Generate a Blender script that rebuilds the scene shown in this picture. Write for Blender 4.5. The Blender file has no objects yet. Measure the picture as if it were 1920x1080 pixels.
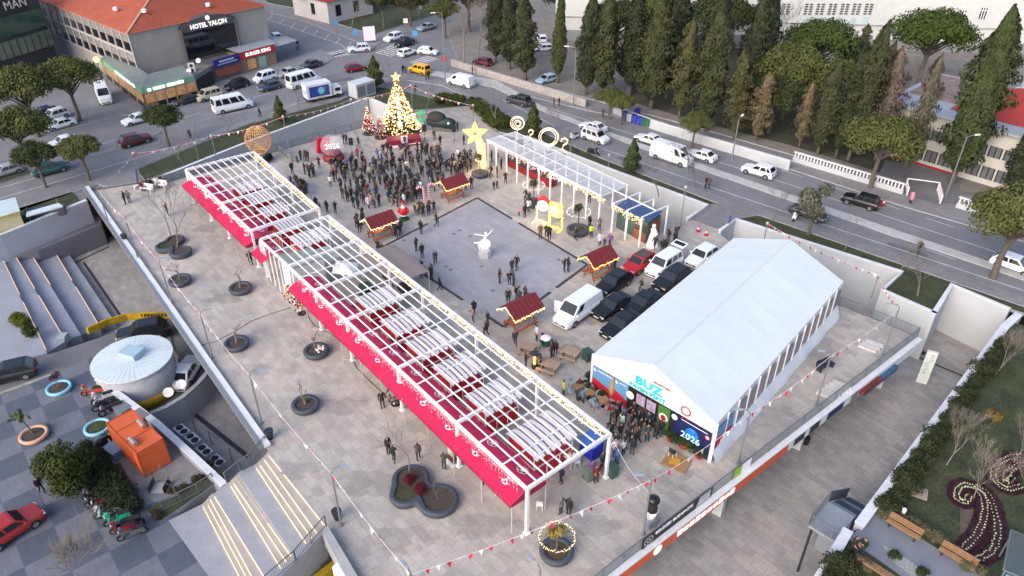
import bpy,bmesh,math,random
from mathutils import Vector,Matrix
from math import sin,cos,pi,radians
random.seed(7)
SC = bpy.context.scene
COL = SC.collection
#  camera
FOC,CAMH,PITCH = 1400.0,40.0,radians(33.6)
_f = Vector((0,cos(PITCH),-sin(PITCH)));_u = Vector((0,sin(PITCH),cos(PITCH)));_r = Vector((1,0,0))
def G(px,py,z=0.0):
 """survey point: where the sight line of a photo point (1920x1080) meets height z"""
 d = _r*((px-960)/FOC)+_u*((540-py)/FOC)+_f
 t = (z-CAMH)/d.z
 return Vector((d.x*t,d.y*t,z))
def G2(p,z=0.0):
 v = G(p[0],p[1],z);return(v.x,v.y)
def rise(bx,by,ty,z=0.0):
 """height of a thing that stands on photo point (bx,by) and reaches row ty"""
 P = G(bx,by,z);lo,hi = 0,80
 for _ in range(40):
  m = (lo+hi)/2
  d = Vector((P.x,P.y,z+m-CAMH))
  if 540-FOC*d.dot(_u)/d.dot(_f)>ty:lo = m
  else:hi = m
 return lo
def heading(p,q,z=0.0):
 a,b = G(*p,z),G(*q,z);d = b-a
 return math.atan2(d.y,d.x)-pi/2
cam = bpy.data.cameras.new('camera');cam.sensor_width = 36;cam.lens = 36*FOC/1920
cam.clip_start = 0.5;cam.clip_end = 3000
co = bpy.data.objects.new('camera',cam);COL.objects.link(co)
co.location = (0,0,CAMH);co.rotation_euler = (pi/2-PITCH,0,0);SC.camera = co
#  materials
def lin(h):
 return tuple((c/12.92 if c<=.04045 else((c+.055)/1.055)**2.4)for c in[int(h[i:i+2],16)/255 for i in(0,2,4)])
_mats = {}
def M(name,col=(.5,.5,.5),rough=.7,var=.18,scale=1.2,metal=0,emit=0,bump=0,objcol=False,detail=3,world=False,alpha=1,trans=0,spec=.5,fine=0):
 if name in _mats:return _mats[name]
 if isinstance(col,str):col = lin(col)
 m = bpy.data.materials.new(name);m.use_nodes = True;_mats[name] = m
 N = m.node_tree.nodes;L = m.node_tree.links;b = N['Principled BSDF']
 b.inputs['Roughness'].default_value = rough;b.inputs['Metallic'].default_value = metal
 b.inputs['Specular IOR Level'].default_value = spec
 b.inputs['Alpha'].default_value = alpha
 b.inputs['Transmission Weight'].default_value = trans
 if objcol:
  oi = N.new('ShaderNodeObjectInfo');src = oi.outputs['Color']
 else:
  rgb = N.new('ShaderNodeRGB');rgb.outputs[0].default_value = (*[c*(.4 if emit else 1)for c in col],1);src = rgb.outputs[0]
 if var or bump:
  if world:
   tc = N.new('ShaderNodeNewGeometry');vec = tc.outputs['Position']
  else:
   tc = N.new('ShaderNodeTexCoord');vec = tc.outputs['Object']
  nz = N.new('ShaderNodeTexNoise');nz.inputs['Scale'].default_value = scale;nz.inputs['Detail'].default_value = detail+3
  nz.inputs['Roughness'].default_value = .62
  L.new(vec,nz.inputs['Vector'])
  mr = N.new('ShaderNodeMapRange');mr.inputs['From Min'].default_value = .28;mr.inputs['From Max'].default_value = .72
  mr.inputs['To Min'].default_value = 1-var;mr.inputs['To Max'].default_value = 1+var
  L.new(nz.outputs['Fac'],mr.inputs['Value'])
  fac = mr.outputs[0]
  if fine:
   n2 = N.new('ShaderNodeTexNoise');n2.inputs['Scale'].default_value = scale*9;n2.inputs['Detail'].default_value = 4
   L.new(vec,n2.inputs['Vector'])
   m2 = N.new('ShaderNodeMapRange');m2.inputs['From Min'].default_value = .3;m2.inputs['From Max'].default_value = .7
   m2.inputs['To Min'].default_value = 1-fine;m2.inputs['To Max'].default_value = 1+fine
   L.new(n2.outputs['Fac'],m2.inputs['Value'])
   mm = N.new('ShaderNodeMath');mm.operation = 'MULTIPLY';L.new(fac,mm.inputs[0]);L.new(m2.outputs[0],mm.inputs[1]);fac = mm.outputs[0]
  mu = N.new('ShaderNodeVectorMath');mu.operation = 'SCALE'
  L.new(src,mu.inputs[0]);L.new(fac,mu.inputs['Scale']);src = mu.outputs[0]
  if bump:
   bp = N.new('ShaderNodeBump');bp.inputs['Strength'].default_value = bump;bp.inputs['Distance'].default_value = .05
   L.new(nz.outputs['Fac'],bp.inputs['Height']);L.new(bp.outputs[0],b.inputs['Normal'])
 L.new(src,b.inputs['Base Color'])
 if emit:
  b.inputs['Emission Strength'].default_value = emit
  if objcol:L.new(oi.outputs['Color'],b.inputs['Emission Color'])
  else:b.inputs['Emission Color'].default_value = (*col,1)
 return m
def paving(name,c1,c2,mortar,size,rot,stain=.22,warm=None,offset=0,msize=.012,rough=.75,checker=False,ratio=1.0,org=(0,0)):
 m = bpy.data.materials.new(name);m.use_nodes = True
 N = m.node_tree.nodes;L = m.node_tree.links;b = N['Principled BSDF'];b.inputs['Roughness'].default_value = rough
 g = N.new('ShaderNodeNewGeometry');mp = N.new('ShaderNodeMapping');mp.vector_type = 'TEXTURE'
 mp.inputs['Rotation'].default_value = (0,0,rot);mp.inputs['Location'].default_value = (org[0],org[1],0)
 L.new(g.outputs['Position'],mp.inputs['Vector'])
 if checker:
  t = N.new('ShaderNodeTexChecker');t.inputs['Scale'].default_value = 1/size
  ad = N.new('ShaderNodeVectorMath');ad.operation = 'MULTIPLY';ad.inputs[1].default_value = (1,1,0)
  ad2 = N.new('ShaderNodeVectorMath');ad2.operation = 'ADD';ad2.inputs[1].default_value = (0,0,size*.5)
  L.new(mp.outputs[0],ad.inputs[0]);L.new(ad.outputs[0],ad2.inputs[0]);L.new(ad2.outputs[0],t.inputs['Vector'])
  t.inputs['Color1'].default_value = (*c1,1);t.inputs['Color2'].default_value = (*c2,1);src = t.outputs['Color']
  bk = N.new('ShaderNodeTexBrick');bk.offset = 0;bk.inputs['Scale'].default_value = 1
  bk.inputs['Brick Width'].default_value = size/4;bk.inputs['Row Height'].default_value = size/4;bk.inputs['Mortar Size'].default_value = .008
  bk.inputs['Color1'].default_value = (1,1,1,1);bk.inputs['Color2'].default_value = (.88,.88,.88,1);bk.inputs['Mortar'].default_value = (.7,.7,.7,1)
  L.new(mp.outputs[0],bk.inputs['Vector'])
  mx = N.new('ShaderNodeMix');mx.data_type = 'RGBA';mx.blend_type = 'MULTIPLY';mx.inputs[0].default_value = 1
  L.new(src,mx.inputs[6]);L.new(bk.outputs['Color'],mx.inputs[7]);src = mx.outputs[2]
 else:
  t = N.new('ShaderNodeTexBrick');t.offset = offset;t.inputs['Scale'].default_value = 1
  t.inputs['Brick Width'].default_value = size*ratio;t.inputs['Row Height'].default_value = size;t.inputs['Mortar Size'].default_value = msize
  t.inputs['Mortar Smooth'].default_value = .3
  t.inputs['Color1'].default_value = (*c1,1);t.inputs['Color2'].default_value = (*c2,1);t.inputs['Mortar'].default_value = (*mortar,1)
  L.new(mp.outputs[0],t.inputs['Vector']);src = t.outputs['Color']
 for sc,amt,det in((.13,stain,5),(.9,stain*.75,6),(5.0,stain*.5,4)):
  nz = N.new('ShaderNodeTexNoise');nz.inputs['Scale'].default_value = sc;nz.inputs['Detail'].default_value = det;nz.inputs['Roughness'].default_value = .65
  nz.inputs['Distortion'].default_value = .6
  if sc>.5 and sc<2:
   vs = N.new('ShaderNodeVectorMath');vs.operation = 'MULTIPLY';vs.inputs[1].default_value = (.45,1.5,1);L.new(mp.outputs[0],vs.inputs[0]);L.new(vs.outputs[0],nz.inputs['Vector'])
  else:L.new(g.outputs['Position'],nz.inputs['Vector'])
  if warm and sc<1:
   cr = N.new('ShaderNodeMapRange');cr.inputs['From Min'].default_value = .38;cr.inputs['From Max'].default_value = .66
   L.new(nz.outputs['Fac'],cr.inputs['Value'])
   mx = N.new('ShaderNodeMix');mx.data_type = 'RGBA';mx.blend_type = 'MULTIPLY';L.new(cr.outputs[0],mx.inputs[0])
   L.new(src,mx.inputs[6]);mx.inputs[7].default_value = (*warm,1);src = mx.outputs[2]
  mr = N.new('ShaderNodeMapRange');mr.inputs['From Min'].default_value = .3;mr.inputs['From Max'].default_value = .7
  mr.inputs['To Min'].default_value = 1-amt;mr.inputs['To Max'].default_value = 1+amt*.8
  L.new(nz.outputs['Fac'],mr.inputs['Value'])
  mu = N.new('ShaderNodeVectorMath');mu.operation = 'SCALE';L.new(src,mu.inputs[0]);L.new(mr.outputs[0],mu.inputs['Scale']);src = mu.outputs[0]
 L.new(src,b.inputs['Base Color'])
 _mats[name] = m
 return m
 #  mesh builder
class MB:
 def __init__(s):s.v = [];s.f = [];s.m = []
 def poly(s,pts,mi=0):
  k = len(s.v);s.v+=[tuple(p)for p in pts];s.f.append(tuple(range(k,k+len(pts))));s.m.append(mi)
 def box(s,c,d,rz=0,mi=0,mtop=None,taper=1.0,tilt=None):
  x,y,z = d[0]/2,d[1]/2,d[2]/2;k = len(s.v);R = Matrix.Rotation(rz,3,'Z')
  if tilt is not None:R = R@tilt
  for zz in(-z,z):
   t = taper if zz>0 else 1
   for xx,yy in((-x,-y),(x,-y),(x,y),(-x,y)):
    s.v.append(tuple(Vector(c)+R@Vector((xx*t,yy*t,zz))))
  for q in((3,2,1,0),(4,5,6,7),(0,1,5,4),(1,2,6,5),(2,3,7,6),(3,0,4,7)):
   s.f.append(tuple(k+i for i in q));s.m.append(mi)
  if mtop is not None:s.m[-5] = mtop
 def prism(s,pts,z0,z1,mi=0,mtop=None,bottom=True):
  a = sum(pts[i-1][0]*pts[i][1]-pts[i][0]*pts[i-1][1]for i in range(len(pts)))
  if a<0:pts = list(reversed(pts))
  n = len(pts);k = len(s.v)
  s.v+=[(p[0],p[1],z0)for p in pts]+[(p[0],p[1],z1)for p in pts]
  s.f.append(tuple(k+n+i for i in range(n)));s.m.append(mi if mtop is None else mtop)
  if bottom:s.f.append(tuple(k+n-1-i for i in range(n)));s.m.append(mi)
  for i in range(n):
   j = (i+1)%n;s.f.append((k+i,k+j,k+n+j,k+n+i));s.m.append(mi)
 def bar(s,a,b,w,h=None,mi=0):
  """square bar from a to b"""
  a,b = Vector(a),Vector(b);h = h or w;d = b-a
  if d.length<1e-6:return
  d.normalize();up = Vector((0,0,1))if abs(d.z)<.95 else Vector((0,1,0))
  x = d.cross(up).normalized()*(w/2);y = x.cross(d).normalized()*(h/2);k = len(s.v)
  for P in(a,b):
   for q in(-x-y,x-y,x+y,-x+y):s.v.append(tuple(P+q))
  for q in((3,2,1,0),(4,5,6,7),(0,1,5,4),(1,2,6,5),(2,3,7,6),(3,0,4,7)):
   s.f.append(tuple(k+i for i in q));s.m.append(mi)
 def path(s,pts,rad,n=6,mi=0,cap=True):
  pts = [Vector(p)for p in pts];k = len(s.v);m = len(pts)
  if not hasattr(rad,'__len__'):rad = [rad]*m
  for i,p in enumerate(pts):
   d = (pts[min(i+1,m-1)]-pts[max(i-1,0)])
   d = d.normalized()if d.length>1e-9 else Vector((0,0,1))
   up = Vector((0,0,1))if abs(d.z)<.9 else Vector((1,0,0))
   x = d.cross(up).normalized();y = x.cross(d).normalized()
   for j in range(n):
    a = 2*pi*j/n;s.v.append(tuple(p+(x*cos(a)+y*sin(a))*rad[i]))
  for i in range(m-1):
   for j in range(n):
    q = (j+1)%n;s.f.append((k+i*n+j,k+i*n+q,k+i*n+n+q,k+i*n+n+j));s.m.append(mi)
  if cap:
   s.f.append(tuple(k+j for j in reversed(range(n))));s.m.append(mi)
   s.f.append(tuple(k+(m-1)*n+j for j in range(n)));s.m.append(mi)
 def lathe(s,prof,n=16,c=(0,0,0),mi=0,mis=None,sx=1,sy=1,close=True):
  k = len(s.v);m = len(prof)
  for r,z in prof:
   for j in range(n):
    a = 2*pi*j/n;s.v.append((c[0]+r*cos(a)*sx,c[1]+r*sin(a)*sy,c[2]+z))
  for i in range(m-1):
   for j in range(n):
    q = (j+1)%n;s.f.append((k+i*n+j,k+i*n+q,k+i*n+n+q,k+i*n+n+j));s.m.append(mis[i]if mis else mi)
  if close:
   s.f.append(tuple(k+j for j in reversed(range(n))));s.m.append(mis[0]if mis else mi)
   s.f.append(tuple(k+(m-1)*n+j for j in range(n)));s.m.append(mis[-1]if mis else mi)
 def ball(s,c,r,n=10,m=6,mi=0,sc=(1,1,1)):
  prof = [(r*sin(pi*i/m)*1.0+1e-4,-r*cos(pi*i/m))for i in range(m+1)]
  k = len(s.v);s.lathe(prof,n,(0,0,0),mi)
  for i in range(k,len(s.v)):
   p = s.v[i];s.v[i] = (c[0]+p[0]*sc[0],c[1]+p[1]*sc[1],c[2]+p[2]*sc[2])
 def mesh(s,name,mats,smooth=False):
  me = bpy.data.meshes.new(name);me.from_pydata(s.v,[],s.f)
  for m in(mats if isinstance(mats,(list,tuple))else[mats]):me.materials.append(m)
  me.polygons.foreach_set('material_index',s.m)
  if smooth:me.polygons.foreach_set('use_smooth',[True]*len(s.f))
  me.update();return me
 def build(s,name,mats,parent=None,smooth=False,loc=None,rz=0):
  o = bpy.data.objects.new(name,s.mesh(name,mats,smooth));COL.objects.link(o)
  if parent:o.parent = parent
  if loc is not None:o.location = loc
  if rz:o.rotation_euler.z = rz
  return o
def smooth_by_angle(o,deg=40):
 me = o.data;bm = bmesh.new();bm.from_mesh(me)
 for f in bm.faces:f.smooth = True
 for e in bm.edges:
  e.smooth = len(e.link_faces)==2 and e.calc_face_angle(0)<radians(deg)
 bm.to_mesh(me);bm.free();return o
def tag(o,label,cat,group=None,kind=None):
 if label:o['label'] = label
 if cat:o['category'] = cat
 if group:o['group'] = group
 if kind:o['kind'] = kind
 return o
def thing(name,label,cat,loc=(0,0,0),rz=0,group=None):
 o = bpy.data.objects.new(name,None);COL.objects.link(o);o.empty_display_size = .3
 o.location = loc;o.rotation_euler.z = rz
 return tag(o,label,cat,group,'thing')
def inst(name,me,parent=None,loc=(0,0,0),rz=0,sc=None,color=None):
 o = bpy.data.objects.new(name,me);COL.objects.link(o)
 if parent:o.parent = parent
 o.location = loc;o.rotation_euler.z = rz
 if sc is not None:o.scale = sc if hasattr(sc,'__len__')else(sc,)*3
 if color:o.color = (*color,1)
 return o
def dup(root,loc,rz=0,label=None,sc=None,color=None,group=None):
 r = root.copy();COL.objects.link(r);r.location = loc;r.rotation_euler.z = rz
 if label:r['label'] = label
 if group:r['group'] = group
 if sc is not None:r.scale = (sc,)*3 if not hasattr(sc,'__len__')else sc
 if color:r.color = (*color,1)
 for ch in list(root.children):
  c = ch.copy();COL.objects.link(c);c.parent = r
  if color:c.color = (*color,1)
  for g in list(ch.children):
   d = g.copy();COL.objects.link(d);d.parent = c
   if color:d.color = (*color,1)
 return r
def struct(name,mb,mats,smooth=False):
 o = mb.build(name,mats,None,smooth);o['kind'] = 'structure';return o
def text_mb(txt,size,mat,name,parent,loc,rot,depth=.02,align='CENTER',sx=1.0,bold=0.0):
 cu = bpy.data.curves.new('lettering','FONT');cu.body = txt;cu.size = size;cu.extrude = depth;cu.align_x = align;cu.align_y = 'CENTER';cu.offset = bold
 cu.resolution_u = 2
 t = bpy.data.objects.new('lettering',cu);COL.objects.link(t)
 dg = bpy.context.evaluated_depsgraph_get()
 me = bpy.data.meshes.new_from_object(t.evaluated_get(dg))
 bpy.data.objects.remove(t);bpy.data.curves.remove(cu)
 me.materials.clear();me.materials.append(mat)
 o = bpy.data.objects.new(name,me);COL.objects.link(o)
 if parent:o.parent = parent
 o.location = loc
 o.rotation_euler = rot;o.scale = (sx,1,1)
 return o
def frame_rot(xdir,ydir):
 """euler that lays local x along xdir and local y along ydir"""
 x = Vector(xdir).normalized();z = x.cross(Vector(ydir)).normalized();y = z.cross(x)
 return Matrix((x,y,z)).transposed().to_euler()
 #  light
w = bpy.data.worlds.new('World');SC.world = w;w.use_nodes = True
nt = w.node_tree;bg = nt.nodes['Background']
sk = nt.nodes.new('ShaderNodeTexSky');sk.sky_type = 'NISHITA';sk.sun_disc = False
SUN_EL,SUN_AZ = radians(32),radians(220)
sk.sun_elevation = SUN_EL;sk.sun_rotation = SUN_AZ;sk.air_density = 1.0;sk.dust_density = 3.2;sk.ozone_density = 1.2
nt.links.new(sk.outputs[0],bg.inputs[0]);bg.inputs[1].default_value = .15
sl = bpy.data.lights.new('sun','SUN');sl.energy = .6;sl.angle = radians(45);sl.color = (1,.97,.94)
so = bpy.data.objects.new('sun',sl);COL.objects.link(so)
sd = Vector((sin(SUN_AZ)*cos(SUN_EL),cos(SUN_AZ)*cos(SUN_EL),sin(SUN_EL)))
so.rotation_euler = (-sd).to_track_quat('-Z','Y').to_euler()
SC.view_settings.view_transform = 'Standard';SC.view_settings.look = 'None';SC.view_settings.gamma = 1
SC.view_settings.exposure = 1.08
SC.render.engine = 'CYCLES';SC.cycles.use_denoising = True;SC.cycles.max_bounces = 6;SC.cycles.transparent_max_bounces = 12
SC.cycles.sample_clamp_indirect = 4
#  shared materials
PA = G(600,500);PB_ = G(900,760);AX = math.atan2(*(PB_-PA).yx)
AX = -0.889
travert = paving('travertine_paving',lin('b5b0ab'),lin('a29d98'),lin('98918c'),.6,AX,.22,(.97,.93,.89),.5,ratio=1.5)
travert2 = paving('court_paving',lin('a6a4a4'),lin('949293'),lin('878485'),.6,AX,.25,(.97,.93,.89),.5,ratio=1.5)
slate = paving('slate_paving',lin('9b999e'),lin('949297'),lin('87868d'),.8,AX,.13,None)
checkp = paving('checker_paving',lin('6b6e78'),lin('515866'),(0,0,0),2.3,AX+.02,.1,None,checker=True)
walkpave = paving('pavement_slabs',lin('838183'),lin('797779'),lin('686668'),.5,-.6,.15,None)
asphalt = M('asphalt',lin('727276'),.9,.14,.35,world=True,bump=.1,fine=.07)
asphalt2 = M('asphalt_old',lin('6c6b6e'),.9,.16,.3,world=True,bump=.1,fine=.07)
concrete = M('concrete',lin('9a9a9c'),.85,.12,.8,world=True,fine=.06)
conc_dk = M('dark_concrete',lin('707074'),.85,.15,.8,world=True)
white_wall = M('white_render',lin('b0b3b7'),.8,.07,.5,world=True,fine=.03)
white_cop = M('white_coping',lin('cdced2'),.7,.1,1.5,world=True)
grass = M('grass',(.038,.046,.018),.95,.45,.6,world=True,bump=.8,fine=.4)
soil = M('soil',(.06,.045,.035),.95,.3,3,world=True,bump=.5)
paint_w = M('road_paint',lin('b8b8ba'),.7,.25,2,world=True)
dark_line = M('dark_granite',lin('3c3638'),.6,.1,2,world=True)
metal_g = M('grey_metal',lin('80868c'),.45,.06,3,metal=.4)
metal_d = M('dark_metal',lin('33363b'),.5,.1,3,metal=.3)
white_m = M('white_metal',lin('e4e2e4'),.45,.03,3)
black = M('black_rubber',(.012,.012,.013),.8,0)
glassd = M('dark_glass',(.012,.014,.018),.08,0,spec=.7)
ZS = -0.12
ZL = -5.0
ZC = -2.0
def gp(pts,z=0):return[G2(p,z)for p in pts]
def sheet(name,pts,z,mat,zpx=None):
 b = MB();b.poly([(*p,z)for p in ccw(gp(pts,z if zpx is None else zpx))]);return struct(name,b,mat)
def ccw(p):
 a = sum(p[i-1][0]*p[i][1]-p[i][0]*p[i-1][1]for i in range(len(p)))
 return p if a>0 else list(reversed(p))
def slab(name,pts,z0,z1,mat,mtop=None):
 b = MB();b.prism(gp(pts,z1),z0,z1,0,1 if mtop else None);return struct(name,b,[mat,mtop]if mtop else mat)
 #  the asphalt sheet of the street level (everything beyond the retaining walls)
bound = [(-420,590),(0,447),(160,378),(168,358),(256,343),(475,263),(690,184),(757,211),(884,198),(932,247),(1000,264),(1325,386),(1287,410),(1350,432),(1380,412),(1690,510),(1652,543),(1755,590),(1787,535),(1893,580),(2100,680)]
pts = [G2(p,ZS)for p in bound]
b = MB();b.poly([(*p,ZS)for p in ccw(pts+[(300,pts[-1][1]),(900,200),(900,1500),(-900,1500),(-900,100)])]);struct('street_ground',b,asphalt)
#  sunken court sheet
x0 = G2(bound[0],ZL)
b = MB();b.poly([(-70,8,ZL),(80,8,ZL),(80,80,ZL),(20,115,ZL),(-70,115,ZL)]);struct('sunken_court_floor',b,travert2)
#  plaza deck
plaza = [(166,359),(256,345),(262,357),(522,283),(690,236),(757,212),(884,199),(932,248),(1000,285),(1287,425),(1287,410),(1350,432),(1353,442),(1500,545),(1572,572),(1722,632),(1165,1062),(1100,1120),(690,1120),(672,1080),(612,986),(502,848),(500,832)]
slab('plaza_deck',plaza,-.7,0,concrete,travert)
ins = [G2(p,0)for p in plaza];cx = sum(p[0]for p in ins)/len(ins);cy = sum(p[1]for p in ins)/len(ins)
sq = [G2(p)for p in[(894.8,371),(1101.6,496.5),(943.9,613),(717.8,463)]]
b = MB();b.poly([(*p,.004)for p in ccw(sq)]);struct('slate_square',b,slate)
b = MB()
for i in range(4):
 a,c = Vector(sq[i-1]),Vector(sq[i]);d = (c-a).normalized();n = Vector((-d.y,d.x))*.16
 cuts = {0:[(0,.45),(.52,1)],1:[(0,.35),(.41,1)],2:[(0,.40),(.47,1)],3:[(0,.12),(.30,.62),(.66,1)]}[i]
 for u,v in cuts:
  p,q = a.lerp(c,u),a.lerp(c,v)
  b.poly([(*x,.009+.001*i)for x in ccw([tuple(p+n),tuple(q+n),tuple(q-n),tuple(p-n)])])
struct('dark_border_line',b,dark_line)
b = MB();rw = random.Random(31)
for px,py,r_ in[(640,760,1.2),(700,905,1.5),(560,640,.9),(420,560,1.1),(900,985,1.3),(660,905,.8),(1120,985,1.1),(1240,900,1.4),(1440,780,1.6),(1520,650,1.5),(1560,600,1.2),(480,690,.7),(380,430,1.0),(1050,640,1.2),(1090,600,1.0),(850,680,.8),(560,880,1.0),(760,1010,1.3),(1180,560,1.4),(620,560,.9)]:
 g_ = G(px,py);n_ = 22;zz_ = .0042+.0004*len(b.f);ph = [rw.uniform(0,6.28)for _ in range(4)]
 b.poly([(g_.x+r_*1.5*cos(a)*k_,g_.y+r_*.8*sin(a)*k_,zz_)for a,k_ in((2*pi*j/n_,1+.22*sin(3*2*pi*j/n_+ph[0])+.16*sin(5*2*pi*j/n_+ph[1])+.1*sin(9*2*pi*j/n_+ph[2]))for j in range(n_))])
struct('paving_stain',b,paving('travertine_worn',lin('a8a4a0'),lin('969290'),lin('8c8986'),.6,AX,.25,(.96,.91,.86),.5,ratio=1.5))
b = MB()
for px,py in[(741,468),(752,485),(757,451),(845,506),(851,439),(862,432),(882,443),(836,500),(1048,487),(924,545),(903,500)]:
 b.lathe([(.22,0),(.22,.003)],10,(*G2((px,py)),.015))
struct('gully_cover',b,M('gully',lin('6c6a74'),.8,.1))
#  pavements and lawns of the street side: real kerbs of 12 cm
KZ = 0.0
def kerbed(name,pts,mat,top=0.0):
 return slab(name,pts,ZS-.2,top,concrete,mat)
kerbed('lawn',[(272,337),(256,318),(470,232),(640,188),(690,160),(760,172),(830,190),(884,198),(757,208),(690,181),(475,260)],grass,.02)
kerbed('front_pavement',[(185,345),(0,408),(0,398),(180,335),(250,300),(470,222),(640,178),(700,150),(765,140),(830,152),(900,186),(1040,246),(1130,288),(1345,366),(1480,408),(1920,556),(1920,574),(1480,422),(1420,402),(1380,411),(1350,431),(1288,409),(1330,388),(1345,380),(1130,297),(1040,258),(935,207),(900,194),(830,160),(765,150),(700,158),(640,186),(470,230),(254,316),(256,340),(200,350)],walkpave,.0)
kerbed('lawn',[(936,210),(1040,260),(1130,299),(1344,382),(1325,384),(1002,262),(934,246),(888,199)],grass,.02)
kerbed('lawn',[(1422,404),(1480,424),(1920,576),(2080,640),(1893,578),(1787,533),(1755,587),(1656,543),(1692,509),(1383,411)],grass,.02)
kerbed('lawn',[(20,395),(135,360),(150,378),(0,440),(-80,468),(-80,425)],grass,.0)
kerbed('median_strip',[(786,128),(930,150),(1030,206),(1200,268),(1340,316),(1500,370),(1920,512),(2050,556),(2050,568),(1920,524),(1500,381),(1340,326),(1200,276),(1030,213),(925,163),(800,138)],M('median_stone',lin('aaa9a8'),.85,.2,1.2,world=True),.02)
kerbed('median_strip',[(-60,350),(60,318),(128,303),(130,306),(60,324),(-60,362)],grass,.02)
kerbed('median_strip',[(150,296),(270,258),(300,246),(300,250),(232,276),(150,300)],walkpave,.0)
kerbed('median_strip',[(360,228),(470,203),(560,190),(560,193),(470,207),(360,232)],walkpave,.0)
kerbed('far_pavement',[(838,138),(1000,182),(1100,206),(1160,218),(1300,262),(1480,316),(1700,388),(1920,452),(2100,505),(2100,470),(1920,420),(1700,354),(1480,292),(1300,240),(1165,205),(1100,188),(850,120)],walkpave,.0)
kerbed('shop_pavement',[(60,258),(230,215),(286,214),(340,200),(470,163),(560,130),(610,118),(628,108),(600,92),(540,112),(420,140),(300,180),(190,205),(60,235)],walkpave,.0)
kerbed('corner_pavement',[(505,24),(560,36),(640,66),(700,90),(716,78),(760,62),(840,40),(840,26),(760,46),(700,66),(640,48),(560,18),(505,10)],walkpave,.0)
kerbed('churchyard_lawn',[(505,6),(560,16),(640,46),(700,64),(760,44),(840,20),(840,-60),(400,-60)],grass,.02)
slab('park_ground',[(860,118),(1100,183),(1170,202),(1300,236),(1480,288),(1700,350),(1920,412),(2200,490),(2200,-40),(900,-40),(840,60)],ZS-.2,.03,concrete,M('park_floor',lin('77716c'),.9,.25,.5,world=True,fine=.1))
sheet('garden_bed',[(1180,190),(1300,225),(1480,272),(1690,335),(1690,250),(1640,150),(1440,90),(1260,90),(1180,150)],.036,M('bed_ground',(.05,.048,.03),.95,.5,.4,world=True,fine=.2))
sheet('school_yard',[(1640,346),(1760,384),(1800,378),(1800,330),(1660,300)],.04,asphalt2)
#  painted road markings
b = MB()
def line(p,q,w=.14,dash=None,z=ZS+.006):
 a,c = Vector(G2(p,ZS)),Vector(G2(q,ZS));L = (c-a).length;d = (c-a)/L;n = Vector((-d.y,d.x))*w/2
 segs = [(0,L)]if not dash else[(i*dash*2,i*dash*2+dash)for i in range(int(L/dash/2))]
 for u,v in segs:
  b.poly([(*x,z)for x in(tuple(a+d*u-n),tuple(a+d*v-n),tuple(a+d*v+n),tuple(a+d*u+n))])
for a_,c_ in[((1020,200),(1200,256)),((1200,256),(1480,346)),((1480,346),(1920,490)),((940,186),(1040,236)),((1130,279),(1345,355)),((1345,355),(1920,545)),((500,35),(640,84)),((640,84),(652,94)),((0,352),(135,315)),((0,372),(245,300)),((245,300),(520,208)),((520,208),(650,160)),((860,136),(1000,176)),((1000,176),(1160,222))]:
 line(a_,c_)
for a_,c_ in[((1020,170),(1920,470)),((950,175),(1920,535)),((0,330),(300,236)),((340,222),(640,135))]:line(a_,c_,.12,3)
for i in range(8):
 x = 512+i*21;line((x,27+i*7.4),(x-9,38+i*7.4),.12)
for i in range(9):
 line((604+i*7.4,112-i*2.2),(618+i*7.4,106-i*2.2),.5)if i<6 else None
for i in range(7):line((596+i*8,102-i*1.6),(624+i*8,109-i*1.6),.42)
for i in range(7):line((704+i*5,98-i*2.3),(734+i*5,106-i*2.3),.42)
for i in range(6):line((768+i*6,116-i*2.2),(790+i*6,122-i*2.2),.42)
struct('road_markings',b,paint_w)
b = MB()
for px,py,w_,d_,a_ in[(1560,455,3.2,1.6,-.75),(1400,345,5,1.1,-.75),(1180,300,3,1.4,-.75),(640,150,4,1.5,.5),(420,250,5,1.2,.45),(1700,470,4,1.2,-.75),(960,215,4,1.0,-.8),(700,120,2.5,2,.2)]:
 g_ = G(px,py,ZS);c_,s_ = cos(a_),sin(a_);b.poly([(g_.x+x*c_-y*s_,g_.y+x*s_+y*c_,ZS+.003)for x,y in((-w_/2,-d_/2),(w_/2,-d_/2),(w_/2,d_/2),(-w_/2,d_/2))])
struct('asphalt_patch',b,M('asphalt_repair',lin('5f5d5f'),.9,.15,.6,world=True,fine=.1))
b = MB();b.poly([(-900,700,-.6),(900,700,-.6),(900,2500,-.6),(-900,2500,-.6)]);struct('far_ground',b,grass)
#  retaining walls
def wall_run(name,label,pts,zb,zt,th,mat=white_wall,cop=.08,group=None,side=1,copmat=white_cop):
 """wall whose visible coping edge follows pts (photo points at height zt)"""
 t = thing(name,label,'wall',G(*pts[0],zt)*1,group=group);o = t.location.copy()
 P = [Vector(G2(p,zt))-o.xy for p in pts]
 nrm = []
 for i in range(len(P)):
  d = (P[min(i+1,len(P)-1)]-P[max(i-1,0)]).normalized();nrm.append(Vector((-d.y,d.x))*side)
 Q = [P[i]+nrm[i]*th for i in range(len(P))]
 b = MB()
 for i in range(len(P)-1):b.prism([tuple(P[i]),tuple(P[i+1]),tuple(Q[i+1]),tuple(Q[i])],zb-zt,-cop,0)
 b.build('wall_face',mat,t)
 b = MB();e = .05
 for i in range(len(P)-1):
  b.prism([tuple(P[i]-nrm[i]*e),tuple(P[i+1]-nrm[i+1]*e),tuple(Q[i+1]+nrm[i+1]*e),tuple(Q[i]+nrm[i]*e)],-cop,0,0)
 b.build('coping',copmat,t)
 return t
wall_run('retaining_wall','long white retaining wall behind the balloon ornament, below the lawn strip',[(252,350),(275,342),(475,262),(690,183)],ZL,.45,.3)
wall_run('retaining_wall','short white wall corner behind the big lit Christmas tree',[(691,183),(757,212),(759,226)],ZL,.45,.3)
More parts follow.
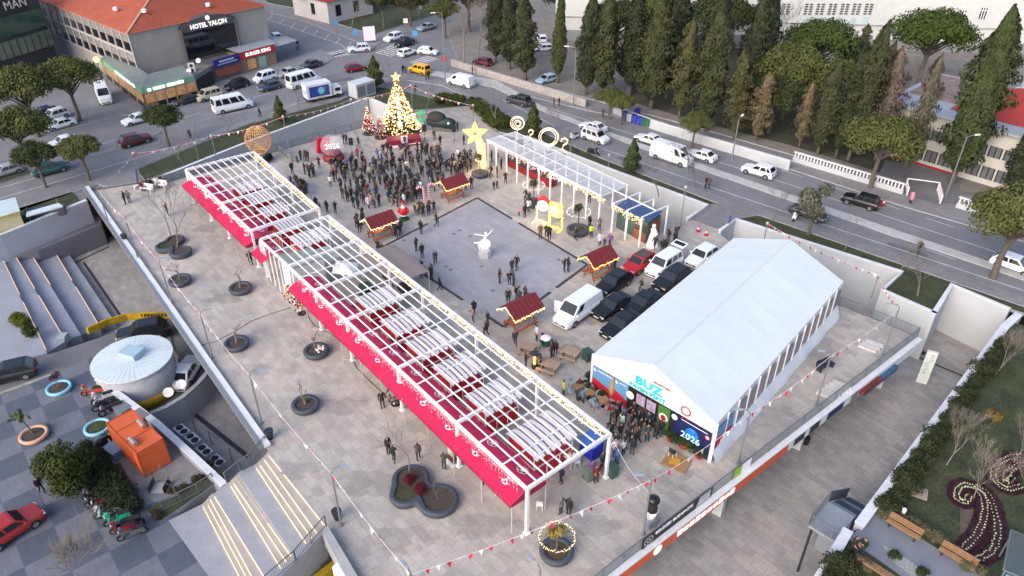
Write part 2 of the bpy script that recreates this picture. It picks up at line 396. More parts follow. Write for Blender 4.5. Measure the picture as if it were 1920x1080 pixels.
wall_run('retaining_wall','white retaining wall behind the glazed canopy, ending beside the paved ramp',[(985,255),(1130,312),(1325,384),(1286,408)],ZL,.4,.3)
wall_run('retaining_wall','long white wall with a corner recess behind the big white tent',[(1352,432),(1380,411),(1530,459),(1690,509),(1652,542),(1755,588)],ZL,.4,.3)
wall_run('retaining_wall','tall white wall bay around the lower court beside the garden',[(1755,588),(1787,534),(1893,580)],ZL,.4,.35)
wall_run('retaining_wall','grey wall with white coping above the lower court, by the yellow hut',[(-250,530),(0,441),(163,375)],ZL,.5,.35,M('grey_render',lin('a6a9b0'),.8,.08,.5,world=True))
#  vegetation
leaf_dk = M('cypress_leaf',rough=.9,var=.5,scale=1.1,objcol=True,spec=.15)
bark = M('bark',(.10,.085,.07),.95,.3,6,bump=.4)
bark_pale = M('pale_bark',(.30,.27,.23),.9,.3,6)
twig = M('twig',(.17,.145,.125),.95,.25,4)
twig_w = M('pale_twig',(.19,.165,.145),.9,.25,4)
def leaf(b,p,out,s,rnd,mi=0):
 """one leaf clump: a bent pair of small faces facing roughly outwards"""
 n = (Vector(out)+Vector((rnd.uniform(-1,1),rnd.uniform(-1,1),rnd.uniform(-.6,1)))*.75)
 n = n.normalized()if n.length>.01 else Vector((0,0,1))
 x = n.cross(Vector((rnd.uniform(-1,1),rnd.uniform(-1,1),1.3)));x = x.normalized()if x.length>.01 else Vector((1,0,0))
 y = n.cross(x);p = Vector(p);k = len(b.v);a = s*rnd.uniform(.6,1.3);c = s*rnd.uniform(.8,1.6)
 b.v+=[tuple(p-x*a*.5),tuple(p-y*c*.55-n*s*.15),tuple(p+x*a*.5),tuple(p+y*c*.75-n*s*.2)]
 b.f.append((k,k+1,k+2,k+3));b.m.append(mi)
def cypress_mesh(seed,H=15,R=1.5,n=5200,s=.30,top=.75,ragged=.18,base=.09):
 rnd = random.Random(seed);b = MB()
 lob = [(rnd.uniform(0,6.28),rnd.uniform(.05,.95),rnd.uniform(.5,1.0))for _ in range(46)]
 for i in range(n):
  t = rnd.random()**.85;z = H*(base+(1-base)*t)
  prof = min(1,(t/.16)**.6)*(1-max(0,(t-.32)/.68)**(1/top*1.25))**.8
  a = rnd.uniform(0,2*pi);r = R*prof
  w = 0
  for la,lz,lr in lob:
   d = (abs((a-la+pi)%(2*pi)-pi)/.55)**2+((t-lz)/.055)**2
   if d<1:w = max(w,(1-d)*lr)
  r*=1-ragged+ragged*1.9*w
  rr = r*(rnd.random()**.28)+rnd.gauss(0,.03)
  leaf(b,(cos(a)*rr,sin(a)*rr,z),(cos(a),sin(a),.35),s,rnd)
 return b.mesh('cypress_foliage',leaf_dk)
def blob_mesh(seed,blobs,n,s,inner=.35):
 """crown made of leaf clumps spread through many overlapping lobes"""
 rnd = random.Random(seed);b = MB();W = [r*r for _,r,_ in blobs];T = sum(W)
 for(c,r,fl),wt in zip(blobs,W):
  for _ in range(int(n*wt/T)):
   d = Vector((rnd.gauss(0,1),rnd.gauss(0,1),rnd.gauss(.25,1))).normalized()
   rr = r*(inner+(1-inner)*rnd.random()**.35)*rnd.uniform(.82,1.2)
   leaf(b,(c[0]+d.x*rr,c[1]+d.y*rr,c[2]+d.z*rr*fl),d,s,rnd)
 return b.mesh('leaf_crown',leaf_dk)
def pine_mesh(seed,R=4.2,zc=6.4,flat=.55,n=5600,s=.30,lobes=20):
 rnd = random.Random(seed);bl = []
 for i in range(lobes):
  a = rnd.uniform(0,6.28);q = R*.74*math.sqrt(rnd.random());zz = zc+(1-(q/R)**2)*R*flat*.75+rnd.uniform(-.5,.3)
  bl.append(((cos(a)*q,sin(a)*q,zz),R*rnd.uniform(.25,.40),.72))
 return blob_mesh(seed,bl,n,s),bl
def limb_tree(b,rnd,p,d,L,r,depth,spread=.6,n=5,up=.15,minr=.008,shrink=.72):
 q = Vector(p);pts = [q.copy()];rad = [r];dd = Vector(d)
 k = 3 if depth>2 else 2
 for i in range(k):
  dd = (dd+Vector((rnd.gauss(0,.12),rnd.gauss(0,.12),up*.35))).normalized();q = q+dd*(L/k);pts.append(q.copy());rad.append(max(minr,r*(1-.32*(i+1)/k)))
 b.path(pts,rad,n if depth>2 else 3,0,cap=False)
 if depth==0:return
 for i in range(rnd.choice((2,3,3))if depth>1 else 3):
  ax = Vector((rnd.gauss(0,1),rnd.gauss(0,1),rnd.gauss(0,.5))).normalized()
  nd = (dd+ax*spread*rnd.uniform(.6,1.2)).normalized()
  limb_tree(b,rnd,pts[-1 if i<2 else-2],nd,L*shrink*rnd.uniform(.8,1.15),max(minr,rad[-1]*.72),depth-1,spread,n,up,minr,shrink)
def bare_mesh(seed,H=5,r=.09,depth=5,spread=.62,trunk=.38,up=.2,mat=None,minr=.009,shrink=.74):
 rnd = random.Random(seed);b = MB()
 limb_tree(b,rnd,(0,0,0),(rnd.gauss(0,.05),rnd.gauss(0,.05),1),H*trunk,r,depth,spread,6,up,minr,shrink)
 return b
def trunk_mesh(bl,r,h,seed,mat=bark):
 rnd = random.Random(seed);b = MB();top = Vector((rnd.gauss(0,.15),rnd.gauss(0,.15),h))
 b.path([(0,0,-.1),(rnd.gauss(0,.06),rnd.gauss(0,.06),h*.4),top],[r*1.25,r,r*.8],8)
 for c,rr,_ in bl:
  if rnd.random()<.75:
   b.path([top-Vector((0,0,rnd.uniform(0,h*.25))),(Vector(c)+top)*.5+Vector((0,0,-.2)),Vector(c)],[r*.5,r*.3,r*.12],5)
 return b.mesh('trunk',mat)
def tree(name,label,cat,crown,trunk,loc,sc=1,col=(.05,.07,.03),group=None,rz=0,crown_name='crown'):
 t = thing(name,label,cat,loc,rz,group);t.scale = (sc,)*3 if not hasattr(sc,'__len__')else sc
 if trunk:inst('trunk',trunk,t)
 inst(crown_name,crown,t,color=col)
 return t
rt = random.Random(3)
def cyl_trunk(r,h):
 b = MB();b.path([(0,0,-.1),(.02,0,h*.5),(0,.02,h)],[r*1.3,r,r*.8],8);return b.mesh('trunk',bark)
ctr = cyl_trunk(.22,3.2)
CY = [cypress_mesh(11,15,1.7,8000,.24,.75,.3),cypress_mesh(12,15,2.3,9500,.26,.62,.34),cypress_mesh(13,15,1.35,6500,.22,.9,.16),cypress_mesh(14,15,3.0,8500,.27,.45,.5)]
GREEN,DKG,OLV,BRN,GRY = (.046,.052,.024),(.036,.043,.023),(.070,.070,.032),(.125,.100,.058),(.12,.095,.08)
cyps = [((930,118),-34,1,.95,DKG,'dark cypress standing nearest the road junction, left of the cypress row'),((985,150),-30,0,1.35,GREEN,'dense dark green cypress behind the stone wall, in the closed left clump'),((955,130),-38,0,1.2,DKG,'dark cypress pressed between two others at the left end of the stone wall'),((1045,156),-32,2,.85,(.05,.062,.022),'slim lone olive green cypress with bare trunk beside the light blue car'),((1098,178),-18,1,.95,DKG,'broad dark cypress just right of the slim lone cypress'),((1128,182),-26,0,1.3,GREEN,'full dark cypress beside the gate gap in the stone wall'),((1180,178),-40,0,1.2,DKG,'cypress behind the round tree at the blue waste bins'),((1220,205),-20,1,1.0,GREEN,'broad cypress above the green waste bin'),((1250,185),-40,1,.9,DKG,'dark cypress with hidden foot, between the bins and the yellowish cypress'),((1272,222),34,3,.8,OLV,'yellowish olive cypress with thin ragged top beside the bins'),((1322,200),-46,1,.85,DKG,'tall dark cypress rising behind the yellowish cypress'),((1322,245),4,1,.95,GREEN,'broad dark cypress in front of the tall one, right of the yellowish cypress'),((1388,215),-10,1,.8,DKG,'dark cypress behind the orange-leaved shrub'),((1420,170),-60,1,.9,DKG,'far dark cypress beside the white school wall'),((1375,262),92,3,.7,OLV,'ragged olive and brown cypress beside the orange-leaved shrub'),((1415,265),132,3,.85,BRN,'brown drying conifer just right of the orange-leaved shrub'),((1498,275),152,3,.62,BRN,'brown drying cypress standing alone behind the white wall'),((1532,290),108,1,.95,GREEN,'green cypress right of the lone brown cypress'),((1566,296),86,3,.62,DKG,'dark cypress second to the right of the lone brown cypress'),((1590,300),40,1,.78,GREEN,'tall thin-topped green cypress left of the dead pinkish conifer'),((1612,290),78,3,.6,(.085,.075,.045),'thin grey green cypress before the dead pinkish conifer'),((1640,300),90,3,.72,GRY,'dead pinkish grey conifer left of the school building'),((1692,335),100,3,.5,(.09,.085,.06),'sparse grey green conifer before the school windows'),((1783,346),8,1,.84,(.042,.056,.022),'tallest dark green cypress, leaning over the school front'),((1896,372),190,1,1.05,DKG,'broad dark cypress at the edge beside the school windows'),((1600,150),44,3,.8,OLV,'olive conifer in front of the white school wall')]
for i,(ft,ty,k,wf,col,lab)in enumerate(cyps):
 h = rise(ft[0],ft[1],ty);s = h/15
 tree('cypress_tree',lab,'tree',CY[k],ctr,G(*ft),(s*wf*rt.uniform(.93,1.15),s*wf*rt.uniform(.93,1.15),s),col,'cypress trees of the park',rt.uniform(0,6)).rotation_euler[0] = rt.gauss(0,.025)
PN = [pine_mesh(s_,R_,z_,f_,n_,.215,l_)for s_,R_,z_,f_,n_,l_ in((21,4.5,5.3,.72,11000,30),(22,4.1,4.9,.85,10000,30),(23,4.7,4.7,.95,12000,34))]
PT = [trunk_mesh(bl,.26,4.6,30+i)for i,(m,bl)in enumerate(PN)]
pcol = (.082,.092,.030);pdk = (.044,.056,.022)
for ft,k,sc,col,lab in[((150,226),0,1.0,pcol,'umbrella pine at the car park, second nearest to the hotel shop'),((72,255),0,1.06,pcol,'large umbrella pine left of the car park, crown before the dark glass building'),((62,325),1,.98,pcol,'umbrella pine with full crown at the left end of the street'),((168,338),1,.66,pcol,'small umbrella pine with leaning trunk before the maroon car'),((318,275),1,.66,pdk,'small two-part pine on the median near the balloon ornament'),((86,350),0,.62,pdk,'small leaning pine above the teal estate car'),((1142,222),2,.50,pcol,'small round pine left of the blue waste bins'),((1165,232),1,.48,pcol,'small round pine directly before the blue waste bins'),((1298,276),0,.52,pcol,'small light green pine on the pavement below the yellowish cypress'),((1632,352),2,.98,pcol,'round-headed pine before the balustrade wall, beside the school gate'),((1862,520),0,1.05,pcol,'leaning open pine on the pavement at the right edge of the street'),((1465,225),2,1.2,pcol,'big rounded pine left of the school, behind the lone brown cypress'),((1520,170),2,1.22,(.055,.078,.022),'bushy green pine in front of the white school windows'),((1560,240),2,1.05,pcol,'light green pine crown behind the green cypresses'),((1440,250),2,.9,pdk,'low dark pine between the brown conifer and the big rounded pine'),((1720,165),2,1.35,(.05,.074,.018),'largest round pine crown, before the right part of the school wall'),((1600,160),2,.75,pdk,'shadowy pine behind the tall thin-topped cypress'),((720,52),1,.85,pdk,'dark pine beside the white church house, left of the pickups'),((770,50),2,.8,(.05,.05,.024),'olive pine on the churchyard corner behind the parked pickups'),((575,30),2,.9,pdk,'dark tree left of the white church house'),((835,70),1,.8,(.07,.075,.025),'small yellow green tree at the junction corner by the parking'),((640,-5),2,1.2,pdk,'dark tree behind the white church house'),((880,60),2,1.1,(.075,.07,.045),'grey brown tree at the corner of the park, left of all the cypresses'),((1150,120),2,1.2,pdk,'dark pine inside the park behind the gate gap'),((1240,110),2,1.2,pcol,'green pine deep in the park behind the cypress clump'),((1060,60),2,1.0,pdk,'dark pine deep in the park behind the slim lone cypress'),((700,-20),2,1.3,pdk,'far dark pine at the top of the churchyard'),((1340,120),2,1.3,pdk,'dark pine behind the tall cypress, deep in the park')]:
 tree('stone_pine',lab,'tree',PN[k][0],PT[k],G(*ft),sc*1.02,col,'round pines',rt.uniform(0,6))
def cone_crown(seed,H=5,R=1.3,n=2600,s=.24):
 rnd = random.Random(seed);b = MB()
 for i in range(n):
  t = rnd.random()**.8;a = rnd.uniform(0,6.28);r = R*(min(1,t/.15)**.5)*(1-max(0,t-.15)/.85)**.75*(.75+.25*sin(a*3+t*19))
  leaf(b,(cos(a)*r*rnd.random()**.3,sin(a)*r*rnd.random()**.3,.5+(H-.5)*t),(cos(a),sin(a),.5),s,rnd)
 return b.mesh('cone_crown',leaf_dk)
CN = [cone_crown(41),cone_crown(42,5,1.6)];cnt = cyl_trunk(.1,1.6)
for ft,top,k,col,lab in[((705,165),105,1,(.05,.06,.02),'bushy green tree left of the big lit Christmas tree, beside the junction'),((528,232),180,0,(.055,.062,.024),'small pointed green tree on the lawn behind the balloon ornament'),((1184,325),260,0,(.04,.055,.02),'pointed green tree on the lawn between glazed canopy and white van'),((1000,256),192,0,(.045,.058,.02),'small green tree behind the glowing ring ornament')]:
 h = rise(*ft,top);tree('small_conifer',lab,'tree',CN[k],cnt,G(*ft),(h/5*1.15,h/5*1.15,h/5),col,'small trees on the lawns')
BR = [bare_mesh(51,4.6,.08,5),bare_mesh(52,5.4,.1,5,.55),bare_mesh(53,3.6,.07,5,.7)]
BRm = [x.mesh('bare_branches',twig)for x in BR];BRw = [bare_mesh(57+i,4.8,.065,7,.48,.30,.3,minr=.0045,shrink=.78).mesh('bare_branches',twig_w)for i in range(2)]
def bare(name,label,me,loc,sc,group='bare trees',rz=None):
 t = thing(name,label,'tree',loc,rt.uniform(0,6)if rz is None else rz,group);t.scale = (sc,)*3
 inst('branches',me,t);return t
for ft,top,k,lab in[((741,172),105,0,'reddish bare tree just right of the bushy green tree by the junction'),((800,215),160,2,'bare twiggy tree on the lawn right of the Christmas tree'),((868,130),30,1,'large bare tree in the park left of the cypress row'),((895,120),20,1,'bare brown tree behind the stone wall near the junction'),((936,240),175,0,'thin bare tree behind the hedge, near the lit star'),((1070,290),215,1,'bare tree between glazed canopy and the white taxi'),((1118,292),235,0,'thin bare tree on the lawn below the white taxi'),((1235,368),300,0,'bare sapling on the lawn before the big white van'),((1302,350),262,1,'reddish bare tree on the pavement right of the big white van'),((1448,415),350,0,'bare pale tree on the lawn, left of the olive tree'),((1583,470),420,2,'thin bare sapling on the lawn behind the tent'),((1720,555),478,1,'wide bare tree on the lawn by the wall recess'),((1690,505),455,2,'thin sapling on the lawn between the wide bare tree and the tent'),((660,60),0,1,'bare tree in front of the white church house'),((616,210),170,2,'bare sapling on the lawn behind the advertising truck'),((560,205),165,2,'bare sapling on the lawn left of the advertising truck'),((432,255),215,2,'thin bare sapling on the lawn above the balloon ornament'),((345,310),265,0,'bare sapling on the lawn behind the red awning'),((372,300),250,2,'small bare sapling on the lawn right of another, behind the awning'),((1640,235),130,1,'bare tree among the dead conifers before the school'),((1452,130),30,1,'grey bare tree before the left end of the school')]:
 bare('bare_tree',lab,BRm[k],G(*ft),rise(*ft,top)/(4.4,5.0,3.6)[k]*1.0,'bare street trees')
OLm = blob_mesh(61,[((rt.uniform(-1,1),rt.uniform(-1,1),3+rt.uniform(-.7,.9)),rt.uniform(.5,.9),.9)for _ in range(9)],2200,.2);olt = cyl_trunk(.13,2.6)
tree('olive_tree','grey green olive tree on the lawn hiding the dark parked car','tree',OLm,olt,G(1515,440),1.25,(.10,.105,.075))
OR = blob_mesh(62,[((rt.uniform(-.9,.9),rt.uniform(-.6,.6),1.6+rt.uniform(-.6,.9)),rt.uniform(.4,.6),1)for _ in range(7)],900,.22)
tree('autumn_shrub','orange-leaved shrub glowing among the cypress trunks','shrub',OR,olt,G(1380,218),1.1,(.42,.13,.03))
HB = [blob_mesh(71+i,[((rt.uniform(-.5,.5),rt.uniform(-.4,.4),.5+rt.uniform(-.1,.25)),rt.uniform(.4,.6),.85)for _ in range(6)],1500,.105)for i in range(3)]
def shrub(label,loc,sc,col,group,k=None):
 o = inst('shrub',HB[rt.randrange(3)if k is None else k],None,loc,rt.uniform(0,6),sc,col);tag(o,label,'shrub',group,'thing');return o
 #  the long pergola (two bays) with crimson awning and stalls
HP = 4.2
def bil(Q,s,t,z):
 a,b_,c,d = Q
 l = Vector(a).lerp(Vector(d),s);r = Vector(b_).lerp(Vector(c),s);p = l.lerp(r,t);return Vector((p.x,p.y,z))
QA = [G(*p,HP)for p in[(348.1,318.5),(477,285),(598,390),(471,432)]]
QB = [G(*p,HP)for p in[(488,449),(617,405),(1144,812.6),(989,916)]]
def s_of(Q,px,py):
 p = G(px,py,HP);a,d = Q[0],Q[3];e = d-a;return(p-a).dot(e)/e.dot(e)
bulb_w = M('warm_bulbs',(1,0.68,0.32),.5,0,emit=1.5)
bulb_c = M('cool_bulbs',(1,0.92,0.86),.5,0,emit=1.0)
bulb_p = M('pinkish_bulbs',(1,0.6,0.64),.5,0,emit=0.75)
bulb_y = M('yellow_bulbs',(1,0.58,0.16),.5,0,emit=1.5)
cord = M('pale_cord',lin('c8c4c4'),.8,0)
def pergola(Q,posts,label,nraft=9,far_label=None):
 o = bil(Q,1,0,0);T = thing('pergola',label,'pergola',o)
 def P(s,t,z):return bil(Q,s,t,z)-o
 b0 = MB();b0.box((0,0,HP/2),(.2,.2,HP));b0.box((0,0,.03),(.42,.42,.06));pm = b0.mesh('post',white_m)
 for s in posts:
  for t in(0,1):inst('post',pm,T,P(s,t,0),AX)
  b = MB();b.bar(P(s,0,HP-.02),P(s,1,HP-.02),.18,.26);b.build('cross_beam',white_m,T)
 for t in(0,1):
  b = MB();b.bar(P(0,t,HP-.1),P(1,t,HP-.1),.16,.26);b.build('edge_beam',white_m,T)
 for i in range(nraft):
  t = (i+1)/(nraft+1);b = MB();b.bar(P(0,t,HP+.155),P(1,t,HP+.155),.075,.1);b.build('rafter',white_m,T)
 for u,v in zip(posts[:-1],posts[1:]):
  n = max(1,round((v-u)*(Q[3]-Q[0]).length/2.9));
  for k in range(1,n):
   s = u+(v-u)*k/n;b = MB();b.bar(P(s,0,HP+.045),P(s,1,HP+.045),.08,.1);b.build('purlin',white_m,T)
 return T,P,o
sA = [0,s_of(QA,415.6,381)*.52,s_of(QA,415.6,381),1]
PA_ = pergola(QA,sA,'white steel pergola over the far market stalls, beside the balloon ornament')
sB = [0,s_of(QB,543,498),s_of(QB,594,543),s_of(QB,654.4,597.8),s_of(QB,748,689),s_of(QB,858.3,791.7),1]
PB2 = pergola(QB,sB,'long white steel pergola over the near market stalls, end post by the planter')
T = thing('trellis_screen','white lattice trellis screen before the white service box under the pergola','trellis',bil(QB,0,0,0))
o = T.location.copy()
for k in range(7):
 p = bil(QB,sB[1]*1.05*k/6,0,0)-o+Vector((-.12,-.1,0));b = MB();b.box((p.x,p.y,HP/2-.1),(.09,.09,HP-.2),AX);b.build('post',white_m,T)
b = MB()
for k in(0,5):
 p = bil(QB,sB[1]*1.05*k/6,0,0)-o+Vector((-.12,-.1,0));q = bil(QB,sB[1]*1.05*(k+1)/6,0,0)-o+Vector((-.12,-.1,0))
 for i in range(8):
  z = .2+i*.48;b.bar(p+Vector((0,0,z)),q+Vector((0,0,z+.48)),.035);b.bar(q+Vector((0,0,z)),p+Vector((0,0,z+.48)),.035)
b.build('lattice',white_m,T)
crim = M('crimson_fabric',lin('b81248'),.75,.1,.7,bump=.15)
crim2 = M('crimson_fabric_deep',lin('980e3a'),.75,.12,.7)
emb = M('white_print',lin('e9dfe4'),.7,.05)
legm = M('awning_leg',lin('b9b4b8'),.5,.05)
def awning(Q,s0,s1,n,label,t0=-.115,t1=.30,ridge=.10):
 o = bil(Q,s1,0,0);T = thing('crimson_awning',label,'awning',o)
 def P(s,t,z):return bil(Q,s,t,z)-o
 zr,ze,zb = 3.25,2.72,2.42
 rnd = random.Random(int(s0*100)+n)
 for i in range(n):
  u,v = s0+(s1-s0)*i/n,s0+(s1-s0)*(i+1)/n-.0006;b = MB();K = 6;mid = (u+v)/2
  def zz(s,t,z):return z-.10*sin(pi*(s-u)/(v-u))*(1 if t>t0 else.6)
  cols = [t0,(t0*2+ridge)/3,(t0+ridge*2)/3,ridge,ridge+(t1-ridge)*.5,t1];zs = [ze,ze+.2,ze+.42,zr,(zr+ze)/2+.02,ze]
  base = len(b.v)
  for a in range(K+1):
   s = u+(v-u)*a/K
   for t,z in zip(cols,zs):b.v.append(tuple(P(s,t,zz(s,t,z)+rnd.gauss(0,.012))))
  nc = len(cols)
  for a in range(K):
   for c in range(nc-1):
    k = base+a*nc+c;b.f.append((k,k+nc,k+nc+1,k+1));b.m.append(0)
  cl = b.build('canopy_panel',crim,T,smooth=True)
  b = MB()
  for t in(t0,t1):
   for a in range(K):
    s,s2 = u+(v-u)*a/K,u+(v-u)*(a+1)/K
    b.poly([P(s,t,zz(s,t,ze)),P(s2,t,zz(s2,t,ze)),P(s2,t,zb-.02),P(s,t,zb-.02)])
  if i in(0,n-1):
   s = u if i==0 else v;b.poly([P(s,t0,ze),P(s,ridge,zr),P(s,t1,ze),P(s,t1,zb),P(s,t0,zb)])
  b.build('valance',crim2,T)
  for t_,sgn in(((t0+ridge)/2+.035,1),(ridge+(t1-ridge)*.5,-1)):
   c = P(mid,t_,0);f = (t_-t0)/(ridge-t0)if t_<ridge else 1-(t_-ridge)/(t1-ridge)
   c.z = ze+(zr-ze)*f+.03-.07;ax = (P(v,t_,0)-P(u,t_,0)).normalized();ay = (P(mid,t_+.02,0)-P(mid,t_,0)).normalized();slope = (zr-ze)/((ridge-t0)*7.5)*sgn if sgn>0 else-(zr-ze)/((t1-ridge)*7.5)
   ay = Vector((ay.x,ay.y,slope)).normalized();b = MB()
   for r0,r1 in((.36,.42),(0.02,.16)):
    R1 = [c+ax*r1*cos(2*pi*j/14)+ay*r1*sin(2*pi*j/14)for j in range(14)];R0 = [c+ax*r0*cos(2*pi*j/14)+ay*r0*sin(2*pi*j/14)for j in range(14)]
    for j in range(14):b.poly([R0[j],R1[j],R1[(j+1)%14],R0[(j+1)%14]])
   for j in range(5):
    a = 2*pi*j/5+.3;b.poly([c+(ax*cos(a)+ay*sin(a))*.17,c+(ax*cos(a+.25)+ay*sin(a+.25))*.30,c+(ax*cos(a)+ay*sin(a))*.37,c+(ax*cos(a-.25)+ay*sin(a-.25))*.30])
   b.build('round_print',emb,T)
 lm = MB();lm.box((0,0,ze/2-.1),(.05,.05,ze-.25));lm = lm.mesh('leg',legm)
 for i in range(n+1):
  s = s0+(s1-s0)*i/n
  for t in(t0+.01,t1-.01):inst('leg',lm,T,P(s,t,0),AX)
 return T
awning(QA,.02,1.0,5,'crimson fabric awning along the left side of the far pergola')
awning(QB,.185,.985,10,'long crimson fabric awning along the left side of the near pergola')
awning(QB,-.02,.045,1,'short crimson awning piece before the white service box',t1=.24)
def icicles(Q,s0,s1,t,label,m1,seed,n=30,zmax=.9,spread=.05,group='icicle light strings',cat='light string',dens=5,size=.035):
 o = bil(Q,s0,t,HP-.25);T = thing('icicle_lights',label,cat,o,group=group);rnd = random.Random(seed);b = MB();c = MB()
 L = (bil(Q,s1,t,0)-bil(Q,s0,t,0)).length
 N = int(L/.13)
 for i in range(N):
  s = s0+(s1-s0)*(i+rnd.random())/N;d = zmax*rnd.choice((.3,.5,.8,1,.45));p = bil(Q,s,t,HP-.26)-o
  if i%2==0:c.path([p,p-Vector((0,0,d))],.006,3)
  for k in range(dens):
   q = p+Vector((rnd.gauss(0,spread),rnd.gauss(0,spread),-d*rnd.random()));b.box(q,(size,size,size*1.4),rnd.random())
 c.path([bil(Q,s0,t,HP-.26)-o,bil(Q,s1,t,HP-.26)-o],.012,4)
 c.build('cord',cord,T);b.build('bulbs',m1,T)['kind'] = 'stuff';return T
icicles(QA,.02,.98,-.02,'cool white icicle lights hanging along the left beam of the far pergola',bulb_c,1,zmax=.6,size=.03,dens=3)
icicles(QB,.19,.98,-.02,'pinkish icicle lights hanging along the left beam of the near pergola, over the awning',bulb_p,2,dens=3,size=.024)
icicles(QA,.0,1.0,1.0,'dense golden net lights on the right beam of the far pergola',bulb_y,3,zmax=.75,dens=5,size=.03)
icicles(QB,.0,.75,1.0,'dense warm net lights along the right beam of the near pergola',bulb_w,4,zmax=.75,dens=5,size=.03)
icicles(QB,.76,.995,1.0,'pale yellow net lights at the near end of the right beam, by the tent',M('pale_yellow_bulbs',(1,0.78,0.36),.5,0,emit=1.2),5,zmax=.75,dens=6,size=.03)
icicles(QB,.999,1.0,.5,'few cool icicle lights under the end beam of the near pergola',bulb_c,6)if False else None
for pts,lab,r_ in[([(370,650),(405,640),(440,622),(470,603),(510,588),(545,577)],'thin dark power cable lying across the left of the plaza to the trellis',.022),([(575,590),(590,612),(620,626),(655,656),(668,690),(690,712),(722,742),(738,762)],'thin dark power cable running along the awning front',.022)]:
 o_ = G(*pts[0]);b = MB();b.path([G(*p)-o_+Vector((0,0,.025))for p in pts],r_,5);tag(b.build('power_cable',M('cable_black',(.03,.03,.032),.7,0),loc=o_),lab,'cable',kind='thing')
o_ = bil(QB,1,1,HP);b = MB();q_ = G(1206,1001)+Vector((0,0,3.9))-o_;b.path([q_*(i/8)-Vector((0,0,.5*sin(pi*i/8)))for i in range(9)],.014,4);tag(b.build('guy_line',cord,loc=o_),'thin white line from the near pergola corner to the figure lamp post','line',kind='thing')
redb = M('stall_red',lin('ad1026'),.5,.08,2);redb2 = M('stall_red_dark',lin('7d0c1c'),.55,.1,2)
stripe_w = M('roof_white',lin('ded9de'),.5,.04);stripe_d = M('roof_grey_stripe',lin('857076'),.6,.08)
goods_c = [lin(h)for h in('c8a06a','d8d0c8','8a2a3a','3e5a3c','d4a13c','5a4a6a','e8c8b8','30343c')]
goods = [M('goods_%d'%i,c,.7,.1)for i,c in enumerate(goods_c)]
def stall_proto():
 T = thing('market_stall','x','market stall')
 b = MB();b.box((0,0,.55),(3.0,2.3,1.1));b.box((-.35,1.1,1.65),(2.3,.08,1.1));b.box((-1.46,0,1.65),(.08,2.3,1.1));b.box((-.2,-1.1,1.65),(2.5,.08,1.1))
 b.build('body',redb,T)
 b = MB()
 for x in(-1.52,1.52):
  for z in(1.12,2.16):b.bar((x,-1.15,z),(x,1.15,z),.05)
 for x in(-1.52,-.5,.5,1.52):
  b.bar((x,-1.17,.05),(x,-1.17,1.12),.05);b.bar((-1.53,x*.74,.05),(-1.53,x*.74,1.12),.05)
 b.bar((-1.5,-1.17,1.12),(1.5,-1.17,1.12),.06);b.bar((-1.53,-1.15,1.12),(-1.53,1.15,1.12),.06);b.bar((-1.5,-1.17,2.2),(1.5,-1.17,2.2),.06)
 for x in(-1.5,1.5):b.bar((x,-1.15,1.1),(x,-1.15,2.2),.06)
 b.build('white_trim',white_m,T)
 b = MB();n = 15;K = 6
 for i in range(n):
  x0 = -1.6+3.2*((i+(i%2)*.36)/n);x1 = -1.6+3.2*((i+1+((i+1)%2)*.36)/n)
  for k in range(K):
   a0,a1 = pi*(.06+.88*k/K),pi*(.06+.88*(k+1)/K)
   y0,z0,y1,z1 = -cos(a0)*1.42,2.02+sin(a0)*.30,-cos(a1)*1.42,2.02+sin(a1)*.30
   h = .015 if i%2==0 else 0
   b.poly([(x0,y0,z0+h),(x1,y0,z0+h),(x1,y1,z1+h),(x0,y1,z1+h)],i%2)
   if i%2==0 and k in(0,K-1):
    yy,zz = (y0,z0)if k==0 else(y1,z1);b.poly([(x0,yy,zz+h),(x1,yy,zz+h),((x0+x1)/2,yy,zz-.16)],0)
 b.build('striped_roof',[stripe_w,stripe_d],T)
 rnd = random.Random(9)
 b = MB()
 for i in range(26):b.box((rnd.uniform(-1.3,1.3),rnd.uniform(-1.05,-.2),1.16+rnd.uniform(0,.06)),(rnd.uniform(.1,.28),rnd.uniform(.1,.28),rnd.uniform(.08,.22)),rnd.random(),rnd.randrange(8))
 b.build('goods',goods,T)['kind'] = 'stuff'
 return T
stall = stall_proto()
stalls = [(QA,.22,.66,'striped-roof red stall, farthest one under the far pergola'),(QA,.40,.66,'striped-roof red stall second from the far end of the far pergola'),(QA,.60,.66,'striped-roof red stall third from the far end of the far pergola'),(QA,.83,.66,'striped-roof red stall nearest the gap in the far pergola'),(QB,-.02,.72,'striped-roof red stall beside the white service box'),(QB,.335,.66,'striped-roof red stall behind the beige tent canopy'),(QB,.445,.66,'striped-roof red stall with pink goods, second after the service box'),(QB,.545,.66,'striped-roof red stall beside the sandy counter, mid pergola'),(QB,.645,.66,'striped-roof red stall with the red square on its roof'),(QB,.755,.66,'striped-roof red stall second from the near end of the pergola'),(QB,.895,.66,'largest looking striped-roof red stall, at the near end beside the blue box')]
prz = AX+pi
for i,(Q,s,t,lab)in enumerate(stalls):
 p = bil(Q,s,t,0);d = (Q[3]-Q[0]);rz = math.atan2(d.y,d.x)+pi/2
 if i==0:stall.location = p;stall.rotation_euler.z = rz;stall['label'] = lab;stall['group'] = 'market stalls'
 else:dup(stall,p,rz,lab,group='market stalls',sc=(.9 if i<4 else 1.18 if i==10 else 1.03))
b = MB();b.box((0,0,0),(.3,.25,.06));o_ = bil(QB,.635,.66,2.9);tag(b.build('red_box',redb,loc=o_,rz=AX),'small red box lying on a striped stall roof','box',kind='thing')
rnd = random.Random(77)
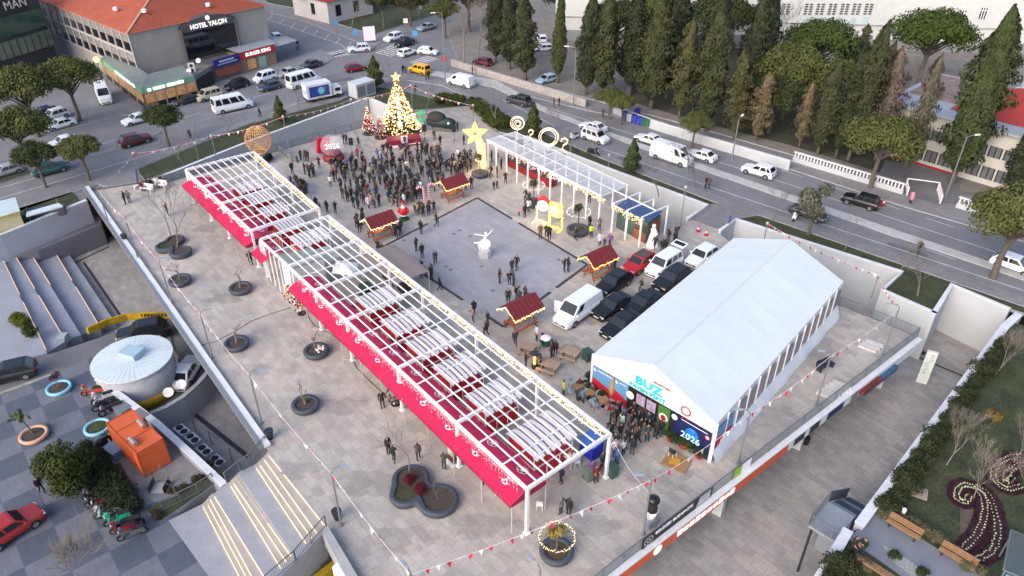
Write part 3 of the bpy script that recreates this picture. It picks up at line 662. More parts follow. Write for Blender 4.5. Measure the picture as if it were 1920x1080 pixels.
def goods_table(name,label,loc,rz,w,d,h,topmat,ng,cols,cat='table',group=None):
 T = thing(name,label,cat,loc,rz,group);b = MB();b.box((0,0,h-.03),(w,d,.06));b.build('table_top',topmat,T)
 for x in(-1,1):
  for y in(-1,1):
   q = MB();q.box((x*(w/2-.06),y*(d/2-.06),h/2-.03),(.06,.06,h-.06));q.build('leg',legm,T)
 if ng:
  b = MB()
  for i in range(ng):b.box((rnd.uniform(-w/2+.1,w/2-.1),rnd.uniform(-d/2+.1,d/2-.1),h+.06),(rnd.uniform(.08,.22),rnd.uniform(.08,.22),.12),rnd.random(),rnd.randrange(len(cols)))
  b.build('goods',cols,T)['kind'] = 'stuff'
 return T
for i,(Q,s,t,w,lab,mt)in enumerate([(QB,.475,.88,2.4,'table of pink and white trinkets beside the striped stall',emb),(QB,.585,.86,2.6,'sandy coloured counter beside the striped stalls, mid pergola',M('sand_top',lin('c9a27c'),.7,.15)),(QA,.7,.9,2.0,'table of dark goods beside the far stalls',metal_d),(QB,.30,.45,2.2,'dark table with boxes behind the service box',metal_d),(QB,.93,.86,1.6,'table stacked with pale goods at the near end of the pergola',emb)]):
 goods_table('goods_table',lab,bil(Q,s,t,0),AX,w,1.0,.85,mt,24,goods,group='goods tables under the pergola')
for i in range(14):
 s = .03+i*.07;p = bil(QA if i<6 else QB,s if i<6 else.2+(i-6)*.1,.10,0)
 goods_table('goods_table','narrow goods table in the awning shade, %s along the %s pergola'%(('first','second','third','fourth','fifth','sixth','seventh','eighth')[i if i<6 else i-6],'far' if i<6 else 'near'),p,AX,1.9,.8,.8,goods[i%8],18,goods,group='goods tables under the awning')
T = thing('service_box','tall white service box with grey flat roof under the near pergola','cabin',bil(QB,.10,.3,0),AX)
b = MB();b.box((0,0,1.55),(2.6,3.2,3.1));b.build('wall',M('box_white',lin('c9cccf'),.6,.05),T)
b = MB();b.box((0,0,3.15),(2.7,3.3,.1));b.box((0,.3,3.21),(.05,3.2,.04));b.build('roof',M('box_roof',lin('8f9694'),.8,.12),T)
T = thing('service_box','lower grey panelled service box beside the tall white one','cabin',bil(QB,.085,.62,0),AX)
b = MB();b.box((0,0,1.1),(2.6,2.3,2.2));b.build('wall',M('cabin_grey',lin('a9adae'),.6,.1),T);b = MB();b.box((0,0,2.24),(2.7,2.4,.08));b.build('roof',M('cabin_roof',lin('a4aba9'),.6,.15),T)
T = thing('parasol','white rectangular parasol folded beside the grey service box','parasol',bil(QB,.165,.72,0),AX)
b = MB();b.path([(0,0,0),(0,0,2.3)],.04,6);b.build('pole',legm,T);b = MB();b.lathe([(1.5,2.0),(.8,2.35),(.05,2.55)],4,sx=1.2);b.build('canopy',M('parasol_white',lin('d5d8da'),.7,.08),T)
T = thing('beige_canopy','taupe fabric canopy with people beneath, between pergola and slate square','canopy',bil(QB,.24,1.22,0),AX)
b = MB();K = 8
for i in range(K):
 for j in range(K):
  def zc(u,v):return 2.75-.38*((2*u-1)**2*.5+(2*v-1)**2*.5)+.05*sin(9*u)
  q = [(i/K,j/K),((i+1)/K,j/K),((i+1)/K,(j+1)/K),(i/K,(j+1)/K)]
  b.poly([(-3.3+6.6*v,-1.9+3.8*u,zc(u,v))for u,v in q])
bm_ = b.build('fabric',M('taupe_fabric',lin('8b7d78'),.85,.08,1),T,smooth=True)
for x in(-3.2,3.2):
 for y in(-1.8,1.8):b = MB();b.box((x,y,1.2),(.06,.06,2.4));b.build('leg',legm,T)
b = MB();b.box((0,0,.5),(4.2,.7,1.0));b.build('counter',M('dark_counter',lin('3a2f2e'),.7,.1),T)
T = thing('blue_booth','bright blue booth with tilted roof at the near end of the pergola','booth',G(1108,850),AX)
b = MB();b.box((0,0,.65),(1.3,1.1,1.3));b.build('wall',M('blue_wall',lin('1d27a8'),.5,.1),T);b = MB();b.box((0,0,1.42),(1.45,1.25,.06),tilt=Matrix.Rotation(.18,3,'X'));b.build('roof',M('blue_roof',lin('4468b8'),.4,.1),T)
T = thing('green_cover','dark green covered stack under the pergola near the beige canopy','covered stack',bil(QB,.235,.80,0),AX)
b = MB();b.box((0,0,.6),(1.5,1.2,1.2),taper=.8);b.build('cover',M('green_cover',lin('27463e'),.7,.2),T)
def chair_proto(name,label,mat,frame=None):
 T = thing(name,label,'chair')
 b = MB();b.box((0,0,.45),(.42,.42,.04));b.build('seat',mat,T)
 b = MB();b.box((0,.20,.68),(.42,.04,.42),tilt=Matrix.Rotation(-.15,3,'X'));b.build('backrest',mat,T)
 for x in(-.18,.18):
  for y in(-.18,.18):q = MB();q.bar((x*1.1,y*1.1,0),(x,y,.45),.035);q.build('leg',frame or mat,T)
 return T
ch = chair_proto('plastic_chair','white plastic chair by the near pergola post',M('white_plastic',lin('d9dbdd'),.4,.05))
for i,(px,py,r,lab)in enumerate([(1080,873,.4,'white plastic chair between the blue booth and the pergola end beam'),(933,925,1.9,'white plastic chair under the awning front, near end'),(950,935,2.2,'second white plastic chair under the awning front, nearest the end post'),(1012,953,3.0,'white chair just under the awning corner by the end post')]):
 if i==0:ch.location = G(px,py);ch.rotation_euler.z = r;ch['label'] = lab
 else:dup(ch,G(px,py),r,lab)
T = thing('menu_board','dark framed menu board leaning at the pergola post above the planter','sign',G(846,868),AX)
b = MB();b.box((0,0,.05),(.9,.5,.1));b.build('base',white_m,T);b = MB();b.box((0,0,1.0),(.75,.08,1.7));b.build('frame',M('wood_dark',lin('4a2a20'),.6,.1),T)
b = MB();b.box((0,-.05,1.25),(.55,.03,.9));b.build('sheet',M('menu_paper',lin('c7c3b4'),.6,.15,5),T)
for px,py,lab in[(742,757,'rack of plush animals and hats under the awning by the lone person'),(566,588,'rack of hanging bead strings beside the service box'),(549,565,'small round rack of pink trinkets near the service box')]:
 T = thing('goods_rack',lab,'rack',G(px,py),AX,'goods racks');b = MB();b.path([(0,0,0),(0,0,1.8)],.03,6);b.lathe([(.4,0),(.4,.04)],10);b.build('stand',metal_d,T)
 b = MB()
 for i in range(46):b.ball((rnd.gauss(0,.33),rnd.gauss(0,.33),rnd.uniform(.2,1.8)),rnd.uniform(.06,.13),6,4,rnd.randrange(8))
 b.build('goods',goods,T)['kind'] = 'stuff'
 #  glazed canopy on the right
HC = 3.6
QC = [G(*p,HC)for p in[(912,263),(965,248.5),(1253,385),(1204,407)]]
oC = bil(QC,1,0,0);TC = thing('glazed_canopy','long white canopy with clear roof panels, open rafters over the blue hut','canopy',oC)
def PC(s,t,z):return bil(QC,s,t,z)-oC
b0 = MB();b0.box((0,0,HC/2),(.15,.15,HC));pmC = b0.mesh('post',white_m)
ns = 13
for i in range(ns+1):
 s = i/ns
 for t in(0,1):inst('post',pmC,TC,PC(s if i else.012,t,0),AX)
 b = MB();b.bar(PC(s,0,HC),PC(s,1,HC),.09,.12);b.build('cross_beam',white_m,TC)
for t in(0,.5,1):
 b = MB();b.bar(PC(0,t,HC+.11),PC(1 if t==.5 else.775,t,HC+.11),.1,.12);b.build('edge_beam' if t!=.5 else 'ridge_beam',white_m,TC)
glz = M('frosted_panel',lin('d3d6dc'),.3,.1,2,alpha=.42)
ng = 10
for i in range(ng):
 for a,c in((0.01,.49),(.51,.99)):
  s0,s1 = .775*i/ng+.002,.775*(i+1)/ng-.002;b = MB()
  b.poly([PC(s0,a,HC+.2),PC(s0,c,HC+.2),PC(s1,c,HC+.2),PC(s1,a,HC+.2)]);b.build('roof_panel',glz,TC)
QCs = QC
HPs = HP
def icic2(Q,s0,s1,t,z,label,m1,seed,zmax,dens,size):
 global HP
 k = HP;HP = z+.25;r = icicles(Q,s0,s1,t,label,m1,seed,zmax=zmax,dens=dens,size=size);HP = k;return r
icic2(QC,.02,.42,-.02,HC,'pinkish icicle lights under the far end of the glazed canopy',bulb_p,11,.5,4,.034)
icic2(QC,.30,.52,.06,HC,'brightest white icicle lights and hanging frames in the middle of the glazed canopy',bulb_c,12,1.1,7,.036)
icic2(QC,.52,.80,-.02,HC,'warm icicle lights along the front of the glazed canopy, over the second palm planter',bulb_w,13,.6,5,.036)
icic2(QC,.84,1.0,.06,HC-.35,'warm orange icicle lights on the eave of the blue-roofed hut',bulb_w,14,.9,6,.036)
for i,(s,w)in enumerate(((.12,3.4),(.24,3.2),(.33,2.0))):
 T = thing('sales_counter',('dark red sales counter at the far end under the glazed canopy','dark red sales counter, middle one under the glazed canopy','shorter red sales counter under the glazed canopy, nearest the plaza')[i],'counter',bil(QC,s,.62,0),AX,'counters under the canopy')
 b = MB();b.box((0,0,.5),(w,1.0,1.0));b.build('body',redb2,T);b = MB();b.box((0,0,1.03),(w+.1,1.1,.06));b.build('counter_top',metal_d,T)
 b = MB()
 for k in range(20):b.box((rnd.uniform(-w/2+.1,w/2-.1),rnd.uniform(-.4,.4),1.12),(.2,.2,.16),rnd.random(),rnd.randrange(8))
 b.build('goods',goods,T)['kind'] = 'stuff'
hz = 2.75
hq = [G(*p,hz)for p in[(1156,384),(1178,374),(1243,400),(1216,415)]];oH = G(1216,452)
T = thing('wooden_hut','green wooden hut with blue corrugated roof under the open rafters','hut',(hq[3].x,hq[3].y,0))
o = T.location.copy();q = [Vector((p.x,p.y,0))-o for p in hq]
gm = M('hut_green',lin('3c4f4b'),.7,.12,3);bw = M('hut_brown',lin('7e3f25'),.7,.15,3)
cen = sum(q,Vector())/4;ins_ = [p+(cen-p)*.06 for p in q]
b = MB();b.prism([tuple(p.xy)for p in ins_],0,hz-.25,0);b.build('wall',gm,T)
b = MB();K = 26
for i in range(K):
 u,v = i/K,(i+1)/K;zz = (.03 if i%2 else 0)
 L0,L1 = q[0].lerp(q[3],u),q[0].lerp(q[3],v);R0,R1 = q[1].lerp(q[2],u),q[1].lerp(q[2],v)
 b.poly([L0+Vector((0,0,hz-.15+zz)),L1+Vector((0,0,hz-.15+zz)),R1+Vector((0,0,hz+.2+zz)),R0+Vector((0,0,hz+.2+zz))])
b.build('roof',M('blue_corrugated',lin('3e527c'),.45,.12,2),T)
b = MB();d = (ins_[3]-ins_[0]);n = Vector((-d.y,d.x,0)).normalized();n = n if n.dot(cen-ins_[0])<0 else-n
c0,c1 = ins_[0]+d*.60+n*.03,ins_[0]+d*.98+n*.03
b.bar(c0+Vector((0,0,.55)),c1+Vector((0,0,.55)),.05,1.1);b.build('counter_panel',bw,T)
b = MB();b.bar(c0+Vector((0,0,1.6)),c1+Vector((0,0,1.6)),.04,.9);b.build('hatch',M('hut_dark',(.03,.025,.022),.7,0),T)
d2 = ins_[2]-ins_[3];b = MB();n2 = Vector((d2.y,-d2.x,0)).normalized();n2 = n2 if n2.dot(ins_[3]-cen)>0 else-n2
b.bar(ins_[3]+d2*.25+n2*.03+Vector((0,0,1.1)),ins_[3]+d2*.95+n2*.03+Vector((0,0,1.1)),.05,2.1);b.build('side_boarding',bw,T)
#  big white event tent
HT = 3.7
tq = [G(*p,HT)for p in[(1112,664),(1344,795),(1582,528),(1376,446)]]
oT = Vector((tq[0].x,tq[0].y,0));T = thing('event_tent','huge white gabled event tent with ice rink lettering on its front','tent',oT)
FL,FR,RR,RL = [Vector((p.x,p.y,0))-oT for p in tq]
HR = 5.75
def tz(v,z):return Vector((v.x,v.y,z))
pvc = M('tent_pvc',lin('cdd4da'),.5,.05,.22,world=True,bump=.1,fine=.02);pvc2 = M('tent_skirt',lin('cfd3d8'),.5,.06,.8)
mF,mR = (FL+FR)/2,(RL+RR)/2
b = MB();K = 9;J = 8
for side,(A0,A1)in enumerate(((FL,RL),(FR,RR))):
 for i in range(K):
  for j in range(J):
   def pt(u,v):
    e = A0.lerp(A1,u);m = mF.lerp(mR,u);p = e.lerp(m,v);z = HT+(HR-HT)*v-.018*sin(pi*v)*abs(sin(pi*u*K))
    return tz(p,z)
   us = [i/K,(i+1)/K]
   q = [pt(us[0],j/J),pt((us[0]+us[1])/2,j/J),pt(us[1],j/J),pt(us[1],(j+1)/J),pt((us[0]+us[1])/2,(j+1)/J),pt(us[0],(j+1)/J)]
   b.poly([q[0],q[1],q[4],q[5]]);b.poly([q[1],q[2],q[3],q[4]])
b.build('roof',pvc,T)
b = MB()
for i in range(1,K):
 for A0,A1 in((FL,RL),(FR,RR)):
  e,m = A0.lerp(A1,i/K),mF.lerp(mR,i/K);b.bar(tz(e,HT+.012),tz(m,HR+.012),.03,.008)
b.bar(tz(mF,HR+.01),tz(mR,HR+.01),.09,.03);b.build('roof_seam',M('tent_seam',lin('c4ccd3'),.6,.05),T)
b = MB();b.poly([tz(FL,HT-1.0),tz(FR,HT-1.0),tz(FR,HT),tz(mF,HR),tz(FL,HT)]);b.poly([tz(RL,0),tz(RR,0),tz(RR,HT),tz(mR,HR),tz(RL,HT)])
b.poly([tz(FL,0),tz(RL,0),tz(RL,HT),tz(FL,HT)]);b.build('gable_wall',pvc,T)
dR = (RR-FR);nR = Vector((dR.y,-dR.x,0)).normalized();nR = nR if nR.dot(FR-FL)>0 else-nR
b = MB();b.poly([tz(FR,0),tz(RR,0),tz(RR,HT),tz(FR,HT)]);b.build('side_wall',pvc2,T)
film = M('clear_film',lin('6f6c70'),.25,.3,1.2)
nb = 14
for i in range(nb):
 u0,u1 = i/nb,(i+1)/nb;p,q = FR.lerp(RR,u0)+nR*.05,FR.lerp(RR,u1)+nR*.05;e = (q-p)
 if i>1:
  b = MB();lo = p+e*.05;hi = p+e*.95
  b.poly([tz(lo,1.3),tz(hi,1.3),tz(hi,2.7),tz(p+e*.8,3.2),tz(p+e*.2,3.2),tz(lo,2.7)]);b.build('window',film,T)
 b = MB();b.bar(tz(p+nR*.02,0.3),tz(p+nR*.02,HT-.05),.09);b.build('upright',white_m,T)
b = MB()
for i in range(24):
 u0,u1 = i/24,(i+1)/24;w0,w1 = .42+.05*sin(i*1.7),.42+.05*sin((i+1)*1.7)
 p,q = FR.lerp(RR,u0),FR.lerp(RR,u1)
 b.poly([tz(p+nR*.06,1.15),tz(q+nR*.06,1.15),tz(q+nR*w1,.35),tz(p+nR*w0,.35)]);b.poly([tz(p+nR*w0,.35),tz(q+nR*w1,.35),tz(q+nR*(w1+.12),.01),tz(p+nR*(w0+.12),.01)])
b.build('ballast_skirt',pvc2,T,smooth=True)
b = MB()
sp = lambda u,z,o = .10:tz(FR+dR*u+nR*o,z)
b.poly([sp(.005,.35),sp(.12,.35),sp(.12,1.7),sp(.005,2.2)],0);b.poly([sp(.005,2.2),sp(.12,1.7),sp(.12,3.0),sp(.005,3.2)],1);b.poly([sp(.03,.5,.115),sp(.10,.5,.115),sp(.07,1.9,.115),sp(.05,1.9,.115)],2)
ban_r,ban_b,ban_n = M('banner_red',lin('b3122a'),.6,.12,2),M('banner_blue',lin('5d8fb8'),.6,.15,1),M('banner_navy',lin('0d1d4d'),.5,.5,1.4)
b.build('side_banner',[ban_r,ban_b,emb],T)
fx = (FR-FL).normalized();nF = Vector((fx.y,-fx.x,0));nF = nF if nF.dot(mF-mR)>0 else-nF;WF = (FR-FL).length
def fp(x,z,o=.03):return tz(FL+fx*x+nF*o,z)
frot = frame_rot(fx,(0,0,1))
def panel(name,x0,x1,z0,z1,mat,o=.03):
 b = MB();b.poly([fp(x0,z0,o),fp(x1,z0,o),fp(x1,z1,o),fp(x0,z1,o)]);return b.build(name,mat,T)
panel('door_panel',.1,WF-.1,.02,HT-1.0,M('tent_black',lin('191719'),.6,.2),.01)
navy2 = ban_n
for x0,x1 in((.12,2.2),(2.25,3.55)):
 b = MB();zt = HT-1.02;b.poly([fp(x0,.25),fp(x1,.25),fp(x1,1.1),fp((x0+x1)/2,1.35),fp(x0,1.55)],0);b.poly([fp(x0,1.55),fp((x0+x1)/2,1.35),fp(x1,1.1),fp(x1,zt),fp(x0,zt)],1)
 b.poly([fp(x0+.1,zt-.12,.035),fp(x0+.4,zt-.42,.035),fp(x0+.1,zt-.42,.035)],2);b.poly([fp(x0+.5,zt-.2,.035),fp(x1-.2,zt-.2,.035),fp(x1-.2,zt-.27,.035),fp(x0+.5,zt-.27,.035)],2)
 b.build('banner',[ban_r,ban_b,emb],T)
cy = M('cyan_lettering',lin('17bcc4'),.5,0);rdl = M('red_lettering',lin('a8182c'),.5,0)
text_mb('BUZ',1.0,cy,'lettering',T,fp(5.25,HT-.05,.05),frot,.015,sx=1.25,bold=.03)
text_mb('PATEN PİSTİ',.46,cy,'lettering',T,fp(5.2,HT-.73,.05),frot,.015,sx=1.2,bold=.015)
text_mb('BELEDİYESİ',.24,rdl,'lettering',T,fp(6.35,HT+.62,.05),frot,.012,sx=1.15)
for x in(1.85,8.55):
 b = MB();n = 20
 zc = HT-.38
 for j in range(n):
  a0,a1 = 2*pi*j/n,2*pi*(j+1)/n;b.poly([fp(x+.32*cos(a0),zc+.32*sin(a0),.05),fp(x+.42*cos(a0),zc+.42*sin(a0),.05),fp(x+.42*cos(a1),zc+.42*sin(a1),.05),fp(x+.32*cos(a1),zc+.32*sin(a1),.05)])
 if x>5:b.build('round_emblem',rdl,T)
 b = MB();b.poly([fp(x-.25,zc-.78,.05),fp(x,zc-.62,.05),fp(x+.25,zc-.78,.05),fp(x+.2,zc-.55,.05),fp(x,zc-.6,.05),fp(x-.2,zc-.55,.05)]);b.build('bow_print',rdl,T)
posters = M('poster_print',lin('9b8ba6'),.5,.55,5)
for k,x in enumerate((4.35,5.3)):
 panel('poster',x,x+.8,1.45,2.45,posters,.04);panel('poster',x,x+.8,.35,1.3,M('poster_dark',lin('3f4a48'),.5,.4,4),.04)
panel('green_panel',6.35,7.35,.15,2.62,M('banner_green',lin('3f6a2c'),.6,.2,1),.045)
def disc(x,z,r,o,mat,name):
 b = MB();b.poly([fp(x+r*cos(2*pi*j/20),z+r*sin(2*pi*j/20),o)for j in range(20)]);return b.build(name,mat,T)
disc(6.85,1.6,.38,.055,emb,'round_print');disc(6.85,1.6,.24,.06,rdl,'round_print');disc(3.95,2.15,.36,.3,emb,'round_print');disc(7.75,2.25,.25,.055,emb,'round_print')
panel('dark_banner',7.6,WF-.15,.15,2.66,ban_n,.045)
disc(9.3,1.55,.55,.048,M('glow_blue',lin('1d6fc4'),.5,.5,2.5),'blue_burst')
text_mb('2026',.78,M('ice_lettering',lin('b9e2f0'),.5,0),'lettering',T,fp(9.25,1.15,.06),frot,.012,sx=1.05,bold=.01)
panel('caption_strip',8.3,WF-.5,2.40,2.46,emb,.055);disc(WF-.45,2.1,.22,.06,rdl,'round_print');disc(WF-.45,2.1,.13,.064,emb,'round_print')
b = MB();b.bar(fp(WF,0,0),fp(WF,HT,0),.22);b.build('corner_post',white_m,T);b = MB();b.bar(fp(0,0,0),fp(0,HT,0),.16);b.build('corner_post',white_m,T)
#  planters, tubs, plaza furniture
pl_m = M('planter_grey',lin('3d434d'),.6,.1,2)
def ring_planter_mesh():
 b = MB();b.lathe([(.86,.0),(1.02,.12),(1.10,.42),(1.05,.52),(.80,.53),(.74,.47),(.72,.36)],28,mi=0,close=False);return b.mesh('planter_bowl',pl_m,True)
rpm = ring_planter_mesh()
b = MB();b.lathe([(.75,0),(.7,.03),(.02,.06)],20,(0,0,.38),close=False);soil_me = b.mesh('soil',soil)
prn = [bare_mesh(90+i,2.3,.085,4,.95,.42,.05,minr=.012,shrink=.62).mesh('pruned_branches',twig)for i in range(3)]
def planter(name,label,p,k=0,sc=1.0,branch=True,h=1.0):
 T = thing(name,label,'planter',p,rt.uniform(0,6),'round planters');T.scale = (sc,)*3
 inst('bowl',rpm,T);inst('soil',soil_me,T)
 return T
def pot_tree(label,p,k,sc,me=None):
 t = thing('pruned_tree',label,'tree',p+Vector((0,0,.4)),rt.uniform(0,6),'small trees in planters');t.scale = (sc,)*3;inst('branches',me or prn[k],t);return t
for i,(px,py,lab,tl)in enumerate([(339,527,'round grey planter beside the cloverleaf planter, nearest it','low pruned tree in the planter beside the cloverleaf planter'),(452,542,'round grey planter nearest the trellis screen','low flat-topped pruned tree in the planter nearest the trellis'),(445,646,'round grey planter crossed by the thin cable','flat-topped pruned tree in the planter crossed by the cable'),(594,660,'round grey planter with white stones and trinkets in it','pruned tree with curved branches over the white stones'),(574,761,'round grey planter with the green-wrapped trunk','pruned tree with green-wrapped trunk')]):
 p = G(px,py+4);planter('round_planter',lab,p,sc=1.0);pot_tree(tl,p,i%3,1.0)
b = MB();b.path([(0,0,0),(0,0,.75)],.16,8);tag(b.build('trunk_wrap',M('green_wrap',lin('5d5f2a'),.9,.2,4),loc=G(574,763)+Vector((0,0,.42))),'olive green cloth wrapped round the planter tree trunk','cloth',kind='thing')
b = MB()
for i in range(16):b.ball((rnd.uniform(0,.55),rnd.uniform(-.5,.4),rnd.uniform(0,.14)),rnd.uniform(.06,.12),6,4,rnd.choice((0,1,1,2)))
tag(b.build('trinket_pile',[goods[1],emb,goods[6]],loc=G(596,662)+Vector((0,0,.42))),'pile of white stones and trinkets lying in a round planter','stones',kind='stuff')
def clover(name,label,lobes,grass_i=1):
 c = G(*lobes[0][:2]);T = thing(name,label,'planter',c)
 P = [(G(x,y)-c,r)for x,y,r in lobes]
 def outline(grow):
  cen = sum((p for p,r in P),Vector())/len(P);out = []
  for j in range(60):
   a = 2*pi*j/60;d = Vector((cos(a),sin(a),0));best = .2
   for t in[i*.04 for i in range(1,130)]:
    q = cen+d*t
    s = sum(math.exp(-4*((q-p).length-r-grow))for p,r in P)
    if s>=1:best = t
   out.append((cen.x+d.x*best,cen.y+d.y*best))
  return out
 o1,o2,o3 = outline(-.06),outline(.06),outline(-.26);n = 60;b = MB()
 def ring(A,za,B,zb):
  for j in range(n):b.poly([(*A[j],za),(*A[(j+1)%n],za),(*B[(j+1)%n],zb),(*B[j],zb)])
 ring(o1,0,o2,.3);ring(o2,.3,o2,.46);ring(o2,.46,o1,.55);ring(o1,.55,o3,.55);ring(o3,.55,o3,.35)
 b.build('bowl',pl_m,T,smooth=True);b = MB();b.poly([(*p,.42)for p in o3]);b.build('soil',soil,T)
 return T,P,c
T,P,c = clover('clover_planter','large slate blue three-lobed planter near the menu board',[(771,905,1.25),(760,935,1.0),(822,945,1.35)])
b = MB();b.poly([(P[1][0].x+.8*cos(a),P[1][0].y+.7*sin(a),.45)for a in[i*.628 for i in range(10)]]);b.build('turf',grass,T)
pot_tree('slim bare sapling in the three-lobed planter near the menu board',G(771,898),0,1.0,bare_mesh(120,3.4,.05,4,.8,.5,.1).mesh('branches',twig));pot_tree('short pale sapling in the right lobe of the three-lobed planter',G(822,945),1,.7,bare_mesh(121,2.0,.03,3,.3,.5).mesh('branches',twig_w))
for px,py,lab in[(789,928,'maroon shrub in the middle of the three-lobed planter, lower one'),(768,908,'maroon shrub below the slim sapling in the three-lobed planter')]:shrub(lab,G(px,py)+Vector((0,0,.4)),.55,(.10,.012,.02),'planter shrubs')
T,P,c = clover('clover_planter','dark three-lobed planter with green turf on the left side of the plaza',[(312,468,1.0),(330,455,.9),(340,478,1.1)])
b = MB();b.poly([(P[0][0].x+.8*cos(a),P[0][0].y+.6*sin(a),.45)for a in[i*.628 for i in range(10)]]);b.build('turf',grass,T)
pot_tree('tall slim bare tree in the left three-lobed planter',G(334,470),0,1.25,bare_mesh(122,4.4,.06,5,.45,.42,.2).mesh('branches',twig));pot_tree('second slim bare tree in the left three-lobed planter, behind the tall one',G(322,447),0,1.1,bare_mesh(123,4.4,.06,5,.45,.42,.2).mesh('branches',twig))
def lit_planter(label,tl,rl,px,py,r,zr,mat,col,k,sc=1.0):
 p = G(px,py);planter('round_planter',label,p,sc=sc)
 t = thing('ringed_tree',tl,'tree',p+Vector((0,0,.42)),0,'small trees in planters');inst('trunk',cyl_trunk(.07,zr),t);inst('crown',blob_mesh(130+k,[((rt.uniform(-.3,.3),rt.uniform(-.3,.3),zr-.1+rt.uniform(-.3,.3)),.42,.8)for _ in range(5)],420,.12),t,color=col)
 T = thing('light_ring',rl,'light ring',p+Vector((0,0,zr)),0,'light rings around planter trees');b = MB();n = 120
 for i in range(n):
  a = 2*pi*i/n;b.box((r*cos(a)+rt.gauss(0,.03),r*sin(a)+rt.gauss(0,.03),rt.gauss(0,.06)),(.036,)*3,a)
 b.build('bulbs',mat,T)['kind'] = 'stuff';b = MB();b.path([(r*cos(2*pi*i/24),r*sin(2*pi*i/24),0)for i in range(25)],.018,4)
 for i in range(4):b.path([(0,0,.0),(r*cos(pi/2*i),r*sin(pi/2*i),0)],.01,3)
 b.build('hoop',metal_d,T)
lit_planter('round grey planter under a warm lit ring at the front of the plaza','yellowish shrub tree inside the warm lit ring at the front','warm glowing light ring over the front planter',1043,1040,1.1,1.75,bulb_w,(.17,.14,.04),0)
lit_planter('large dark planter with palm tree, between the bear light frame and the hut','tuft-crowned tree in the dark planter beside the bear light frame','white lit ring around the tree beside the bear light frame',1083,437,1.25,2.6,bulb_c,(.05,.06,.03),1,1.15)
lit_planter('dark planter behind the santa light frame','grey green tree in the planter behind the santa light frame','white lit ring over the planter behind the santa light frame',1000,385,1.25,2.6,bulb_c,(.05,.06,.03),2,1.0)
lit_planter('grey planter before the glowing star','thin bare tree in the planter before the glowing star','small warm ring in the planter before the glowing star',900,330,.5,2.2,bulb_w,(.12,.1,.05),3,1.0)
for i,(px,py,c_,lab)in enumerate([(1257,826,'9c2a22','clipped bush in red pot left of the navy 2026 banner'),(1267,833,'8a8a86','clipped bush in pale pot below the 2026 banner, next to the red pot'),(1281,840,'9c4a22','clipped bush in brown pot third along the 2026 banner'),(1296,846,'3a5a4a','clipped bush in green pot fourth along the 2026 banner'),(1311,858,'a3222a','clipped bush in red pot at the tent corner post'),(1106,716,'2a3a30','dark bush at the left corner of the tent'),(1103,731,'2a2f2a','dark bush in a tub beside the cafe tables, left of the tent banner'),(1130,745,'3a3a3a','round dark bush in a tub before the red banner')]):
 T = thing('potted_bush',lab,'potted plant',G(px,py),0,'potted bushes at the tent');b = MB();b.lathe([(.22,0),(.33,.42),(.34,.5),(.26,.5)],12);b.build('pot',M('pot_'+c_,lin(c_),.6,.1),T)
 inst('bush',HB[i%3],T,(0,0,.35),0,.6,(.035,.05,.02))
def bin_mesh():
 b = MB();b.lathe([(.2,0),(.3,.6),(.31,.75),(.26,.76)],12);return b.mesh('bin_body',metal_d)
bmz = bin_mesh();b = MB();b.lathe([(.34,.78),(.34,.82),(.1,.84)],12);rim = b.mesh('bin_rim',metal_d)
for px,py,lab in[(235,452,'dark litter bin beside the railing, near the far lamp posts'),(507,822,'dark litter bin at the top of the lit steps'),(633,973,'dark litter bin at the foot of the lamp post by the lit steps')]:
 T = thing('litter_bin',lab,'litter bin',G(px,py),0,'litter bins');inst('body',bmz,T);inst('rim',rim,T)
def wheelie(label,p,col,rz=0,sc=1):
 T = thing('wheelie_bin',label,'waste bin',p,rz,'wheeled waste bins');T.scale = (sc,)*3;mt = M('bin_%.2f%.2f%.2f'%col,col,.5,.08)
 b = MB();b.box((0,0,.5),(.55,.65,.9),taper=1.15);b.build('body',mt,T);b = MB();b.box((0,0,1.0),(.68,.8,.08));b.build('lid',mt,T)
 for x in(-.25,.25):b = MB();b.path([(x-.04,.3,.1),(x+.04,.3,.1)],.1,8);b.build('wheel',black,T)
wheelie('dark green waste bin standing alone left of the tent',G(1101,675),(.03,.07,.05),.5)
wheelie('dark green waste bin behind the near right pergola post',G(1147,892),(.03,.07,.05),.5);wheelie('grey green waste bin beside the purple-coated person',G(1103,898),(.12,.16,.13),.5)
for i,(px,py,c_)in enumerate([(1190,230,(.02,.04,.42)),(1201,233,(.02,.04,.40)),(1180,227,(.35,.36,.36)),(1172,224,(.05,.05,.2)),(1208,235,(.02,.09,.05)),(1214,237,(.03,.13,.05)),(1194,219,(.02,.03,.3))]):
 wheelie(['blue waste bin in the street row, third from the right','blue waste bin next to the dark green one on the street','pale grey waste bin in the street row','dark navy waste bin at the left end of the street row','dark green waste bin in the street row, next to the blue bin','green waste bin at the right end of the street row','dark blue waste bin behind the street row'][i],G(px,py),c_,-.4,1.15)
wood = M('light_wood',lin('96714f'),.75,.2,4);wood2 = M('pale_wood',lin('a58a74'),.8,.2,3);wood_r = M('red_brown_wood',lin('7a4526'),.7,.2,4)
def low_table(label,px,py,w,d,h,rz,mt=wood2):
 T = thing('picnic_table',label,'table',G(px,py),rz,'low wooden tables');b = MB()
 for i in range(6):b.box((-w/2+w*(i+.5)/6,0,h),(w/6-.015,d,.05))
 b.build('table_top',mt,T)
 for x in(-1,1):
  b = MB();b.box((x*w*.35,0,h/2),(.08,d*.8,h));b.build('leg',mt,T)
  b = MB();b.box((0,x*(d/2+.3),.36),(w,.25,.05));b.box((w*.3,x*(d/2+.3),.17),(.06,.2,.34));b.box((-w*.3,x*(d/2+.3),.17),(.06,.2,.34));b.build('bench',mt,T)
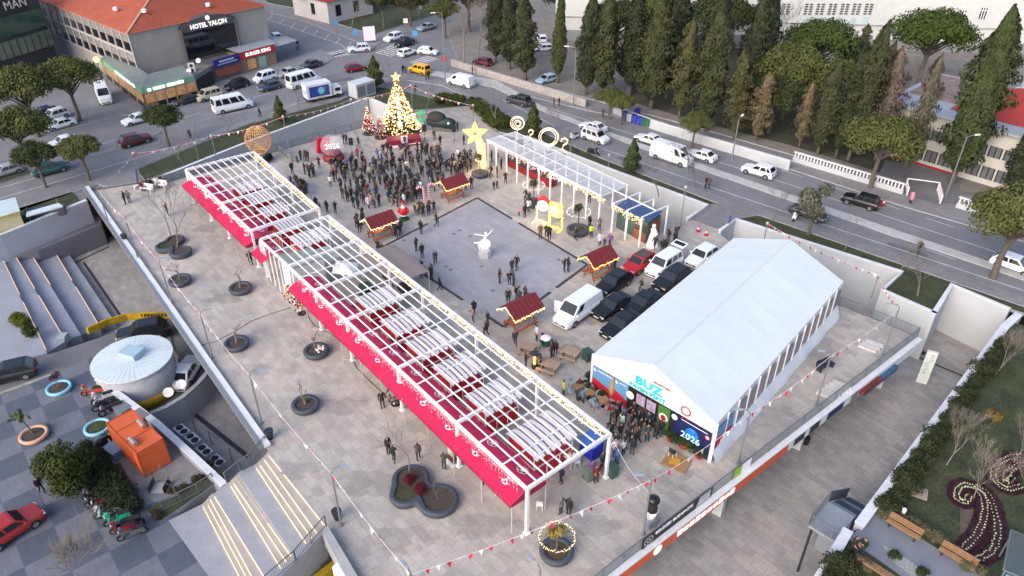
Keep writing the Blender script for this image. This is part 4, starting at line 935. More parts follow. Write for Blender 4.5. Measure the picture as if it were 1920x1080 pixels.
low_table('low wooden picnic table nearest the green bin',1068,668,1.7,1.0,.62,-.5);low_table('low wooden picnic table beside the glowing patio heater',1030,692,1.7,1.0,.62,-.5);low_table('low wooden picnic table behind the heater, near the drink trolley',988,660,1.4,.8,.6,-.5)
T = thing('wooden_platform','low wooden platform with black chair before the 2026 banner','platform',G(1268,868),-.55);b = MB()
for i in range(9):b.box((-.9+.2*i+.1,0,.12),(.19,1.5,.05))
b.build('deck',wood,T);b = MB();b.box((-.1,-.1,.2),(.8,.6,.05),.3);b.build('yellow_mat',M('yellow_mat',lin('b48a2a'),.8,.2),T)
cpp = chair_proto('folding_chair','black and white folding chair on the wooden platform',metal_d,emb);cpp.location = G(1260,858)+Vector((0,0,.15));cpp.rotation_euler.z = 2.2
T = thing('patio_heater','patio heater glowing orange between two people','heater',G(1002,690));b = MB();b.lathe([(.25,0),(.25,.4),(.08,.45)],10);b.build('base',metal_d,T)
b = MB();b.lathe([(.1,.45),(.1,1.5)],8);b.build('flame_tube',M('ember',(1,0.28,0.06),.5,0,emit=3),T);b = MB();b.lathe([(.12,1.5),(.45,1.55),(.1,1.75)],10);b.build('hood',metal_d,T)
T = thing('drink_trolley','green round drink stand with white tray and stools','trolley',G(1023,648));b = MB();b.lathe([(.35,.1),(.42,.8)],12);b.build('barrel',M('trolley_green',lin('1d5a45'),.5,.1),T);b = MB();b.lathe([(.46,.8),(.46,.86),(.2,.95)],12);b.build('tray',emb,T)
for i,(px,py)in enumerate([(1015,654),(1034,652),(1017,640)]):
 T = thing('bar_stool',('dark bar stool left of the green drink stand','dark bar stool right of the green drink stand','dark bar stool behind the green drink stand')[i],'stool',G(px,py),0,'bar stools');b = MB();b.lathe([(.17,.78),(.17,.84)],10);b.build('seat',metal_d,T)
 for k in range(3):b = MB();b.path([(.05*cos(k*2.1),.05*sin(k*2.1),.78),(.2*cos(k*2.1),.2*sin(k*2.1),0)],.015,4);b.build('leg',metal_d,T)
cs = chair_proto('cafe_chair','x',M('pale_blue',lin('9fb4bb'),.5,.05),metal_g)
cafe = [((1083,735),.6),((1105,748),.2),((1131,762),.4)]
ordn = ['first','second','third']
first = True
for i,(tp,rz)in enumerate(cafe):
 c0 = G(*tp);T = thing('cafe_table',('square wooden cafe table nearest the pergola, by the hi-vis person','square wooden cafe table in the middle of the three at the tent','square wooden cafe table nearest the tent crowd')[i],'table',c0,rz,'cafe tables at the tent');b = MB();b.box((0,0,.73),(.75,.75,.04));b.build('table_top',wood,T)
 b = MB();b.lathe([(.22,0),(.04,.05),(.04,.72)],8);b.build('pedestal',metal_d,T)
 for k in range(4):
  a = rz+k*pi/2;p = c0+Vector((cos(a)*.72,sin(a)*.72,0));lab = 'pale blue cafe chair %s the %s cafe table from the pergola'%(('right of','behind','left of','in front of')[k],ordn[i])
  if first:cs.location = p;cs.rotation_euler.z = a-pi/2;cs['label'] = lab;cs['group'] = 'cafe chairs';first = False
  else:dup(cs,p,a-pi/2,lab,group='cafe chairs')
T = thing('folded_parasol','closed golden patio parasol in front of the tent banner','parasol',G(1145,755));b = MB();b.lathe([(.35,0),(.35,.1),(.04,.12),(.04,1.0)],10);b.build('stand',metal_g,T)
b = MB();b.lathe([(.16,.9),(.22,1.2),(.16,2.0),(.03,2.7)],8);b.build('folded_canopy',M('gold_fabric',lin('b08a4a'),.7,.2,3),T)
hut_roof = M('hut_roof',lin('6e2026'),.7,.1,2);hut_edge = M('hut_batten',lin('5b191f'),.7,.1)
def hut(label,px,py,rz,sc=1.0):
 T = thing('picnic_hut',label,'hut',G(px,py),rz,'small gabled huts');T.scale = (sc,)*3
 L,W_,ze,zr = 3.4,2.5,2.1,2.95
 b = MB()
 for sgn in(-1,1):
  b.poly([(-L/2,0,zr),(L/2,0,zr),(L/2,sgn*W_/2,ze),(-L/2,sgn*W_/2,ze)]);b.poly([(-L/2,0,zr-.07),(L/2,0,zr-.07),(L/2,sgn*W_/2,ze-.07),(-L/2,sgn*W_/2,ze-.07)])
  for k in range(8):
   x = -L/2+L*k/7;b.bar((x,sgn*.05,zr+.0),(x,sgn*W_/2,ze+.015),.035,.03,1)
 b.build('roof',[hut_roof,hut_edge],T)
 for x in(-1.15,1.15):
  b = MB();b.bar((x,-.75,0),(x,.25,ze+.3),.09);b.bar((x,.75,0),(x,-.25,ze+.3),.09);b.bar((x,-.9,.75),(x,.9,.75),.08);b.build('trestle',wood_r,T)
 b = MB();b.box((0,0,.82),(2.5,.8,.06));b.build('table_top',wood_r,T)
 for y in(-.85,.85):b = MB();b.box((0,y,.46),(2.5,.28,.05));b.build('bench',wood_r,T)
 r = random.Random(px);b = MB()
 for sgn in(-1,1):
  for i in range(46):
   x = -L/2+L*i/45;b.box((x,sgn*(W_/2+.02),ze-.05-abs(r.gauss(0,.13))),(.05,.05,.06),r.random())
  for e in(-1,1):
   for i in range(20):
    f = i/19;b.box((e*L/2,sgn*W_/2*f,zr+(ze-zr)*f-.08-abs(r.gauss(0,.10))),(.05,.05,.06),r.random())
 b.build('light_string',bulb_y if px%2 else bulb_w,T)['kind'] = 'stuff'
ang = math.atan2(G(975,575).y-G(940,590).y,G(975,575).x-G(940,590).x)
hut('dark red roofed hut with lights at the front corner of the slate square',976,612,AX+pi/2+.02,1.0);hut('dark red roofed hut at the right corner of the slate square, near the cars',1119,515,AX+pi/2,.96);hut('dark red roofed hut with lights at the left, before the crowd and the pergola',714,444,AX+pi/2,.96);hut('dark red roofed hut with lights beside the candy canes and crowd',849,372,AX+pi/2,.96)
#  bench groups at the far left of the plaza
for i,(px,py,lab)in enumerate([(276,359,'white framed bench with seated people, leftmost by the far railing'),(302,352,'white framed bench under the bare planter, by the far railing'),(1546,692,'dark metal bench standing alone right of the tent')]):
 T = thing('park_bench',lab,'bench',G(px,py),heading((px,py),(px+10,py-6))if i<2 else.5,'benches');mt = emb if i<2 else metal_d
 b = MB()
 for k in range(3):b.box((0,-.18+.18*k,.45),(1.7,.14,.04))
 b.build('seat',mt,T);b = MB()
 for k in range(3):b.box((0,.3,.58+.15*k),(1.7,.04,.11))
 b.build('backrest',mt,T)
 for x in(-.7,.7):b = MB();b.box((x,0,.22),(.06,.5,.44));b.box((x,.3,.6),(.05,.05,.8));b.build('frame',mt,T)
for i,(px,py,n,lab)in enumerate([(1632,650,3,'three pale stone slab steps lying near the railing corner'),(1556,738,5,'row of pale stone slab steps beside the lamp post, right of the tent')]):
 T = thing('stone_slabs',lab,'stone slabs',G(px,py),0);d = Vector((.85,-.35,0))
 for k in range(n):b = MB();b.box((k*.42-.4,k*.30-.3,.09+.015*k),(1.5,.42,.18),-.62);b.build('slab',M('marble_slab',lin('bfbdb8'),.6,.1),T)
 #  Christmas tree and lit ornaments
ro = random.Random(5)
def xmas(name,label,px,py,H,R,nleaf,nb,pal,col,star=True,numbers=False):
 p = G(px,py);T = thing(name,label,'Christmas tree',p)
 b = MB();r = random.Random(px)
 for i in range(nleaf):
  t = r.random()**.75*.98;a = r.uniform(0,6.28);rr = R*(1-t)*r.uniform(.75,.97)+.06;leaf(b,(cos(a)*rr,sin(a)*rr,.25+(H-.25)*t),(cos(a),sin(a),.3),.26 if H>4 else.14,r)
 inst('foliage',b.mesh('foliage',leaf_dk),T,color=col)
 b = MB();b.lathe([(R*.98,0),(R*1.02,.1),(R*.9,.25)],28);b.build('base',M('tree_base',(.02,.03,.02),.8,.1),T)
 for k,(mt,share,sz)in enumerate(pal):
  b = MB()
  for i in range(int(nb*share)):
   t = r.random()**.72*.985;a = r.uniform(0,6.28);rr = R*(1-t)*r.uniform(.96,1.08)+.08;s = sz*r.uniform(.7,1.25)
   b.ball((cos(a)*rr,sin(a)*rr,.2+(H-.2)*t),s,5,3)
  o = b.build('bauble_lights',mt,T);o['kind'] = 'stuff'
 if star:
  S = .75 if H>4 else.22;b = MB();d = Vector((-p.x,-p.y,0)).normalized();x = Vector((-d.y,d.x,0))
  pts = []
  for j in range(10):
   a = pi/2+j*pi/5;q = S if j%2==0 else S*.45;pts.append(x*(q*cos(a))+Vector((0,0,H+S*.55+q*sin(a))))
  c = Vector((0,0,H+S*.55))
  for j in range(10):
   for sg in(1,-1):b.poly([pts[j],pts[(j+1)%10],c+d*S*.22*sg])
  b.build('star',M('gold_star',(1,0.66,0.2),.5,0,emit=1.0),T)
 return T,p
gold = M('gold_lights',(1,0.6,0.2),.5,0,emit=1.5);warmw = M('warm_white_lights',(1,0.78,0.48),.5,0,emit=1.9)
bronze = M('bronze_bauble',lin('8a5a2a'),.3,.1,metal=.6);redba = M('red_bauble',lin('a3122a'),.3,.1,metal=.3);pinkl = M('pink_lights',(1,0.52,0.42),.5,0,emit=1.0)
T,p = xmas('christmas_tree','towering lit Christmas tree with golden lights and star on top',751,247,rise(751,247,150),2.75,3000,3000,[(gold,.40,.085),(warmw,.36,.08),(bronze,.24,.13)],(.03,.04,.015))
H = rise(751,247,150);d = Vector((-p.x,-p.y,0)).normalized();x = Vector((-d.y,d.x,0))
for k,ch in enumerate('2026'):
 t = .74-k*.155;c = d*(2.75*(1-t)+.32)+Vector((0,0,H*t));slope = Vector((-d.x*2.75,-d.y*2.75,H)).normalized()
 text_mb(ch,1.25,M('number_white',(1,0.9,0.86),.5,0,emit=0.9),'number',T,c,frame_rot(x,slope),.05,bold=.02)
xmas('christmas_tree','small decorated Christmas tree with red and white baubles, left of the big one',693,250,3.6,1.0,700,420,[(pinkl,.3,.06),(redba,.4,.09),(warmw,.3,.045)],(.02,.03,.015))
xmas('christmas_tree','smallest decorated Christmas tree with silver baubles, between the other two',714,258,2.9,.85,600,330,[(M('silver_bauble',lin('b9a9b4'),.3,.1,metal=.5),.5,.08),(redba,.25,.07),(pinkl,.25,.04)],(.02,.028,.02))
T = thing('stage_block','dark red stage block with white front figure below the big Christmas tree','stage',G(757,270),AX+pi/2)
a_ = heading((732,272),(785,266))+pi/2;T.rotation_euler.z = a_
b = MB();b.prism([(-2.3,-.9),(2.3,-.9),(2.2,.9),(-2.2,.9)],0,1.0,0);b.build('block',M('stage_red',lin('7c1630'),.6,.1),T)
b = MB();b.bar((-2.1,-.95,.16),(-.9,-.95,.16),.03,.3);b.build('caption_board',emb,T);b = MB();b.bar((.3,-.95,.3),(2.1,-.95,.3),.03,.12);b.build('caption_line',emb,T)
b = MB();b.bar((0,-1.0,.55),(0,-.98,1.55),.9,.06);b.build('white_sign',emb,T);b = MB();b.bar((-.18,-1.05,1.28),(.18,-1.05,1.28),.04,.36);b.build('sign_mark',metal_d,T)
glow = M('star_glow',(1,0.7,0.24),.5,0,emit=0.62);
p = G(905,316);T = thing('lit_star','giant glowing yellow star with comet tail standing on the plaza','light ornament',p)
d = Vector((-p.x,-p.y,0)).normalized();x = Vector((-d.y,d.x,0));c = -x*.85+Vector((0,0,4.7));S = 1.62
def starpts(S,c,rot=0):
 return[c+x*((S if j%2==0 else S*.45)*cos(pi/2+rot+j*pi/5))+Vector((0,0,(S if j%2==0 else S*.45)*sin(pi/2+rot+j*pi/5)))for j in range(10)]
P1,P0 = starpts(S,c),starpts(S*.30,c);b = MB();e = d*.25
for j in range(10):
 k = (j+1)%10
 for sg in(1,-1):b.poly([P1[j]+e*sg,P1[k]+e*sg,P0[k]+e*sg,P0[j]+e*sg])
 b.poly([P1[j]+e,P1[k]+e,P1[k]-e,P1[j]-e]);b.poly([P0[j]+e,P0[k]+e,P0[k]-e,P0[j]-e])
b.build('star',glow,T)
b = MB();r = random.Random(8)
for i in range(260):
 t = r.random();q = c+x*(.45+.5*t)+Vector((0,0,-.9-3.5*t))+d*r.uniform(-.3,.3)+x*r.uniform(-.42,.42);b.box(q,(.09,.09,.3),r.random())
b.build('light_tail',M('tail_bulbs',(1,0.72,0.28),.5,0,emit=1.1),T)['kind'] = 'stuff'
b = MB();b.prism([tuple((c+x*q_[0]+d*q_[1]).xy)for q_ in((.35,-.25),(1.25,-.25),(1.25,.25),(.35,.25))],0,3.4);b.build('tail_panel',M('tail_panel',(1,0.68,0.28),.5,0,emit=0.5),T)
p = G(626,298);T = thing('snow_globe','big transparent globe ornament with 2026 inside on a red base','globe ornament',p)
b = MB();b.lathe([(1.35,0),(1.4,.3),(1.15,.7)],24);b.build('base',redb2,T)
b = MB();b.ball((0,0,1.85),1.5,24,14);b.build('globe',M('clear_shell',(.9,.86,.9),.08,0,alpha=.16,spec=1),T,smooth=True)
b = MB();b.lathe([(1.1,.9),(.9,1.2),(.3,1.35)],20);b.build('filling',M('globe_fill',lin('7a1f3c'),.8,.4,3),T)
d = Vector((-p.x,-p.y,0)).normalized();x = Vector((-d.y,d.x,0));text_mb('2026',.95,emb,'number',T,d*1.2+Vector((0,0,2.2)),frame_rot(x,Vector((-d.x*.3,-d.y*.3,1))),.03,bold=.02)
T = thing('gift_panel','bright red gift-shaped panel standing behind the globe','panel',G(608,288),heading((600,290),(616,286))+pi/2);b = MB();b.box((0,0,1.2),(1.7,.5,2.0),tilt=Matrix.Rotation(.15,3,'Y'));b.build('panel',M('gift_red',lin('c41540'),.5,.1),T)
p = G(492,303);T = thing('balloon_ornament','wicker hot air balloon ornament on thin legs with plants beneath','balloon ornament',p);wick = M('wicker',lin('d0a06c'),.7,.15,6);HBz = rise(492,303,237)
b = MB();cz,R = HBz-1.75,1.62
for j in range(30):
 a = 2*pi*j/30;b.path([(R*cos(a)*sin(th),R*sin(a)*sin(th),cz+R*cos(th)*1.1)for th in[pi*k/14 for k in range(1,13)]],.028,3)
for k in range(2,13):
 th = pi*k/14;b.path([(R*sin(th)*cos(2*pi*j/30),R*sin(th)*sin(2*pi*j/30),cz+R*cos(th)*1.1)for j in range(31)],.02,3)
r = random.Random(4)
for j in range(260):
 a,th = r.uniform(0,6.28),r.uniform(.2,2.6);a2,t2 = a+r.uniform(-.5,.5),th+r.uniform(-.4,.4);f = lambda A,t:(R*1.01*cos(A)*sin(t),R*1.01*sin(A)*sin(t),cz+R*cos(t)*1.1);b.path([f(a,th),f((a+a2)/2,(th+t2)/2),f(a2,t2)],.016,3)
b.build('envelope',wick,T);b = MB();b.path([(.78*cos(2*pi*j/24),.78*sin(2*pi*j/24),cz-1.65)for j in range(25)],.12,6);b.build('rim',wick,T)
for j in range(6):a = 2*pi*j/6;q = MB();q.path([(.75*cos(a),.75*sin(a),cz-1.6),(.95*cos(a),.95*sin(a),0)],.035,5);q.build('leg',M('rust_leg',lin('7a5238'),.7,.1),T)
for px,py in((500,304),(492,308),(506,300)):shrub('dark shrub in the planter under the wicker balloon, %s'%({500:'middle one',492:'left one',506:'right one'}[px]),G(px,py),.8,(.02,.025,.012),'shrubs under the balloon')
def tube_orn(name,label,px,py,pts,rad,mat,z0=0,second=None):
 p = G(px,py);d = Vector((-p.x,-p.y,0)).normalized();x = Vector((-d.y,d.x,0));T = thing(name,label,'light ornament',p)
 for q in pts:
  b = MB();b.path([x*a+Vector((0,0,c))for a,c in q],rad,6);b.build('light_tube',mat,T)
 b = MB();b.lathe([(.35,0),(.3,.1)],10);b.build('base',metal_d,T)
 return T
ringw = M('ring_tube',(1,0.74,0.56),.5,0,emit=0.8);circ = lambda r,cx,cz,n = 26,a0 = 0,a1 = 2*pi:[(cx+r*cos(a0+(a1-a0)*i/n),cz+r*sin(a0+(a1-a0)*i/n))for i in range(n+1)]
tube_orn('light_ring_ornament','largest glowing double ring ornament behind the glazed canopy',1028,285,[circ(1.3,0,2.1),circ(1.12,.06,2.1),circ(.98,-.06,2.06),[(0,0),(0,.85)]],.045,ringw)
tube_orn('light_ring_ornament','glowing swirl ring ornament at the far end of the glazed canopy',970,262,[circ(.95,0,2.4),circ(.8,.06,2.36),circ(.5,0,2.3),circ(.3,.06,2.3),[(0,0),(0,1.45)]],.045,ringw)
swan = M('swan_glow',(1,0.74,0.48),.5,0,emit=0.55)
for px,py,k,lab in[(1057,290,.82,'glowing pale swan neck ornament right of the largest ring'),(995,268,.62,'small glowing curl ornament between the two ring ornaments')]:
 tube_orn('curl_ornament',lab,px,py,[[(a*k,c*k+.6)for a,c in[(.7,-.5),(.2,-.2),(-.3,.3),(-.1,.9),(.4,1.2),(.55,1.7),(.1,2.1),(-.4,1.9),(-.5,1.5)]]],.17 if k>1 else.12,swan)
def lit_frame(label,px,py,mat,w=1.7,h=3.0):
 p = G(px,py);d = Vector((-p.x,-p.y,0)).normalized();d = (d+Vector((-.55,.1,0))).normalized();x = Vector((-d.y,d.x,0));T = thing('walkthrough_ornament',label,'light ornament',p,0,'walk-through light frames');r = random.Random(px);b = MB()
 def rail(a,c,n,s=.10):
  for i in range(n):
   q = Vector(a).lerp(Vector(c),i/(n-1));b.ball(tuple(q+Vector((r.gauss(0,.04),r.gauss(0,.04),r.gauss(0,.04)))),s*r.uniform(.7,1.2),5,3)
 A,B_ = x*-w/2,x*w/2;up = Vector((0,0,h*.55));rail(A,A+up,16);rail(B_,B_+up,16);rail(A+Vector((0,0,.12)),B_+Vector((0,0,.12)),14);rail(A+d*.8,A+Vector((0,0,.1)),8);rail(B_+d*.8,B_+Vector((0,0,.1)),8)
 b.build('lit_rail',mat,T)['kind'] = 'stuff';return T,x,d,h
yel = M('yellow_frame',(1,0.72,0.1),.5,0,emit=1.0)
T,x,d,h = lit_frame('glowing photo frame topped by a white bearded face with red cap',1018,417,M('frame_warm',(1,0.78,0.32),.5,0,emit=1.1))
b = MB();b.ball((0,0,h*.72),.72,12,8,sc=(1,1,.95));b.build('beard',M('beard_glow',(1,0.9,0.8),.5,0,emit=0.5),T,smooth=True)
b = MB();c = Vector((0,0,h*.72+.35));b.path([c-x*.55+Vector((0,0,.1)),c+Vector((0,0,.55)),c+x*.5+Vector((0,0,.35)),c+x*.95+Vector((0,0,-.25))],[.28,.3,.2,.1],8);b.build('cap',M('cap_red',(.75,.02,.03),.6,0,emit=.5),T,smooth=True)
b = MB();b.ball(tuple(c+x*1.0+Vector((0,0,-.3))),.16,8,5);b.build('pompom',emb,T);b = MB();b.ball(tuple(d*.62+Vector((0,0,h*.72+.12))),.22,8,5,sc=(1,1,.7));b.build('face',M('face_skin',(.75,.45,.3),.6,0,emit=.6),T)
T,x,d,h = lit_frame('glowing yellow photo frame topped by a pale bear face with round ears',1041,428,yel,1.6,3.1)
b = MB();b.ball((0,0,h*.72),.62,12,8);b.build('head',M('bear_glow',(1,0.8,0.42),.5,0,emit=0.55),T,smooth=True)
for sg in(-1,1):b = MB();b.ball(tuple(x*.55*sg+Vector((0,0,h*.72+.6))),.3,8,5);b.build('ear',yel,T)
b = MB();b.ball(tuple(d*.58+Vector((0,0,h*.72-.08))),.1,8,5);b.build('nose',metal_d,T)
r = random.Random(2);b = MB()
for i in range(40):a = 2*pi*i/40;b.ball(tuple(x*(.8*cos(a))+Vector((0,0,h*.72+.82*sin(a)))),.11*r.uniform(.7,1.2),5,3)
b.build('lit_wreath',yel,T)
candw = M('cane_white',lin('e8dede'),.4,0,emit=.25);candr = M('cane_red',lin('c23a52'),.4,0)
for px,py,fl,lab in[(796,384,1,'front candy cane with pink and white stripes at the crowd edge'),(805,378,-1,'back candy cane with pink and white stripes behind the front one')]:
 p = G(px,py);x = Vector((1,0,0))*fl;T = thing('candy_cane',lab,'candy cane',p,0,'candy canes');P = [Vector((0,0,z))for z in[i*.16 for i in range(13)]]+[x*(-.38+.38*cos(a))+Vector((0,0,1.95+.38*sin(a)))for a in[i*.3 for i in range(1,11)]]
 for par in(0,1):
  b = MB()
  for i in range(len(P)-1):
   if i%2==par:b.path([P[i],P[i+1]],.13,8)
  b.build('stripe',candr if par else candw,T)
statw = M('statue_white',(0.9,0.87,0.82),.5,0,emit=0.36)
p = G(909,481);T = thing('dancer_statue','glowing white ballet dancer statue on white cube, middle of the slate square','statue',p)
b = MB();b.lathe([(.62,0),(.66,.35),(.62,.75)],6);b.build('plinth',M('plinth_white',lin('e6e6e8'),.5,.03,emit=.08),T)
b = MB();b.path([(0,0,.75),(.02,0,1.3),(0,0,1.75)],[.05,.09,.13],8);b.path([(0,0,1.75),(.05,.03,2.1),(.1,.05,2.45)],[.17,.14,.17],8);b.path([(.1,.05,2.45),(.12,.05,2.62)],[.06,.05],6);b.ball((.13,.05,2.75),.14,10,7)
b.path([(.22,.05,2.45),(.55,.0,2.75),(.8,-.05,3.15)],[.07,.055,.04],6);b.path([(0,.05,2.45),(-.5,.1,2.5),(-1.0,.1,2.62)],[.07,.055,.04],6);b.path([(-.05,0,1.75),(-.6,0,1.62),(-1.1,0,1.65)],[.12,.09,.05],6)
b.build('figure',statw,T,smooth=True);b = MB();r = random.Random(1)
for i in range(90):a = r.uniform(0,6.28);q = r.uniform(.3,.62);b.path([(cos(a)*.15,sin(a)*.15,1.85),(cos(a)*q,sin(a)*q,1.72),(cos(a)*q*1.05,sin(a)*q*1.05,1.6-r.uniform(.1,.6))],.02,3)
b.build('skirt',M('skirt_glow',(1,0.93,0.78),.5,0,emit=0.6),T)['kind'] = 'stuff'
p = G(1222,462);T = thing('lady_statue','glowing white robed statue beside the wooden hut corner','statue',p);b = MB();b.lathe([(.55,0),(.6,.1),(.5,.6),(.36,1.3),(.24,1.75),(.28,2.05),(.1,2.3)],14);b.ball((0,0,2.48),.2,10,7);b.path([(.2,0,2.0),(.42,-.1,1.5),(.15,-.35,1.4)],.08,6);b.build('figure',statw,T,smooth=True)
p = G(758,411);T = thing('santa_figure','red-suited bearded figure with white trim on a green base, near the left hut','statue',p);rs = M('suit_red',lin('c01a24'),.6,.05)
b = MB();b.lathe([(.62,0),(.6,.1)],12);b.build('base',M('base_green',lin('1f5a35'),.7,.1),T);b = MB()
for sg in(-1,1):b.path([(sg*.16,0,.1),(sg*.17,0,.55)],.14,8)
b.build('boots',metal_d,T);b = MB();b.lathe([(.30,.5),(.46,.7),(.50,1.0),(.42,1.4),(.2,1.55)],12)
for sg in(-1,1):b.path([(sg*.36,0,1.4),(sg*.58,-.1,1.1),(sg*.5,-.3,.95)],[.14,.13,.1],7)
b.build('suit',rs,T,smooth=True);b = MB();b.lathe([(.44,.52),(.47,.62),(.46,.7)],12);b.ball((0,-.16,1.6),.25,10,6);b.build('trim_and_beard',emb,T);b = MB();b.ball((0,-.12,1.75),.2,10,6);b.build('face',M('skin_pink',lin('c9957c'),.6,.05),T);b = MB();b.path([(0,0,1.8),(0,.05,2.1),(.15,.12,2.2)],[.22,.14,.05],8);b.build('cap',rs,T)
p = G(790,240);T = thing('green_elf_figure','glowing green and white figure standing right of the big Christmas tree','light ornament',p);gg = M('green_glow',(.05,.62,.25),.5,0,emit=0.35)
b = MB();b.lathe([(.5,0),(.55,.5),(.35,.95)],12);b.build('white_base',emb,T);b = MB();b.lathe([(.34,.9),(.45,1.2),(.3,1.6)],12);b.build('body',gg,T);b = MB();b.ball((0,0,1.8),.3,10,6);b.build('face',M('face_tan',lin('c9a06c'),.6,.1),T);b = MB();b.ball((0,0,2.2),.5,10,6,sc=(1,1,.6));b.ball((.3,0,2.45),.25,8,5);b.build('hat',gg,T)
p = G(1218,985);T = thing('mascot_statue','black and white standing figure on a grey plinth at the front railing','statue',p,.5)
b = MB();b.box((0,0,.35),(.6,.6,.7));b.build('plinth',M('plinth_grey',lin('7d8594'),.6,.1),T);b = MB();b.lathe([(.24,.7),(.34,1.1),(.38,1.5)],12)
for sg in(-1,1):b.path([(sg*.3,0,1.5),(sg*.46,-.1,1.2)],[.12,.09],7)
b.build('white_suit',emb,T,smooth=True);b = MB();b.lathe([(.36,1.5),(.33,1.9),(.2,2.15)],12);b.build('black_jacket',black,T,smooth=True);b = MB();b.ball((0,0,2.45),.42,12,8,sc=(1.05,1,.85));b.build('head',M('gloss_black',(.012,.011,.011),.25,0),T,smooth=True)
p = G(826,243);T = thing('covered_sleigh','dark green covered sleigh with rounded hood on skids, right of the Christmas tree','sleigh',p,heading((805,240),(850,246)))
dg = M('sleigh_green',lin('22302f'),.7,.15,2);b = MB();b.lathe([(.2,-2.1),(.75,-1.7),(.85,0),(.8,1.6),(.5,2.2)],12)
for i,v in enumerate(b.v):b.v[i] = (v[0],v[2],v[1]*.9+1.15)
b.build('hull',dg,T,smooth=True);b = MB();b.ball((0,-.5,1.75),.95,12,7,sc=(1,1.5,.9));b.build('hood',M('sleigh_hood',lin('2b2a26'),.8,.2,3),T,smooth=True)
for sg in(-1,1):b = MB();b.path([(sg*.6,-1.8,.12),(sg*.6,1.6,.1),(sg*.6,2.0,.35)],.05,5);b.path([(sg*.6,-1,.1),(sg*.5,-1,.6)],.04,4);b.path([(sg*.6,1,.1),(sg*.5,1,.6)],.04,4);b.build('skid',metal_d,T)
b = MB();b.ball((.75,1.6,1.4),.12,6,4);b.build('lamp',M('sleigh_lamp',(1,0.95,0.85),.5,0,emit=1.5),T)
for px,py,lab in[(661,292,'black loudspeaker on a stand beside the globe ornament'),(797,266,'black loudspeaker on a tripod left of the dark sleigh, by the stage'),(852,267,'black loudspeaker on a tripod between sleigh and glowing star')]:
 T = thing('loudspeaker',lab,'loudspeaker',G(px,py),.2,'loudspeakers on stands');b = MB();b.box((0,0,2.0),(.55,.45,.85));b.build('cabinet',black,T);b = MB();b.path([(0,0,0),(0,0,1.6)],.03,6)
 for k in range(3):b.path([(0,0,.6),(.5*cos(k*2.09),.5*sin(k*2.09),0)],.02,4)
 b.build('stand',metal_d,T)
 #  lamp posts, bunting, railings
def lamp(label,base,topy,hookdir=(1,0),group='hooked plaza lamp posts',z=0):
 h = rise(*base,topy,z);T = thing('lamp_post',label,'lamp post',G(*base,z),math.atan2(hookdir[1],hookdir[0]),group)
 b = MB();b.lathe([(.16,0),(.16,.06),(.075,.08),(.055,h-.45)],8);b.path([(0,0,h-.5),(.02,0,h-.2),(.18,0,h-.02),(.45,0,h+.03),(.62,0,h)],[.055,.055,.05,.05,.045],7);b.build('pole',metal_g,T)
 b = MB();b.box((.78,0,h-.01),(.5,.2,.07));b.build('lamp_head',M('lamp_head',lin('8d98a2'),.4,.05),T);T['lh'] = h;return G(*base,z)+Vector((0,0,h))
oth = ['first','second','third','fourth','fifth','sixth','seventh','eighth','ninth','tenth','eleventh','twelfth']
LT = []
for i,(b_,ty)in enumerate([((204,418),350),((260,488),405),((323,571),485),((399,672),583),((491,794),698),((640,985),880)]):
 LT.append(lamp('grey hooked lamp post on the left plaza edge, %s from the far end'%oth[i],b_,ty,(.8,.3)))
LR = []
for i,(b_,ty)in enumerate([((1655,666),572),((1530,760),660),((1384,869),770),((1206,1001),893)]):
 LR.append(lamp('grey hooked lamp post on the right plaza edge, %s from the tent rear'%oth[i],b_,ty,(-.9,.2)))
LR.append(lamp('hooked lamp post at the front edge, lowest one by the lit ring planter',(1010,1145),1062,(-.5,.6)));LT.append(lamp('hooked lamp post at the front edge beside the underpass, lowest left one',(780,1160),1070,(-.5,.6)))
def globe_lamp(label,base,topy,z=0,group='slim lamp posts'):
 h = rise(*base,topy,z);T = thing('lamp_post',label,'lamp post',G(*base,z),0,group);b = MB();b.lathe([(.12,0),(.06,.1),(.045,h-.3)],8);b.build('pole',metal_g,T);b = MB();b.lathe([(.08,h-.35),(.16,h-.22),(.16,h-.05),(.08,h)],10);b.build('lamp_head',M('lamp_pale',lin('a9aaa6'),.5,.05),T);return G(*base,z)+Vector((0,0,h))
GL = [globe_lamp('slim lamp post with white head at the far end of the railing, first bunting corner',(265,338),285),globe_lamp('slim lamp post with white head behind the red awning',(407,302),252),globe_lamp('slim lamp post with white head behind the balloon railing',(545,300),216),globe_lamp('slim lamp post with white head behind the globe ornament',(666,250),184),globe_lamp('slim lamp post right of the big Christmas tree',(775,222),158),globe_lamp('slim lamp post behind the glowing star',(888,233),195),globe_lamp('slim lamp post on the lawn behind the glazed canopy',(1140,318),288),globe_lamp('tall slim lamp post by the wall end beside the hut',(1275,428),348),globe_lamp('slim lamp post behind the rear left corner of the tent',(1432,452),416),globe_lamp('slim lamp post in the wall recess behind the tent',(1633,560),512)]
def street_lamp(label,base,topy,arm):
 h = rise(*base,topy,ZS);T = thing('street_lamp',label,'street lamp',G(*base,ZS),math.atan2(arm[1],arm[0]),'tall street lamps');b = MB();b.lathe([(.16,0),(.1,.2),(.07,h)],8);b.path([(0,0,h),(.5,0,h+.15),(1.1,0,h+.2)],.045,6);b.build('pole',metal_g,T);b = MB();b.box((1.4,0,h+.18),(.7,.25,.1));b.build('lamp_head',emb,T)
